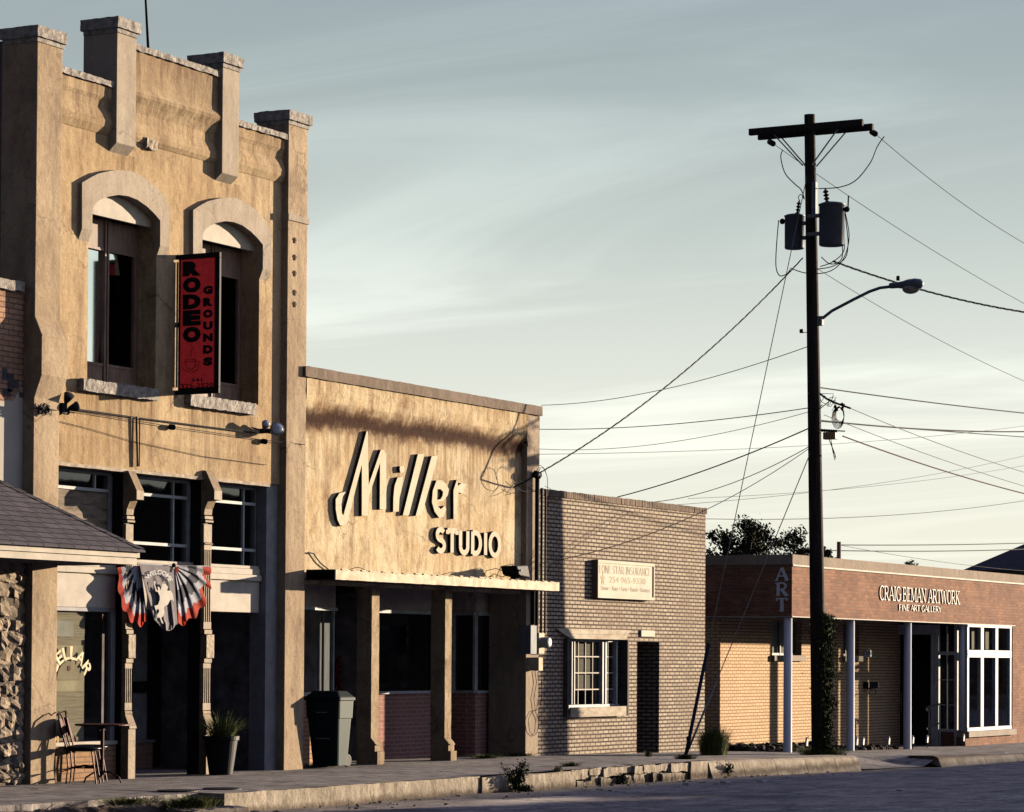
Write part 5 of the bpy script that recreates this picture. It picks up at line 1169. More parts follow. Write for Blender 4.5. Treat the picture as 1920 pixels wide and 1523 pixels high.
MB().tube([(XD+.12,yd1-.10,zth+.75),(XD+.09,yd1-.10,zth+.8),(XD+.09,yd1-.10,zth+1.15),(XD+.12,yd1-.10,zth+1.2)], .012).build('handle', M_galv, dr)
# round corner columns
def gcol(px, r=.088, Y=.13):
    x = Xp(px, 1300, Y); zb = zs(x)-.03
    return x, zb
M_col = mat('white_column', (.90,.90,.92), .5, var=.03, vscale=4)
x0, zb0_ = gcol(1477)
def mkcol(x, zb, nm='column'):
    t = MB(); t.lathe((x, .13, zb), [(.10,0),(.10,.02),(.088,.03),(.086,ZF0-.03-zb)], 28); return t.build(nm, M_col, root, smooth=False)
for px in (1477, 1594.5, 1701.5): x, zb = gcol(px); o = mkcol(x, zb); [setattr(p_, 'use_smooth', True) for p_ in o.data.polygons if len(p_.vertices) == 4]
x, zb = gcol(1804, Y=.10); t = MB().lathe((x, .10, zb_2), [(.085,0),(.085,ZF0-.03-zb_2)], 28).build('column', M_col, root); [setattr(p_, 'use_smooth', True) for p_ in t.data.polygons if len(p_.vertices) == 4]
# front bay window
Z = lambda px, py: Zp(px, py, -.02)
bx = [Xp(px, 1300, -.02) for px in (1812,1815.5,1837.5,1843,1865,1870,1890,1895)]
zt, zr1, zr0, zbm = ZF0-.025, Z(1855,1219.5), Z(1855,1232), Z(1855,1367)
zr1 = (Z(1817,1217)+Z(1889,1222))/2; zr0 = (Z(1817,1231)+Z(1889,1232.5))/2; zbm = Z(1817,1371.5); 
mb = MB()
mb.box(bx[0], bx[7], -.05, .05, zt-.06, zt); mb.box(bx[0], bx[7], -.05, .05, zbm, zbm+.085); mb.box(bx[0]+.001, bx[7]-.001, -.045, .05, zr0-.02, zr1)
mb.box(bx[0]+.02, bx[7]-.02, -.056, -.0451, zr0+.05, zr0+.065)
for a, c in ((0,1),(2,3),(4,5),(6,7)):
    a_, c_ = bx[a], bx[c]
    if a == 0: a_, c_ = bx[0], bx[0]+.13
    if a == 6: a_, c_ = bx[7]-.11, bx[7]
    mb.box(a_, c_, -.04, .05, zr1+.001, zt-.061); mb.box(a_, c_, -.04, .05, zbm+.086, zr0-.021)
wn = mb.build('shop_window', M_white, root, bevel=.005)
MB().face([(bx[0],.0,zbm),(bx[7],.0,zbm),(bx[7],.0,zt),(bx[0],.0,zt)]).build('pane', M_glass, wn)
MB().box(bx[7]+.001, bx[7]+.10, .02, .08, zbm, zt).build('corner_board', M_galv, wn)
MB().box(bx[0]-.03, XBE+.05, -.10, .2, zbm-.135, zbm-.002).build('sill', mat('stone_sill',(.42,.34,.27)), wn)
MB().box(bx[0]-.005, XBE+.019, -.0, .22, -1., zbm-.136).build('plinth', M_gb, root)
mb = MB(); mb.box(XBAY+.2, XBE+.3, 3.2, 3.25, -.6, ZF0+.1); mb.box(XBE+.25, XBE+.3, .26, 3.19, -.6, ZF0+.1); mb.build('room', M_dark, root)
MB().box(XBAY+.2, XBE+.24, .26, 3.19, zth-.05, zth).build('room_floor', M_room, root)
mb = MB()
for i in range(3):
    a = lerp(bx[0]+.15, bx[7]-.1, i/3); mb.box(a, a+.25, .25, .26, zr1+.02, zt-.08)
mb.build('half_curtain', mat('pale_curtain',(.55,.50,.36),.9,var=.1), wn)
# letters
lt = thing('raised_lettering', 'thin serif letters reading CRAIG BEMAN ARTWORK on the brick fascia', 'lettering', W(1724,1135,0))
def PL(px, py): return 1620+px/9.143, 1080+py/9.143
def line(text, pxa, pxb, ta, tb, ba, bb, serif, wt, root_, m, dep=.035, sep_words=True):
    xa, xb = Xp(*PL(pxa,ba),-dep), Xp(*PL(pxb,bb),-dep); zt_ = (Zp(*PL(pxa,ta),-dep)+Zp(*PL(pxb,tb),-dep))/2; zb__ = (Zp(*PL(pxa,ba),-dep)+Zp(*PL(pxb,bb),-dep))/2
    tot = sum(GL[c][0] for c in text)+.02*(len(text)-1); x = 0
    for c in text:
        adv = GL[c][0]
        if c != ' ':
            mb = MB(); stroke_text(mb, c, lambda u, v, s1, dd, x=x, adv=adv: (lerp(xa,xb,(x+u*adv)/tot), -.002-s1*(dep+dd), lerp(zb__,zt_,v)), serif, wt, 0); mb.build('letter_'+c, m, root_)
        x += adv+.02
M_lw = mat('cream_letter', (.62,.56,.46), .6, var=.03)
line('CRAIG BEMAN ARTWORK', 268, 1640, 165, 262, 415, 488, True, .62, lt, M_lw, dep=.02)
lt = thing('raised_lettering', 'small raised letters reading FINE ART GALLERY on the brick fascia', 'lettering', W(1725,1150,0))
line('FINE ART GALLERY', 600, 1325, 478, 530, 600, 622, False, .85, lt, M_lw, dep=.02)
lt = thing('raised_lettering', 'stacked pale serif letters ART on the shaded left side of the porch fascia', 'lettering', (XA,.3,ZF0+.1))
for c, (xa_, xb_, t_, b_) in {'A': (1454,1476.5,1064.5,1089), 'R': (1455,1477,1092.5,1117.5), 'T': (1455,1476.5,1121.5,1147)}.items():
    Xl = XA-.03; ya, yb_ = WX(xa_,1100,Xl).y, WX(xb_,1100,Xl).y; zt_, zb__ = WX((xa_+xb_)/2,t_,Xl).z, WX((xa_+xb_)/2,b_,Xl).z
    mb = MB(); stroke_text(mb, c, lambda u, v, s1, dd: (XA-.002-s1*(.03+dd), lerp(ya,yb_,u), lerp(zb__,zt_,v)), True, 1.25, 0); mb.build('letter_'+c, mat('white_letter',(.92,.93,.94),.5,var=.01), lt)
# number plate, letter box, lamp, rail, planting
th = thing('house_number', 'arched white number plate reading 270 on the porch wall', 'number plate', W(1628,1226,YK))
a, c, z0, z1 = on(1620,1219,1636,1232,YK-.02); cx_ = (a+c)/2
MB().prism([(a,z0),(c,z0),(c,lerp(z0,z1,.7)),(lerp(cx_,c,.5),z1*1.0),(cx_,z1+.02),(lerp(a,cx_,.5),z1),(a,lerp(z0,z1,.7))], YK-.03, YK-.002, 'y').build('plate', M_white, th)
font_text('270', lambda u, v: (lerp(a+.08,c-.08,u), YK-.033, lerp(z0+.05,z1-.04,v)), 'digits', M_black, th, .02)
th = thing('mailbox', 'black wall mailbox with a newspaper hook on the porch wall beside the door', 'mailbox', W(1637,1295,YK))
a, c, z0, z1 = on(1626,1279,1645,1290,YK-.1); MB().box(a, c, YK-.13, YK-.002, z0, z1).build('box', M_black, th, bevel=.01)
MB().tube([(a+.1,YK-.08,z0),(a+.1,YK-.10,z0-.14),(c-.1,YK-.10,z0-.14),(c-.1,YK-.08,z0)], .008, 6).build('hook', M_black, th)
th = thing('handrail', 'pale metal handrail with two posts by the gallery door', 'handrail', (XD-.9, .0, zs(XD)))
M_rail = mat('pale_rail', (.50,.50,.50), .4, metal=.5, var=.05)
def Pr(px, py, Y): return tuple(W(px, py, Y))
zr_ = lambda px, py, Y: Zp(px, py, Y)
Ya, Yb_ = -.15, .85
xr = XD-.42
def rp(y, z): return (xr, y, z)
yA, yB = WX(1742,1350,xr).y, WX(1762,1350,xr).y
zT0, zT1 = WX(1745,1326,xr).z, WX(1763,1321,xr).z; zM0, zM1 = WX(1745,1363,xr).z, WX(1763,1356,xr).z
mb = MB(); mb.tube([rp(yA,zs(xr)-.05), rp(yA,zT0)], .02, 8); mb.build('post', M_rail, th); mb = MB(); mb.tube([rp(yB,zs(xr)-.05), rp(yB,zT1)], .02, 8); mb.build('post', M_rail, th)
mb = MB(); mb.tube([rp(yA+.05,zT0-.1), rp(yA+.07,zT0-.03), rp(yA+.02,zT0+.01), rp(yB,zT1+.01)], .022, 8); mb.build('rail', M_rail, th); mb = MB(); mb.tube([rp(yA+.05,zM0-.08), rp(yA+.06,zM0-.02), rp(yA,zM0), rp(yB,zM1)], .018, 8); mb.build('rail', M_rail, th)
# bed of bark and stones at the porch wall foot
mb = MB(); rk = random.Random(31)
for i in range(700):
    x = rk.uniform(XA+.35, 60.5); y = rk.uniform(.3, YK-.03) if x < 58.6 else rk.uniform(.25,.6)
    s_ = rk.uniform(.03,.10); mb.ball((x, y, zs(x)+s_*.2+ max(0,(y-.8))*.08), (s_*1.3, s_, s_*rk.uniform(.4,.9)), 6, 5, .9, i)
tag(mb.build('bark_mulch', mat('bark', (.09,.06,.045), .95, var=.4, vscale=9)), kind='stuff')
for i, px in enumerate((1512,1606,1618,1666,1711,1738,1800)):
    lab = ['behind the pole','right of the second white column','third from the left','midway between the columns','right of the third column','left of the handrail','under the corner window'][i]
    if i == 0: lp = thing('garden_light', 'small pale stake light in the bark left of the ivy-covered pole', 'garden light', (0,0,0), 'stake lights along the porch edge'); lp0 = lp
    x = Xp(px, 1395, .05); z = zs(x)
    if i == 0:
        lp.location = (x, .05, z)
        MB().tube([(x,.05,z-.02),(x,.05,z+.12)], .01, 6).build('stake', M_galv, lp); MB().prism([(x-.04,z+.12),(x+.03,z+.12),(x+.06,z+.26),(x+.02,z+.24),(x+.01,z+.30),(x-.03,z+.2)], .03, .07, 'y').build('shade', M_white, lp)
    else: copy_tree(lp0, (x, .05 if i < 6 else -.03, z), 'small pale stake light at the porch edge, '+lab)
# vents behind: pipe, far roof
th = thing('utility_pole', 'short dark pole top standing behind the gallery roof', 'pole', (0,0,0)); b0 = W(1573,1060,14); th.location = (b0.x, 14, -.5)
MB().tube([(b0.x,14,-.5),(b0.x,14,Zp(1573,1016,14))], .075, 10).build('shaft', M_wood, th)
A = WX  # far hipped roof at the right
Yh = 60.; p0 = W(1803,1070,Yh+12); p1 = W(1925,1022,Yh)
th = thing('house', 'distant house with a dark hipped roof at the right edge behind the gallery', 'building', (p1.x+4, Yh+4, -.5))
ez = p0.z; x0 = p0.x; rz_ = 3.4
mb = MB(); mb.face([(x0,Yh,ez),(x0+20,Yh,ez),(x0+14,Yh+6,ez+rz_),(x0+6,Yh+6,ez+rz_)]); mb.face([(x0,Yh,ez),(x0+6,Yh+6,ez+rz_),(x0,Yh+12,ez)]); mb.face([(x0+20,Yh,ez),(x0+20,Yh+12,ez),(x0+14,Yh+6,ez+rz_)]); mb.face([(x0,Yh+12,ez),(x0+6,Yh+6,ez+rz_),(x0+14,Yh+6,ez+rz_),(x0+20,Yh+12,ez)])
mb.build('roof', M_sh, th); MB().box(x0+.6, x0+19.4, Yh+.6, Yh+11.4, -.9, ez).build('wall', M_side, th)
# ------------------------------------------------------------------ street front across the road (unseen, behind the camera; heights and gap shaped for shade and sun; mirrored in the glass)
M_op = brick('unseen_opposite_brick', (.20,.12,.09), (.16,.10,.08), (.2,.17,.14), contrast=.3)
def opposite(x0, x1, h, lab):
    th = thing('unseen_brick_building', lab, 'building', ((x0+x1)/2, -27, -.1))
    mb = MB(); mb.box(x0, x1-.05, -40, -26, -.6, h); mb.build('wall', M_op, th)
    MB().box(x0-.02, x1-.03, -26.1, -25.9, h-.35, h+.15).build('cornice', M_side, th)
    n = max(2, int((x1-x0)/3.2))
    for i in range(n):
        c = lerp(x0, x1, (i+.5)/n)
        f = MB().box(c-.9, c+.9, -26.001, -25.93, .6, 2.7).build('window', M_grey, th); MB().box(c-.8, c+.8, -25.93, -25.92, .7, 2.6).build('pane', M_dark, f)
        if h > 6.5:
            f = MB().box(c-.55, c+.55, -26.001, -25.93, 4.2, 6.2).build('window', M_grey, th); MB().box(c-.47, c+.47, -25.93, -25.92, 4.28, 6.12).build('pane', M_dark, f)
for x0, x1, h, lab in ((-75,-52,4.2,'unseen long brick store across the street, far left of the row'),(-52,-30,4.6,'unseen second brick store from the far left across the street'),(-30,-8,4.4,'unseen brick store across the street, behind the left of the viewpoint'),(-8,12,4.8,'unseen brick store across the street, directly behind the viewpoint'),(12,36,4.4,'wide brick store across the street, opposite the shingled porch'),(36,58,4.7,'brick store across the street, opposite the stucco studio'),(58,82,6.4,'low brick store across the street, opposite the gallery'),(82,83.4,6.5,'narrow unseen block across the street, added to shade the road'),(83.4,88.2,4.9,'low unseen block across the street, lowered to let sun onto the road'),(88.2,128,6.5,'longest low brick store across the street, beyond the gap'),(128,170,6.5,'last brick store across the street, far right of the row')):
    opposite(x0, x1, h, lab)
# ------------------------------------------------------------------ utility pole
YPo = -2.40
pb = W(1537,1425,YPo); pt = W(1518,215,YPo); zg = zs(pb.x)-.1
pole = thing('utility_pole', 'tall dark wooden utility pole with crossarm and ivy at its foot, standing by the kerb', 'pole', (pb.x, YPo, pb.z-.1))
M_pole = mat('creosote_wood', (.055,.040,.032), .85, var=.3, vscale=6, stretch=(6,6,.25), bump=.8, bscale=14)
mb = MB(); n = 14; mb.tube([pb.lerp(pt, i/n)+Vector((0,0,-.1 if i == 0 else 0)) for i in range(n+1)], [lerp(.148,.098,i/n) for i in range(n+1)], 18); mb.build('shaft', M_pole, pole)
def on_pole(py): t = (1425-py)/(1425-215); return pb.lerp(pt, t)
# crossarms: two timbers, one each side of the pole, pointing across the street
c = on_pole(243); xa0 = c.x
def arm_pt(px, py, X): return WX(px, py, X)
for dX, pl, pr, pyl, pyr in ((-.16,1405,1618,252,226),(.13,1422,1637,259,236)):
    a, b2 = arm_pt(pl,pyl,xa0+dX), arm_pt(pr,pyr,xa0+dX); zc_ = (a.z+b2.z)/2
    MB().box(xa0+dX-.045, xa0+dX+.045, a.y, b2.y, zc_-.06, zc_+.06).build('crossarm', M_pole, pole, bevel=.008)
ya_l, ya_r = arm_pt(1440,260,xa0+.13).y, arm_pt(1632,238,xa0+.13).y; za_ = arm_pt(1520,248,xa0).z
for dX in (-.2,.18):
    for s_ in (1,-1):
        yb = YPo+s_*.62; MB().tube([(xa0+dX,yb,za_-.03),(xa0+dX*.55,YPo+s_*.09,za_-.62)], .014, 6).build('brace', M_galv, pole)
def insul(p, d, par, m=None, L_=.16, r=.05):
    pr = []; k = 4
    for i in range(k): pr += [(r*.45, L_*i/k), (r, L_*(i+.35)/k), (r*.9, L_*(i+.55)/k), (r*.45, L_*(i+.8)/k)]
    return MB().lathe(p, [(.012,-.02)]+pr+[(.012,L_+.02)], 12, d).build('insulator', m or mat('brown_porcelain',(.05,.025,.02),.3), par, smooth=False)
pl_, pr_ = Vector((xa0+.19,ya_l,za_-.07)), Vector((xa0+.19,ya_r,za_-.05))
dwl = (W(1920,425,ya_r+.0)-pr_).normalized(); 
insul(pl_, dwl, pole, L_=.22, r=.055); insul(pr_, dwl, pole, L_=.22, r=.055)
# transformers
M_tr = mat('grey_tank_paint', (.15,.165,.19), .45, metal=.2, var=.12)
def transformer(px0, px1, py0, py1, Y, lab):
    c0 = W((px0+px1)/2, py1, Y); r = (W(px1,py1,Y)-W(px0,py1,Y)).dot(r_)/2*.97; h = Zp((px0+px1)/2,py0,Y)-c0.z
    th = thing('transformer', lab, 'transformer', tuple(c0), 'pole transformers')
    o = MB().lathe(tuple(c0), [(r*.93,0),(r,.02),(r,h*.93),(r*1.06,h*.935),(r*1.06,h*.96),(r*.8,h*.99),(r*.25,h*1.02)], 28).build('tank', M_tr, th); [setattr(p_, 'use_smooth', True) for p_ in o.data.polygons if len(p_.vertices) == 4]
    return th, c0, r, h
tA, cA, rA, hA = transformer(1474,1505,402,467,YPo+.36,'smaller grey transformer can hung on the left of the utility pole')
tB, cB, rB, hB = transformer(1540,1579,380,461,YPo-.46,'larger grey transformer can hung on the right of the utility pole')
for th, c0, r, h, s_ in ((tA,cA,rA,hA,-1),(tB,cB,rB,hB,1)):
    for k in (.3,.72):
        mb = MB(); mb.box(c0.x-.05, c0.x+.05, min(c0.y+s_*(r-.02), YPo+s_*-.0), max(c0.y+s_*(r-.02), YPo), c0.z+h*k-.03, c0.z+h*k+.03); mb.build('bracket', M_galv, th)
    insul((c0.x-.02, c0.y+s_*r*.35, c0.z+h*.98), (0,s_*.15,1), th, L_=.24 if s_ < 0 else .26, r=.045 if s_ < 0 else .055)
    mb = MB(); mb.ball((c0.x, c0.y-s_*(r+.06), c0.z+h*.82), .055, 8, 6); mb.tube([(c0.x,c0.y-s_*r,c0.z+h*.82),(c0.x,c0.y-s_*(r+.08),c0.z+h*.82)], .03, 8); mb.build('bushing', M_black, th)
MB().tube([(cB.x,cB.y-rB-.08,cB.z+hB*.82),(cB.x,cB.y-rB-.09,cB.z+hB*1.13)], .014, 6).build('arrester_rod', M_black, tB)
p = on_pole(372); MB().box(p.x-.12,p.x-.02,p.y-.14,p.y-.06,p.z-.30,p.z+.28).build('fuse_holder', M_galv, pole)
# street lamp on a bracket
lp = thing('street_lamp', 'cobra-head street lamp on a curved bracket high on the utility pole', 'street lamp', tuple(on_pole(600)))
q0 = on_pole(600); Xl = q0.x
ap_ = [q0+Vector((0,-.1,-.03))]+[WX(a,b,Xl) for a, b in ((1560,583),(1600,562),(1630,547),(1650,540),(1675,537))]
MB().tube(ap_, .028, 10).build('bracket_arm', M_tr, lp); MB().box(Xl-.05, Xl+.05, q0.y-.20, q0.y-.09, q0.z-.10, q0.z+.07).build('pole_plate', M_galv, lp)
h0, h1 = WX(1668,536,Xl), WX(1731,532,Xl); dv_ = (h1-h0); L_ = dv_.length
o = MB().lathe(tuple(h0), [(.045,0),(.055,L_*.05),(.055,L_*.25),(.07,L_*.40),(.095,L_*.55),(.105,L_*.75),(.085,L_*.93),(.03,L_)], 20, dv_).build('lamp_head', M_tr, lp, smooth=True)
g0 = WX(1708,541,Xl); MB().ball((g0.x,g0.y,g0.z-.0), (.10,.165,.10), 20, 12).build('lens', mat('prismatic_glass',(.55,.48,.38),.15,metal=.5,var=.3,vscale=30), lp, smooth=False)
g1 = WX(1684,522,Xl); MB().lathe((g1.x,g1.y,g1.z-.04), [(.035,0),(.035,.07),(.02,.085)], 12).build('photocell', M_black, lp)
p = WX(1504,621,Xl); mb = MB(); mb.box(p.x-.03,p.x+.03,p.y-.03,p.y+.04,p.z-.035,p.z+.035); mb.box(p.x-.008,p.x+.008,YPo+.05,p.y-.02,p.z-.032,p.z-.02); mb.build('junction_box', M_black, pole)
# splice case and coil on the pole
p = WX(1556,818,Xl-.05); th = thing('splice_case', 'brown cable splice box with hanging loops just right of the pole', 'cable box', tuple(p))
MB().box(p.x-.07,p.x+.07,p.y-.13,p.y+.11,p.z-.06,p.z+.07).build('box', mat('tan_box',(.45,.27,.12),.6), th, bevel=.01)
mb = MB(); rk = random.Random(5)
for i in range(5):
    t = rk.uniform(.5,1); pts = [(p.x, p.y+.02, p.z-.05),(p.x,p.y-.0-t*.04,p.z-.2*t),(p.x,p.y-.12*t,p.z-.40*t),(p.x,p.y-.10*t,p.z-.45*t),(p.x,p.y-.05,p.z-.25*t),(p.x,p.y-.02,p.z-.05)]; mb.tube(pts, .007, 5)
for i in range(7): mb.ball((p.x, p.y+.15-.045*i, p.z+.11-.004*i), .03, 6, 5)
mb.tube([(p.x,p.y+.2,p.z+.12),(p.x,p.y-.3,p.z+.08)], .012, 6); mb.build('loops', M_wire, th)
c = WX(1575,778,Xl-.05); th = thing('cable_coil', 'coil of spare black cable hanging right of the utility pole', 'cable coil', tuple(c))
mb = MB()
for i in range(6):
    rr_ = .13+.012*i; mb.tube([(c.x+.01*i, c.y+rr_*.62*math.cos(a/12*2*math.pi)+.012*i, c.z+rr_*1.05*math.sin(a/12*2*math.pi)-.01*i) for a in range(13)], .007, 5, cap=False)
for i in range(10): mb.ball((c.x, c.y+rk.uniform(-.08,.10), c.z+.13+rk.uniform(-.05,.06)), rk.uniform(.02,.035), 6, 5)
mb.tube([tuple(WX(a,b,Xl-.05)) for a,b in ((1537,738),(1550,748),(1570,757),(1595,766))], .02, 6); mb.build('coil', M_wire, th)
mb = MB()
for i in range(9):
    a, b = rk.uniform(1538,1562), rk.uniform(742,765); mb.tube([tuple(WX(a+rk.uniform(-12,12),b+rk.uniform(-8,14),Xl-.05)) for _ in range(4)], .006, 5)
mb.build('tangle', M_wire, th)

# ------------------------------------------------------------------ overhead wires (each one strung between real points; sag in metres)
def span(pts_or, sag, r, lab, twist=0, name='wire', n=22, cat='wire'):
    a, b = Vector(pts_or[0]), Vector(pts_or[1]); pts = []
    for i in range(n+1):
        t = i/n; p = a.lerp(b, t); p.z -= sag*4*t*(1-t); pts.append(p)
    mb = MB()
    if twist:
        k = n*4; P_ = [a.lerp(b, i/k)-Vector((0,0,sag*4*(i/k)*(1-i/k))) for i in range(k+1)]
        for ph in (0, 2.1, 4.2): mb.tube([p+Vector((0, math.cos(i*twist+ph)*r*.9, math.sin(i*twist+ph)*r*.9)) for i, p in enumerate(P_)], r*.6, 5)
    else: mb.tube(pts, r, 5)
    return tag(mb.build(name, M_wire), lab, cat)
def ext(p, q, k): p, q = Vector(p), Vector(q); return q+(q-p)*k
M_wire_l = mat('aluminium_cable', (.30,.28,.25), .5, metal=.4)
def far(px, py, Y, k=.6, frm=None): return ext(frm, W(px,py,Y), k)
P5 = lambda py, dx=0: on_pole(py)+Vector((dx,0,0))
e1 = pr_+dwl*.24; e2 = pl_+dwl*.24
q = W(1920,425,e1.y); span((e1, ext(e1,q,.8)), .35, .007, 'thin bare line running right from the street end of the crossarm')
q = W(1920,541,e2.y); span((e2, ext(e2,q,.8)), .35, .007, 'thin bare line running right from the building end of the crossarm')
q = W(1920,690,YPo); span((P5(498,.1), ext(P5(498,.1),q,.7)), .3, .006, 'thinnest line falling right from below the transformers past the street lamp')
q = W(1920,563,-4.6); a = W(1562,490,YPo-.15); span((a, ext(a,q,.6)), .25, .014, 'thick twisted black cable running right behind the street lamp', twist=.9)
a = W(1505,484,YPo+.1); b = W(1008,889,-.45); span((a,b), .30, .010, 'thick twisted black service cable sloping down left to the studio roof corner', twist=.9)
span((W(1008,889,-.45), W(962,914,-.02)), .01, .011, 'short end of the twisted service cable tied to the studio wall', twist=.5)
a = P5(645); span((a, W(1015,760,12)), .25, .008, 'faint line running left from the pole to above the studio coping')
a = P5(762); span((a, W(1012,805,10)), .12, .009, 'line running left from the pole just below the studio coping')
a = P5(768); span((a, W(1010,842,10)), .25, .006, 'thin sagging line left of the pole, below the coping line')
a = P5(797); span((a, W(1158,932,6)), .10, .013, 'thicker cable from the pole down left to behind the brick shop')
a = P5(830); span((a, W(1190,944,5)), .25, .008, 'sagging drop wire from the pole to the brick shop roof'); span((P5(832), W(1040,1052,-.1)), .30, .007, 'long drop wire from the pole crossing the front of the brick shop')
span((W(1320,973,30), W(2000,925,30)), .5, .016, 'distant low line crossing behind the pole above the trees')
span((W(1250,948,30), W(2000,835,30)), .5, .011, 'faint distant line above the gallery, rising to the right')
span((W(1290,935,30), W(2000,858,30)), .4, .010, 'faint distant line just below the other rising one')
span((W(1010,852,26), W(2000,788,26)), .4, .010, 'faint distant line passing left and right of the pole at studio wall height')
b0_ = W(1573,1022,14)
span((b0_, W(1990,1016,14)), .05, .018, 'upper dark line running right from the short pole top behind the gallery'); span((W(1540,1032,14), W(1990,1027,14)), .08, .018, 'lower dark line running right behind the gallery roof'); span((b0_, W(1990,1075,14)), .15, .008, 'thin line falling right from the short pole top to the house roof')
for (py, qy, r, sg, lab) in ((724,771,.013,.05,'straight dark line running right from the pole at studio coping height'),(786,798,.015,.15,'dark cable running right from the pole, upper of a close pair'),(788,818,.010,.02,'dark cable running right from the pole, lower of a close pair')):
    a = P5(py); q = W(1920,qy,YPo-.2); span((a, ext(a,q,.5)), sg, r, lab)
for (pxa, py, qy, r, sg, m, lab) in ((1595,766,876,.008,.12,0,'pale thin line falling right from the coil of spare cable'),(1545,778,902,.007,.12,0,'pale thin line falling right just below the cable coil'),(1580,818,916,.014,.12,1,'reddish cable falling right from the splice box')):
    a = WX(pxa,py,Xl-.05); q = W(1920,qy,YPo-1.2); o = span((a, ext(a,q,.5)), sg, r, lab); o.data.materials[0] = M_wire_l if not m else mat('rusty_cable',(.12,.05,.04),.7)
# jumpers between arm, transformers and secondary rack
def jumper(pts, r, lab):
    mb = MB()
    P_ = [Vector(p) for p in pts]; out = []
    for i in range(len(P_)-1):
        p0 = P_[max(i-1,0)]; p1 = P_[i]; p2 = P_[i+1]; p3 = P_[min(i+2,len(P_)-1)]
        for k in range(6):
            t = k/6; out.append(.5*((2*p1)+(p2-p0)*t+(2*p0-5*p1+4*p2-p3)*t*t+(3*p1-p0-3*p2+p3)*t**3))
    out.append(P_[-1]); mb.tube(out, r, 6); return tag(mb.build('jumper_wire', M_wire), lab, 'wire', 'jumper wires on the pole')
J = lambda l, X=None: [WX(a,b,X or Xl) for a, b in l]
jumper(J(((1658,256),(1645,275),(1632,305),(1605,338),(1575,351),(1535,354))), .010, 'long jumper looping from the street end of the crossarm to the pole')
jumper(J(((1468,281),(1464,295),(1472,325),(1490,345),(1502,356),(1508,372))), .010, 'jumper hanging from the building end of the crossarm to the pole')
jumper(J(((1460,413),(1456,460),(1455,500),(1462,517),(1475,514),(1482,505))), .010, 'jumper hanging down left of the smaller transformer')
for i, l in enumerate((((1583,392),(1588,430),(1590,460),(1584,485),(1560,500),(1530,505)),((1581,400),(1578,430),(1583,455),(1580,475),(1560,492),(1538,500)),((1584,395),(1592,440),(1586,475),(1570,500),(1545,512),(1510,512),(1482,503)),((1576,395),(1575,430),(1580,470),(1575,490),(1556,495),(1540,482)))):
    jumper(J(l, Xl-.1), .009, 'black jumper looping under the larger transformer, '+('outermost','second','lowest, crossing the pole','innermost')[i])
jumper(J(((1500,378),(1497,370),(1502,365),(1508,374))), .008, 'tiny hooked jumper above the smaller transformer')
# guys
ag = W(1284,1420,-1.15); 
th = thing('guy_wire', 'long guy wire from the pole top to the pavement, with a dark blue guard', 'guy wire', tuple(ag))
t0 = on_pole(300); d_ = t0-ag
MB().tube([tuple(ag), tuple(t0)], .008, 5).build('wire', M_wire_l, th)
MB().tube([tuple(ag+Vector((0,0,-.05))), tuple(ag+d_*.185)], .032, 10).build('guard', mat('blue_grey_guard',(.035,.05,.09),.4), th)
MB().ball(tuple(ag+d_*.03), .05, 8, 6).build('anchor_eye', M_black, th)
t1 = on_pole(828); th = thing('guy_wire', 'lower guy wire from mid pole with a pale guard near the pavement', 'guy wire', tuple(ag))
ag2 = ag+Vector((.12,0,.1)); MB().tube([tuple(ag2), tuple(t1)], .009, 5).build('wire', M_wire_l, th); MB().tube([tuple(ag2), tuple(ag2+(t1-ag2)*.22)], .020, 8).build('guard', mat('pale_guard',(.40,.36,.33),.6), th)

# ------------------------------------------------------------------ hanging cafe sign on the tan wall
Ysn0, Ysn1 = -.05, 0
Xs = Xp(336,600,-.04)
q = lambda px, py: WX(px, py, Xs)
y0_ = q(336,600).y; y1_ = q(412.5,600).y; ztp = (q(338,478).z+q(413,473).z)/2; zbt = (q(335,741).z+q(411,737).z)/2
th = thing('hanging_sign', 'narrow red projecting cafe sign in a black frame between the two arched windows', 'sign', (Xs, -.35, zbt))
mb = MB(); t_ = .035; D_ = .045
mb.box(Xs-D_/2, Xs+D_/2, y1_, y0_, ztp-t_*2, ztp); mb.box(Xs-D_/2, Xs+D_/2, y1_, y0_, zbt, zbt+t_*2.4); mb.box(Xs-D_/2, Xs+D_/2, y0_-t_, y0_, zbt+t_*2.4+.001, ztp-t_*2-.001); mb.box(Xs-D_/2, Xs+D_/2, y1_, y1_+t_*1.9, zbt+t_*2.4+.001, ztp-t_*2-.001)
mb.build('frame', M_black, th, bevel=.004)
M_red = cloth('red_sign_panel', (.52,.035,.05), .06)
MB().face([(Xs-.02,y1_+.05,zbt+.06),(Xs-.02,y0_-.02,zbt+.06),(Xs-.02,y0_-.02,ztp-.05),(Xs-.02,y1_+.05,ztp-.05)]).build('panel', M_red, th)
MB().tube([(Xs-.02,y0_+.02,zbt+.1),(Xs-.02,y0_+.02,ztp-.1)], .014, 8).build('hanging_rod', M_galv, th)
mb = MB()
for z in (zbt+.03, lerp(zbt,ztp,.5), ztp-.03): mb.box(Xs-.03, Xs+.03, y0_, -.0, z-.03, z+.03)
mb.build('wall_bracket', M_black, th)
M_ink = mat('black_ink', (.012,.012,.018), .7)
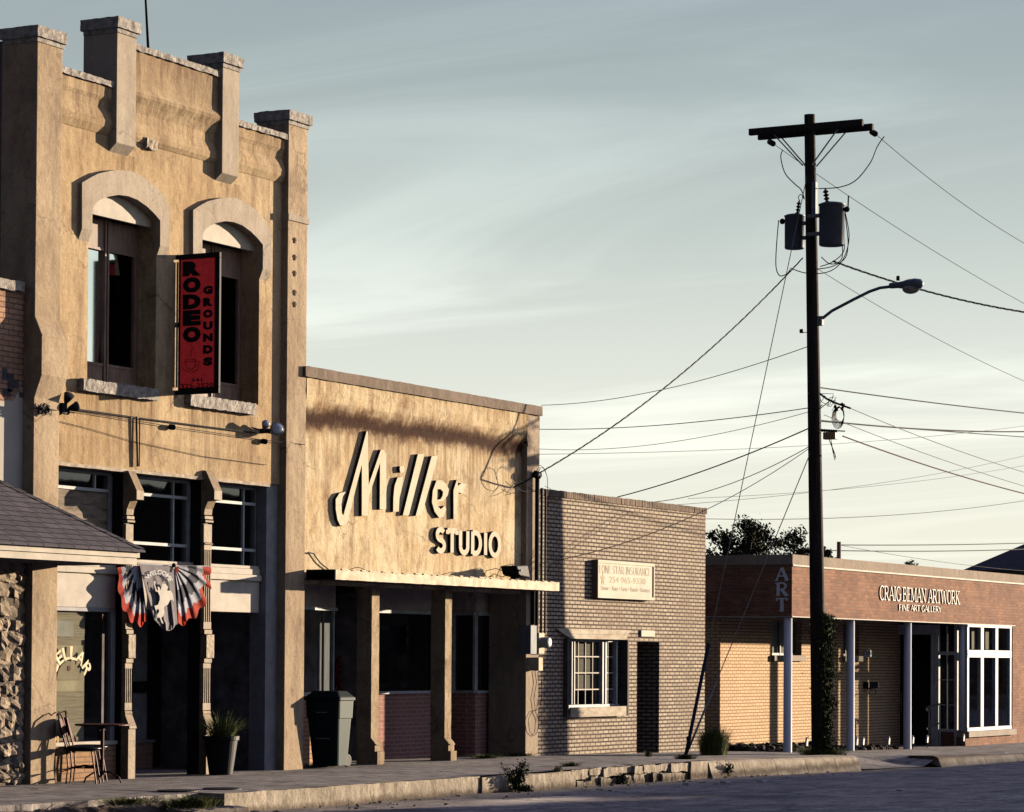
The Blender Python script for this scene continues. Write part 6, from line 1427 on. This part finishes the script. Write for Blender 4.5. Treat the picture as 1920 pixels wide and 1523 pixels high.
def sgl(ch, px0, px1, py0, py1, off=.07):        # pixel box in the zoomed crop of the sign (5.25 px per px, origin 320,460)
    a, b = q(320+px0/5.25, 460+(py0+py1)/2/5.25), q(320+px1/5.25, 460+(py0+py1)/2/5.25)
    zt_, zb__ = q(320+(px0+px1)/2/5.25, 460+py0/5.25).z, q(320+(px0+px1)/2/5.25, 460+py1/5.25).z
    return font_text(ch, lambda u, v: (Xs-.0225-.001*(off>.05), lerp(a.y,b.y,u), lerp(zb__,zt_,v)), 'lettering', M_ink, th, off)
for ch, y0p, y1p in (('R',158,306),('O',316,470),('D',484,632),('E',640,794),('O',803,960)): sgl(ch, 128, 306, y0p, y1p, .085)
for ch, y0p, y1p in (('G',402,484),('R',518,604),('O',634,718),('U',752,834),('N',870,950),('D',984,1070),('S',1104,1188)): sgl(ch, 328, 424, y0p, y1p, .085)
sgl('541', 212, 320, 1310, 1348, .02); sgl('325-2520', 106, 432, 1360, 1408, .02)
mb = MB()
def sp(px, py): w_ = q(320+px/5.25, 460+py/5.25); return (Xs-.024, w_.y, w_.z)
for l in (((150,1135),(155,1175),(175,1215),(205,1228),(235,1215),(250,1180),(255,1130)), [(200+52*math.cos(a/10*6.2832), 1135+14*math.sin(a/10*6.2832)) for a in range(11)], ((250,1150),(275,1142),(292,1150),(288,1175),(262,1195),(240,1205)), ((120,1190),(135,1225),(175,1250),(225,1250),(270,1228),(292,1200)), ((215,990),(225,1020),(205,1050),(215,1080),(208,1105))):
    mb.tube([sp(*p) for p in l], .004, 5)
mb.build('cup_emblem', M_ink, th)

# ------------------------------------------------------------------ bunting and welcome banner
Yb = -.06
bt = thing('bunting', 'red, white and blue pleated bunting with a grey welcome banner hung between the iron posts', 'bunting', W(326,1062,Yb))
Mr, Mw, Mn, Mg = cloth('red_cloth',(.62,.055,.025),.45), cloth('white_cloth',(.56,.56,.61),.35,.12), cloth('navy_cloth',(.02,.024,.045),.1), cloth('grey_cloth',(.36,.32,.33),.35,.1)
bands = [(0,.13,0),(.13,.39,1),(.39,.64,2),(.64,.82,1),(.82,1.0,0)]
def fan(cx, cy, rx, ry, a0, a1, sgn, wob, seed):
    mb = MB(); na, nr = 66, 25
    grid = []
    for i in range(na+1):
        t = i/na; a = R(lerp(a0,a1,t)); row = []
        for j in range(nr+1):
            r = j/nr; k = r*(1+.04*math.sin(t*30+seed))
            px = cx+sgn*rx*k*math.cos(a)*(1+wob*math.sin(t*math.pi)*.12); py = cy+ry*k*math.sin(a)
            yy = Yb - (.004+.013*r)*math.sin(t*2*math.pi*5.5+seed+1.6*math.sin(r*4+seed)+1.3*math.sin(t*7)) - .03*r*math.sin(t*4+r*3+seed)
            row.append(tuple(W(px,py,yy)))
        grid.append(row)
    b = len(mb.v); mb.v = [p for row in grid for p in row]; k = nr+1
    for i in range(na):
        for j in range(nr):
            rm = min(.999, max(0, (j+.5)/nr + .035*math.sin(i*.31+seed*2)+.02*math.sin(i*.83))); mi = next(m for lo, h_, m in bands if lo <= rm <= h_+1e-6)
            mb.f.append((i*k+j,(i+1)*k+j,(i+1)*k+j+1,i*k+j+1)); mb.mi.append(mi)
    o = mb.build('pleated_fan', [Mr,Mw,Mn], bt, smooth=True)
    return o
fan(327,1061,66,112,0,86,1,1,.3); fan(264,1060,42,112,2,108,-1,1,1.9)
mb = MB(); nu, nv = 26, 34
def bn(u, v, dy=0):
    l = lerp(262,293,v**1.1) if v < .86 else lerp(292,297,(v-.86)/.14); r = lerp(325,334,v) if v < .86 else lerp(333,330,(v-.86)/.14)
    px = lerp(l, r, u); py = lerp(1059,1062,u)+ v*122 - (0 if v < .9 else ((abs(u-.5)*2)**3)*14*((v-.9)/.1))
    return W(px, py, Yb-.05-dy - .022*v*math.sin(u*15+1.)- .012*v*math.sin(u*33))
mb.v = [tuple(bn(i/nu, j/nv)) for i in range(nu+1) for j in range(nv+1)]; k = nv+1
for i in range(nu):
    for j in range(nv): mb.f.append((i*k+j,(i+1)*k+j,(i+1)*k+j+1,i*k+j+1)); mb.mi.append(0)
bo = mb.build('banner', Mg, bt, smooth=True)
def zb5(px, py): return 200+px/8.727, 1040+py/8.727
def arcw(u, v):
    a = R(lerp(150,18,u)); cx_, cy_ = 845, 500; rr_ = lerp(180,258,v); px, py = zb5(cx_+rr_*math.cos(a)*.98, cy_-rr_*math.sin(a)*.98); return tuple(W(px,py,Yb-.085))
font_text('WELCOME', arcw, 'lettering', mat('white_print',(.68,.66,.66),.8), bo, .03)
sil = [(765,430),(800,440),(790,500),(818,580),(838,595),(836,520),(862,535),(880,590),(895,520),(900,480),(960,475),(1005,530),(985,590),(1045,592),(1078,640),(1092,710),(1102,800),(1080,745),(1040,740),(995,825),(962,830),(932,870),(945,950),(918,1010),(892,1040),(930,1130),(902,1125),(862,1025),(828,1040),(822,990),(860,930),(842,885),(802,915),(780,840),(840,820),(868,740),(868,680),(838,615),(800,600),(775,500)]
MB().prism([(lambda w_: (w_.x, w_.z))(W(*zb5(*p), Yb-.09)) for p in sil], Yb-.092, Yb-.086, 'y').build('rider_emblem', mat('cream_print',(.62,.56,.48),.8), bo)
mb = MB(); mb.tube([tuple(W(258,1058,Yb)), tuple(W(327,1062,Yb)), tuple(W(392,1062,Yb))], .012, 6); mb.build('cord', Mw, bt)
mb = MB(); p = W(326,1060,Yb-.06); mb.ball(tuple(p), .03, 8, 6); mb.tube([tuple(p), tuple(p+Vector((-.05,0,-.09)))], .008, 5); mb.build('knot', M_black, bt)

# ------------------------------------------------------------------ pavement furniture
M_fe = mat('dark_red_metal', (.10,.035,.025), .5, metal=.3, var=.2)
Xc, Yc = Xp(150,1465,-.38), -.38
ch = thing('bistro_chair', 'dark metal bistro chair with round back and padded seat beside the cafe table', 'chair', (Xc, Yc, 0))
fw = Vector((.47,-.88,0)).normalized(); sd_ = Vector((-fw.y, fw.x, 0))
Cc = Vector((Xc, Yc, 0))
def cp(f, s_, z): return tuple(Cc+fw*f+sd_*s_+Vector((0,0,z)))
o = MB(); nn = 20
o.v = []; prof_c = [(.0,.455),(.17,.452),(.205,.44),(.20,.42),(.0,.415)]
mb = MB(); mb.lathe(cp(.03,0,0), [(.225,.425),(.24,.437),(.24,.452),(.20,.468),(.02,.474)], 24); mb.build('seat', mat('black_vinyl',(.012,.012,.014),.3), ch, smooth=True)
mb = MB(); mb.tube([cp(.03+.2*math.cos(a/16*6.2832), .2*math.sin(a/16*6.2832), .418) for a in range(17)], .011, 6); mb.build('seat_ring', M_fe, ch)
for s_, nm in ((1,''),(-1,'')):
    MB().tube([cp(-.15,.16*s_,0), cp(-.13,.155*s_,.22), cp(-.15,.15*s_,.44), cp(-.20,.165*s_,.62), cp(-.25,.15*s_,.82), cp(-.27,.08*s_,.885)], .011, 7).build('leg', M_fe, ch)
    MB().tube([cp(.23,.17*s_,0), cp(.19,.15*s_,.25), cp(.16,.13*s_,.42)], .011, 7).build('leg', M_fe, ch)
mb = MB(); mb.tube([cp(-.135,.155,.2), cp(.2,.15,.2)], .008, 6); mb.tube([cp(-.135,-.155,.2), cp(.2,-.15,.2)], .008, 6); mb.tube([cp(.03,.15,.2), cp(.03,-.15,.2)], .008, 6); mb.build('stretcher', M_fe, ch)
bk = MB(); na = 28
bc = Vector((-.225, 0, .70)); 
ring = [(.155*math.cos(a/na*6.2832), .125*math.sin(a/na*6.2832)) for a in range(na)]
bk.v = [cp(-.222-.03*(z/.13), y, .70+z) for y, z in ring]+[cp(-.236-.03*(z/.13), y, .70+z) for y, z in ring]
bk.f = [tuple(range(na)), tuple(reversed(range(na,2*na)))]+[(i,(i+1)%na,na+(i+1)%na,na+i) for i in range(na)]; bk.mi = [0]*len(bk.f)
bk.build('back_panel', M_fe, ch)
mb = MB(); mb.tube([cp(-.27,.08,.885), cp(-.275,.03,.90), cp(-.268,0,.87), cp(-.275,-.03,.90), cp(-.27,-.08,.885)], .008, 6); mb.tube([cp(-.20,.165,.62), cp(-.215,0,.575), cp(-.20,-.165,.62)], .008, 6)
for s_ in (-.05,.05): mb.tube([cp(-.155,s_,.44), cp(-.20,s_*.6,.58)], .007, 5)
mb.build('back_scroll', M_fe, ch)
Xt, Yt = Xp(192,1355,-.42), -.42
tb = thing('bistro_table', 'round dark metal cafe table in front of the left iron post', 'table', (Xt, Yt, 0))
zt_t = WZ(190,1355,.75).z
MB().lathe((Xt,Yt,.72), [(.34,0),(.35,.008),(.35,.018),(.34,.024)], 40).build('tabletop', M_fe, tb)
MB().tube([(Xt,Yt,.72),(Xt,Yt,.09)], .022, 10).build('stem', M_fe, tb); 
for i in range(3):
    a = R(40+120*i); MB().tube([(Xt,Yt,.14),(Xt+.12*math.cos(a),Yt+.12*math.sin(a),.13),(Xt+.24*math.cos(a),Yt+.24*math.sin(a),.07),(Xt+.27*math.cos(a),Yt+.27*math.sin(a),0)], .012, 7).build('foot', M_fe, tb)
mb = MB(); mb.lathe((Xt,Yt,.10), [(.04,0),(.045,.03),(.02,.06)], 14); mb.tube([(Xt-.06,Yt,.66),(Xt,Yt,.70),(Xt+.06,Yt,.66)], .01, 6); mb.build('collar', M_fe, tb)
copy_tree(ch, (Xp(163,1462,-.05), -.05, 0), 'second dark metal bistro chair, set against the wall behind the first one')['group'] = 'bistro chairs by the cafe table'; ch['group'] = 'bistro chairs by the cafe table'
# planter with ornamental grass
Xq, Yq = Xp(414,1445,-.32), -.32
pt_ = thing('planter', 'large dark pot of spiky ornamental grass in front of the right iron post', 'planter', (Xq, Yq, 0))
MB().lathe((Xq,Yq,0), [(.155,0),(.16,.01),(.225,.47),(.245,.475),(.25,.53),(.225,.535),(.21,.47)], 32).build('pot', mat('dark_glazed_pot',(.014,.012,.012),.5,var=.3,spec=.3), pt_, smooth=False)
MB().lathe((Xq,Yq,.46), [(.215,0),(.2,.03),(.01,.035)], 24).build('soil', M_dirt, pt_)
mb = MB(); rk = random.Random(77)
for i in range(430):
    a = rk.uniform(0, 6.2832); lean = rk.random()**.7*.42; hgt = rk.uniform(.20,.46); r0_ = rk.uniform(0,.15)
    b0 = Vector((Xq+r0_*math.cos(a), Yq+r0_*math.sin(a), .49)); d = Vector((math.cos(a), math.sin(a), 0)); w_ = rk.uniform(.004,.008); sv = Vector((-d.y,d.x,0))*w_
    pts = [b0+d*lean*t**1.3*1.1+Vector((0,0,hgt*(t-.45*t*t*lean*2.4))) for t in (0,.4,.75,1)]
    for j in range(3): mb.face([pts[j]-sv*(1-j*.28), pts[j]+sv*(1-j*.28), pts[j+1]+sv*(1-(j+1)*.28), pts[j+1]-sv*(1-(j+1)*.28)])
M_gr = mat('dry_green_grass', (.20,.22,.07), .8, var=.3, vscale=14, col2=(.05,.065,.02), spec=.1)
mb.build('foliage', M_gr, pt_)
# two manhole lids
for px, py, lab in ((333,1484,'left of two dark round covers in the pavement near the kerb step'),(417,1480,'right of two dark round covers in the pavement near the kerb step')):
    p = WZ(px, py, .0); th = MB().lathe((p.x,p.y,-.03), [(.24,0),(.24,.042),(.22,.046),(.02,.046)], 28).build('manhole_cover', mat('iron_cover',(.03,.027,.025),.6,metal=.5,bump=.5), None); tag(th, lab, 'manhole cover')
p = WZ(1862,1412,zs(60)+.004); tag(MB().box(p.x-.35,p.x+.35,p.y-.2,p.y+.2,p.z-.02,p.z+.008).build('drain_cover', mat('iron_cover',(.03,.03,.03)), None), 'small dark metal cover in the pavement in front of the corner window', 'drain cover')
# wheeled bin
Xn, Yn = Xp(626,1430,-.20), -.12
bn_ = thing('wheeled_bin', 'dark green wheeled rubbish bin with closed lid in front of the studio entrance', 'bin', (Xn, Yn, 0))
M_bin = mat('green_plastic', (.012,.036,.028), .6, var=.2, vscale=5, spec=.2)
def lf4(mb, c0, z0, h0x, h0y, c1, z1, h1x, h1y, rd=.05):
    def ringp(cx, hx, hy, z):
        out = []
        for sx, sy, a0 in ((1,1,0),(-1,1,90),(-1,-1,180),(1,-1,270)):
            for k in range(4): a = R(a0+30*k); out.append((Xn+cx+sx*(hx-rd)+rd*math.cos(a), Yn+sy*(hy-rd)+rd*math.sin(a), z))
        return out
    A_, B2 = ringp(c0,h0x,h0y,z0), ringp(c1,h1x,h1y,z1); b = len(mb.v); mb.v += A_+B2; n = len(A_)
    for i in range(n): mb.f.append((b+i,b+(i+1)%n,b+n+(i+1)%n,b+n+i)); mb.mi.append(0)
    mb.f.append(tuple(b+i for i in reversed(range(n)))); mb.mi.append(0); mb.f.append(tuple(b+n+i for i in range(n))); mb.mi.append(0)
mb = MB(); lf4(mb, .02,.03,.155,.215, .0,.72,.205,.265); lf4(mb, .0,.721,.215,.28, .0,.98,.225,.29); o = mb.build('body', M_bin, bn_, smooth=False, bevel=.006)
mb = MB(); lf4(mb, .0,.981,.245,.31, .0,1.03,.245,.31); lf4(mb, .0,1.031,.235,.30, .01,1.12,.15,.21); mb.build('lid', mat('dark_green_lid',(.008,.018,.018),.6,spec=.15), bn_, bevel=.01)
MB().tube([(Xn+.245,Yn-.22,1.0),(Xn+.29,Yn-.22,.98),(Xn+.29,Yn+.22,.98),(Xn+.245,Yn+.22,1.0)], .018, 8).build('handle', M_bin, bn_)
for s_ in (-1,1): MB().lathe((Xn+.21,Yn+s_*.18,.10), [(.08,-.02),(.095,-.015),(.095,.015),(.08,.02)], 20, (0,1,0)).build('wheel', M_black, bn_)
M_bt = mat('grey_print',(.30,.33,.33),.6)
MB().box(Xn-.222,Xn-.214,Yn-.09,Yn+.09,.80,.815).build('label_strip', M_bt, bn_)
MB().box(Xn-.192,Xn-.180,Yn-.12,Yn+.12,.42,.435).build('label_strip', M_bt, bn_)

# ------------------------------------------------------------------ vegetation
def leaf_mat(n, c, c2): return mat(n, c, .85, var=.3, vscale=9, col2=c2, spec=.1)
M_ivy = leaf_mat('ivy_leaf', (.075,.10,.025), (.025,.04,.012)); M_weed = leaf_mat('weed_leaf', (.055,.07,.03), (.02,.028,.014)); M_tree = leaf_mat('tree_leaf', (.06,.065,.03), (.025,.03,.015)); M_bark2 = mat('tree_bark', (.06,.045,.035), .9, var=.3)
def leaf(mb, p, s_, rk):
    n = Vector((rk.gauss(0,1), rk.gauss(0,1), rk.gauss(0,1))).normalized(); a = n.orthogonal().normalized()*s_; b = n.cross(a).normalized()*s_*rk.uniform(.45,.7)
    mb.face([p-a, p+b*.8, p+a, p-b*.8])
iv = thing('ivy', 'climbing ivy covering the right side of the lower utility pole', 'ivy', (pb.x, YPo, pb.z))
mb = MB(); rk = random.Random(14)
for i in range(5200):
    t = rk.random(); py = lerp(1150, 1428, t); c = on_pole(py); wd = .10+.10*math.sin(min(1,t*1.3)*2.2+.6)+.06*noise.noise(Vector((t*9,0,0)))+(.12 if t > .9 else 0)
    a = R(rk.gauss(-62, 42)); rr_ = .13+abs(rk.gauss(0,.5))*wd
    leaf(mb, Vector((c.x+rr_*math.cos(a), c.y+rr_*math.sin(a), c.z+rk.uniform(-.05,.05))), rk.uniform(.018,.036), rk)
for k in range(7):                      # loose trailing shoots
    py = rk.uniform(1165,1300); c = on_pole(py)
    for j in range(22): u = j/22; leaf(mb, Vector((c.x+.1, c.y-.2-u*.25, c.z+.05-u*.45+rk.uniform(-.03,.03))), .018, rk)
mb.build('leaves', M_ivy, iv)
mb = MB(); mb.tube([on_pole(py)+Vector((.02,-.15-.02*math.sin(py*.05),0)) for py in range(1428,1150,-20)], .012, 6); mb.build('stem', M_bark2, iv)
def tuft(name, lab, cat, c, rad, hgt, n, m, seed, leafy=False, grp=None):
    th = thing(name, lab, cat, tuple(c), grp); mb = MB(); rk = random.Random(seed); st = MB()
    if leafy:
        for k in range(max(4, n//60)):
            a = rk.uniform(0,6.28); tip = Vector((math.cos(a)*rad*rk.uniform(.1,1), math.sin(a)*rad*rk.uniform(.1,1)*.7, hgt*rk.uniform(.4,1))); pts = [Vector(c), Vector(c)+tip*.5+Vector((0,0,hgt*.12)), Vector(c)+tip]
            st.tube(pts, .006, 5)
            for j in range(60):
                u = rk.uniform(.1,1); p = pts[0].lerp(pts[1],u*2) if u < .5 else pts[1].lerp(pts[2],u*2-1); leaf(mb, p+Vector((rk.gauss(0,.035),rk.gauss(0,.035),rk.gauss(0,.03))), rk.uniform(.014,.032), rk)
        st.build('stem', M_bark2, th)
    else:
        for i in range(n):
            a = rk.uniform(0,6.28); r0__ = rk.random()*rad*.5; b0 = Vector(c)+Vector((math.cos(a)*r0__*1.6, math.sin(a)*r0__, -.01)); d = Vector((math.cos(a), math.sin(a), 0)); h_ = hgt*rk.uniform(.5,1); le = rk.random()*rad*.7
            sv = Vector((-d.y,d.x,0))*rk.uniform(.003,.006)
            p = [b0, b0+d*le*.35+Vector((0,0,h_*.6)), b0+d*le+Vector((0,0,h_*rk.uniform(.6,1)))]
            mb.face([p[0]-sv,p[0]+sv,p[1]+sv*.8,p[1]-sv*.8]); mb.face([p[1]-sv*.8,p[1]+sv*.8,p[2]])
    mb.build('leaves', m, th); return th
def gp(px, py, road=False):
    z = -.05
    for _ in range(8): p = WZ(px, py, z); z = (zr(p.x) if road else zs(p.x))
    return WZ(px, py, z)
M_wg = leaf_mat('yellow_green_grass', (.16,.17,.05), (.07,.08,.025))
tuft('weed', 'dark leafy weed growing from the gutter against the kerb face', 'weed', W(966,1484,EDGE-.12), .34, .42, 900, M_weed, 3, True)
tuft('weed', 'low leafy weed sprawling in the gutter right of the tall kerb weed', 'weed', W(985,1488,EDGE-.2), .30, .12, 300, M_weed, 31, True)
tuft('weed', 'small weed in a crack between the broken kerb stones', 'weed', W(1168,1470,EDGE-.08), .16, .16, 240, M_weed, 4, True)
tuft('weed', 'dark weed where the stone kerb meets the rolled kerb', 'weed', W(1362,1460,EDGE-.05), .22, .26, 420, M_weed, 5, True)
tuft('grass_tuft', 'bushy yellow-green grass clump at the right corner of the brick shop', 'grass', gp(1338,1416), .42, .62, 1800, M_wg, 6)
tuft('grass_tuft', 'low grass at the foot of the tan pier by the bin', 'grass', gp(598,1438), .40, .10, 420, M_wg, 7)
tuft('grass_tuft', 'low grass in the dark corner right of the studio windows', 'grass', gp(912,1422), .40, .11, 420, M_wg, 8)
tuft('grass_tuft', 'low grass at the foot of the pier with the electric meter', 'grass', gp(976,1418), .38, .10, 420, M_wg, 9)
tuft('grass_tuft', 'short tuft in a pavement crack in front of the brick shop', 'grass', gp(1070,1437), .25, .10, 260, M_wg, 10)
tuft('grass_tuft', 'tiny tuft at the sill of the dark doorway', 'grass', gp(1215,1419), .10, .14, 120, M_wg, 11)
tuft('grass_tuft', 'dark grass around the guy wire anchor', 'grass', gp(1284,1424), .30, .13, 420, M_weed, 12)
tuft('grass_tuft', 'spreading grass around the foot of the ivy-covered pole', 'grass', Vector((pb.x-.1,YPo-.1,zs(pb.x)-.02)), .75, .20, 1500, M_wg, 13)
tuft('grass_tuft', 'dry grass on the dirt bank below the broken pavement edge', 'grass', W(360,1512,-3.5), .55, .17, 800, M_wg, 14)
tuft('grass_tuft', 'dry weeds on the dirt bank at the lower left corner', 'grass', W(240,1506,-3.45), .6, .10, 500, M_wg, 15)
tuft('grass_tuft', 'pale dry grass hanging over the kerb edge', 'grass', W(1045,1447,EDGE+.05), .14, .12, 160, mat('straw',(.40,.33,.18),.8), 16)
# trees behind the gallery
def tree(lab, base, H, crown, n, seed, grp='trees behind the gallery'):
    th = thing('tree', lab, 'tree', tuple(base), grp); rk = random.Random(seed); mb = MB(); tk = MB(); b0 = Vector(base)
    top = b0+Vector((0,0,H*.55)); tk.tube([b0, b0.lerp(top,.5)+Vector((.1,0,0)), top], [H*.035,H*.028,H*.018], 8)
    rx, rz = crown; cc = b0+Vector((0,0,H-rz)); cl = []
    for k in range(46):
        a = rk.uniform(0,6.28); u = rk.uniform(-.55,1); rr_ = math.sqrt(max(0,1-u*u))*rk.uniform(.45,1.08)
        p = cc+Vector((math.cos(a)*rr_*rx, math.sin(a)*rr_*rx, u*rz*rk.uniform(.75,1.12))); cl.append(p)
        if k < 22: tk.tube([top-Vector((0,0,rk.uniform(0,H*.2))), top.lerp(p,.55)+Vector((0,0,-.15)), p], [.06,.035,.012], 5)
    for p in cl:
        cr_ = rk.uniform(.28,.62)*rx*.42
        for _ in range(n//46):
            d = Vector((rk.gauss(0,1),rk.gauss(0,1),rk.gauss(0,.8)))*cr_*.55; leaf(mb, p+d, rk.uniform(.035,.075), rk)
    tk.build('trunk', M_bark2, th); mb.build('crown', M_tree, th)
def tb_(px, Y): p = W(px, 1100, Y); return (p.x, Y, -.6)
for px, Y, pyt, rx, n, sd, lab in ((1385,11,994,1.35,9000,3,'leafy dark tree behind the gallery roof, tallest, just right of the brick shop'),(1345,12,1000,1.0,5000,5,'dark tree partly hidden by the corner of the brick shop'),(1432,12,1004,1.25,7500,8,'dark tree in the middle of the row behind the gallery'),(1494,12,1008,1.3,8000,9,'dark tree behind the gallery immediately left of the pole')):
    b_ = tb_(px, Y); H = Zp(px, pyt, Y)+.6; tree(lab, b_, H, (rx, min(1.5,H*.4)), n, sd)
b_ = tb_(1548, 12); tree('small tree tip showing right of the pole above the gallery roof', b_, Zp(1548,1030,12)+.6, (.35,.5), 900, 12)
b_ = tb_(1708, 40); tree('two tiny dark treetops above the middle of the gallery coping', b_, Zp(1708,1052,40)+.6, (.55,.6), 900, 13)
# scraps of litter on the road
for i, (px, py) in enumerate(((1291,1474),(1360,1471),(1429,1469),(1690,1487))):
    p = gp(px, py, True); o = MB().rough(p.x-.09,p.x+.09,p.y-.05,p.y+.05,p.z+.025,p.z+.05,.04,.006,i,12).build('litter', M_white); tag(o, 'small white scrap of litter on the road, '+('leftmost of the row by the kerb','middle of the row by the kerb','rightmost of the row by the kerb','alone, further out by the ramp')[i], 'litter', 'white scraps on the road')
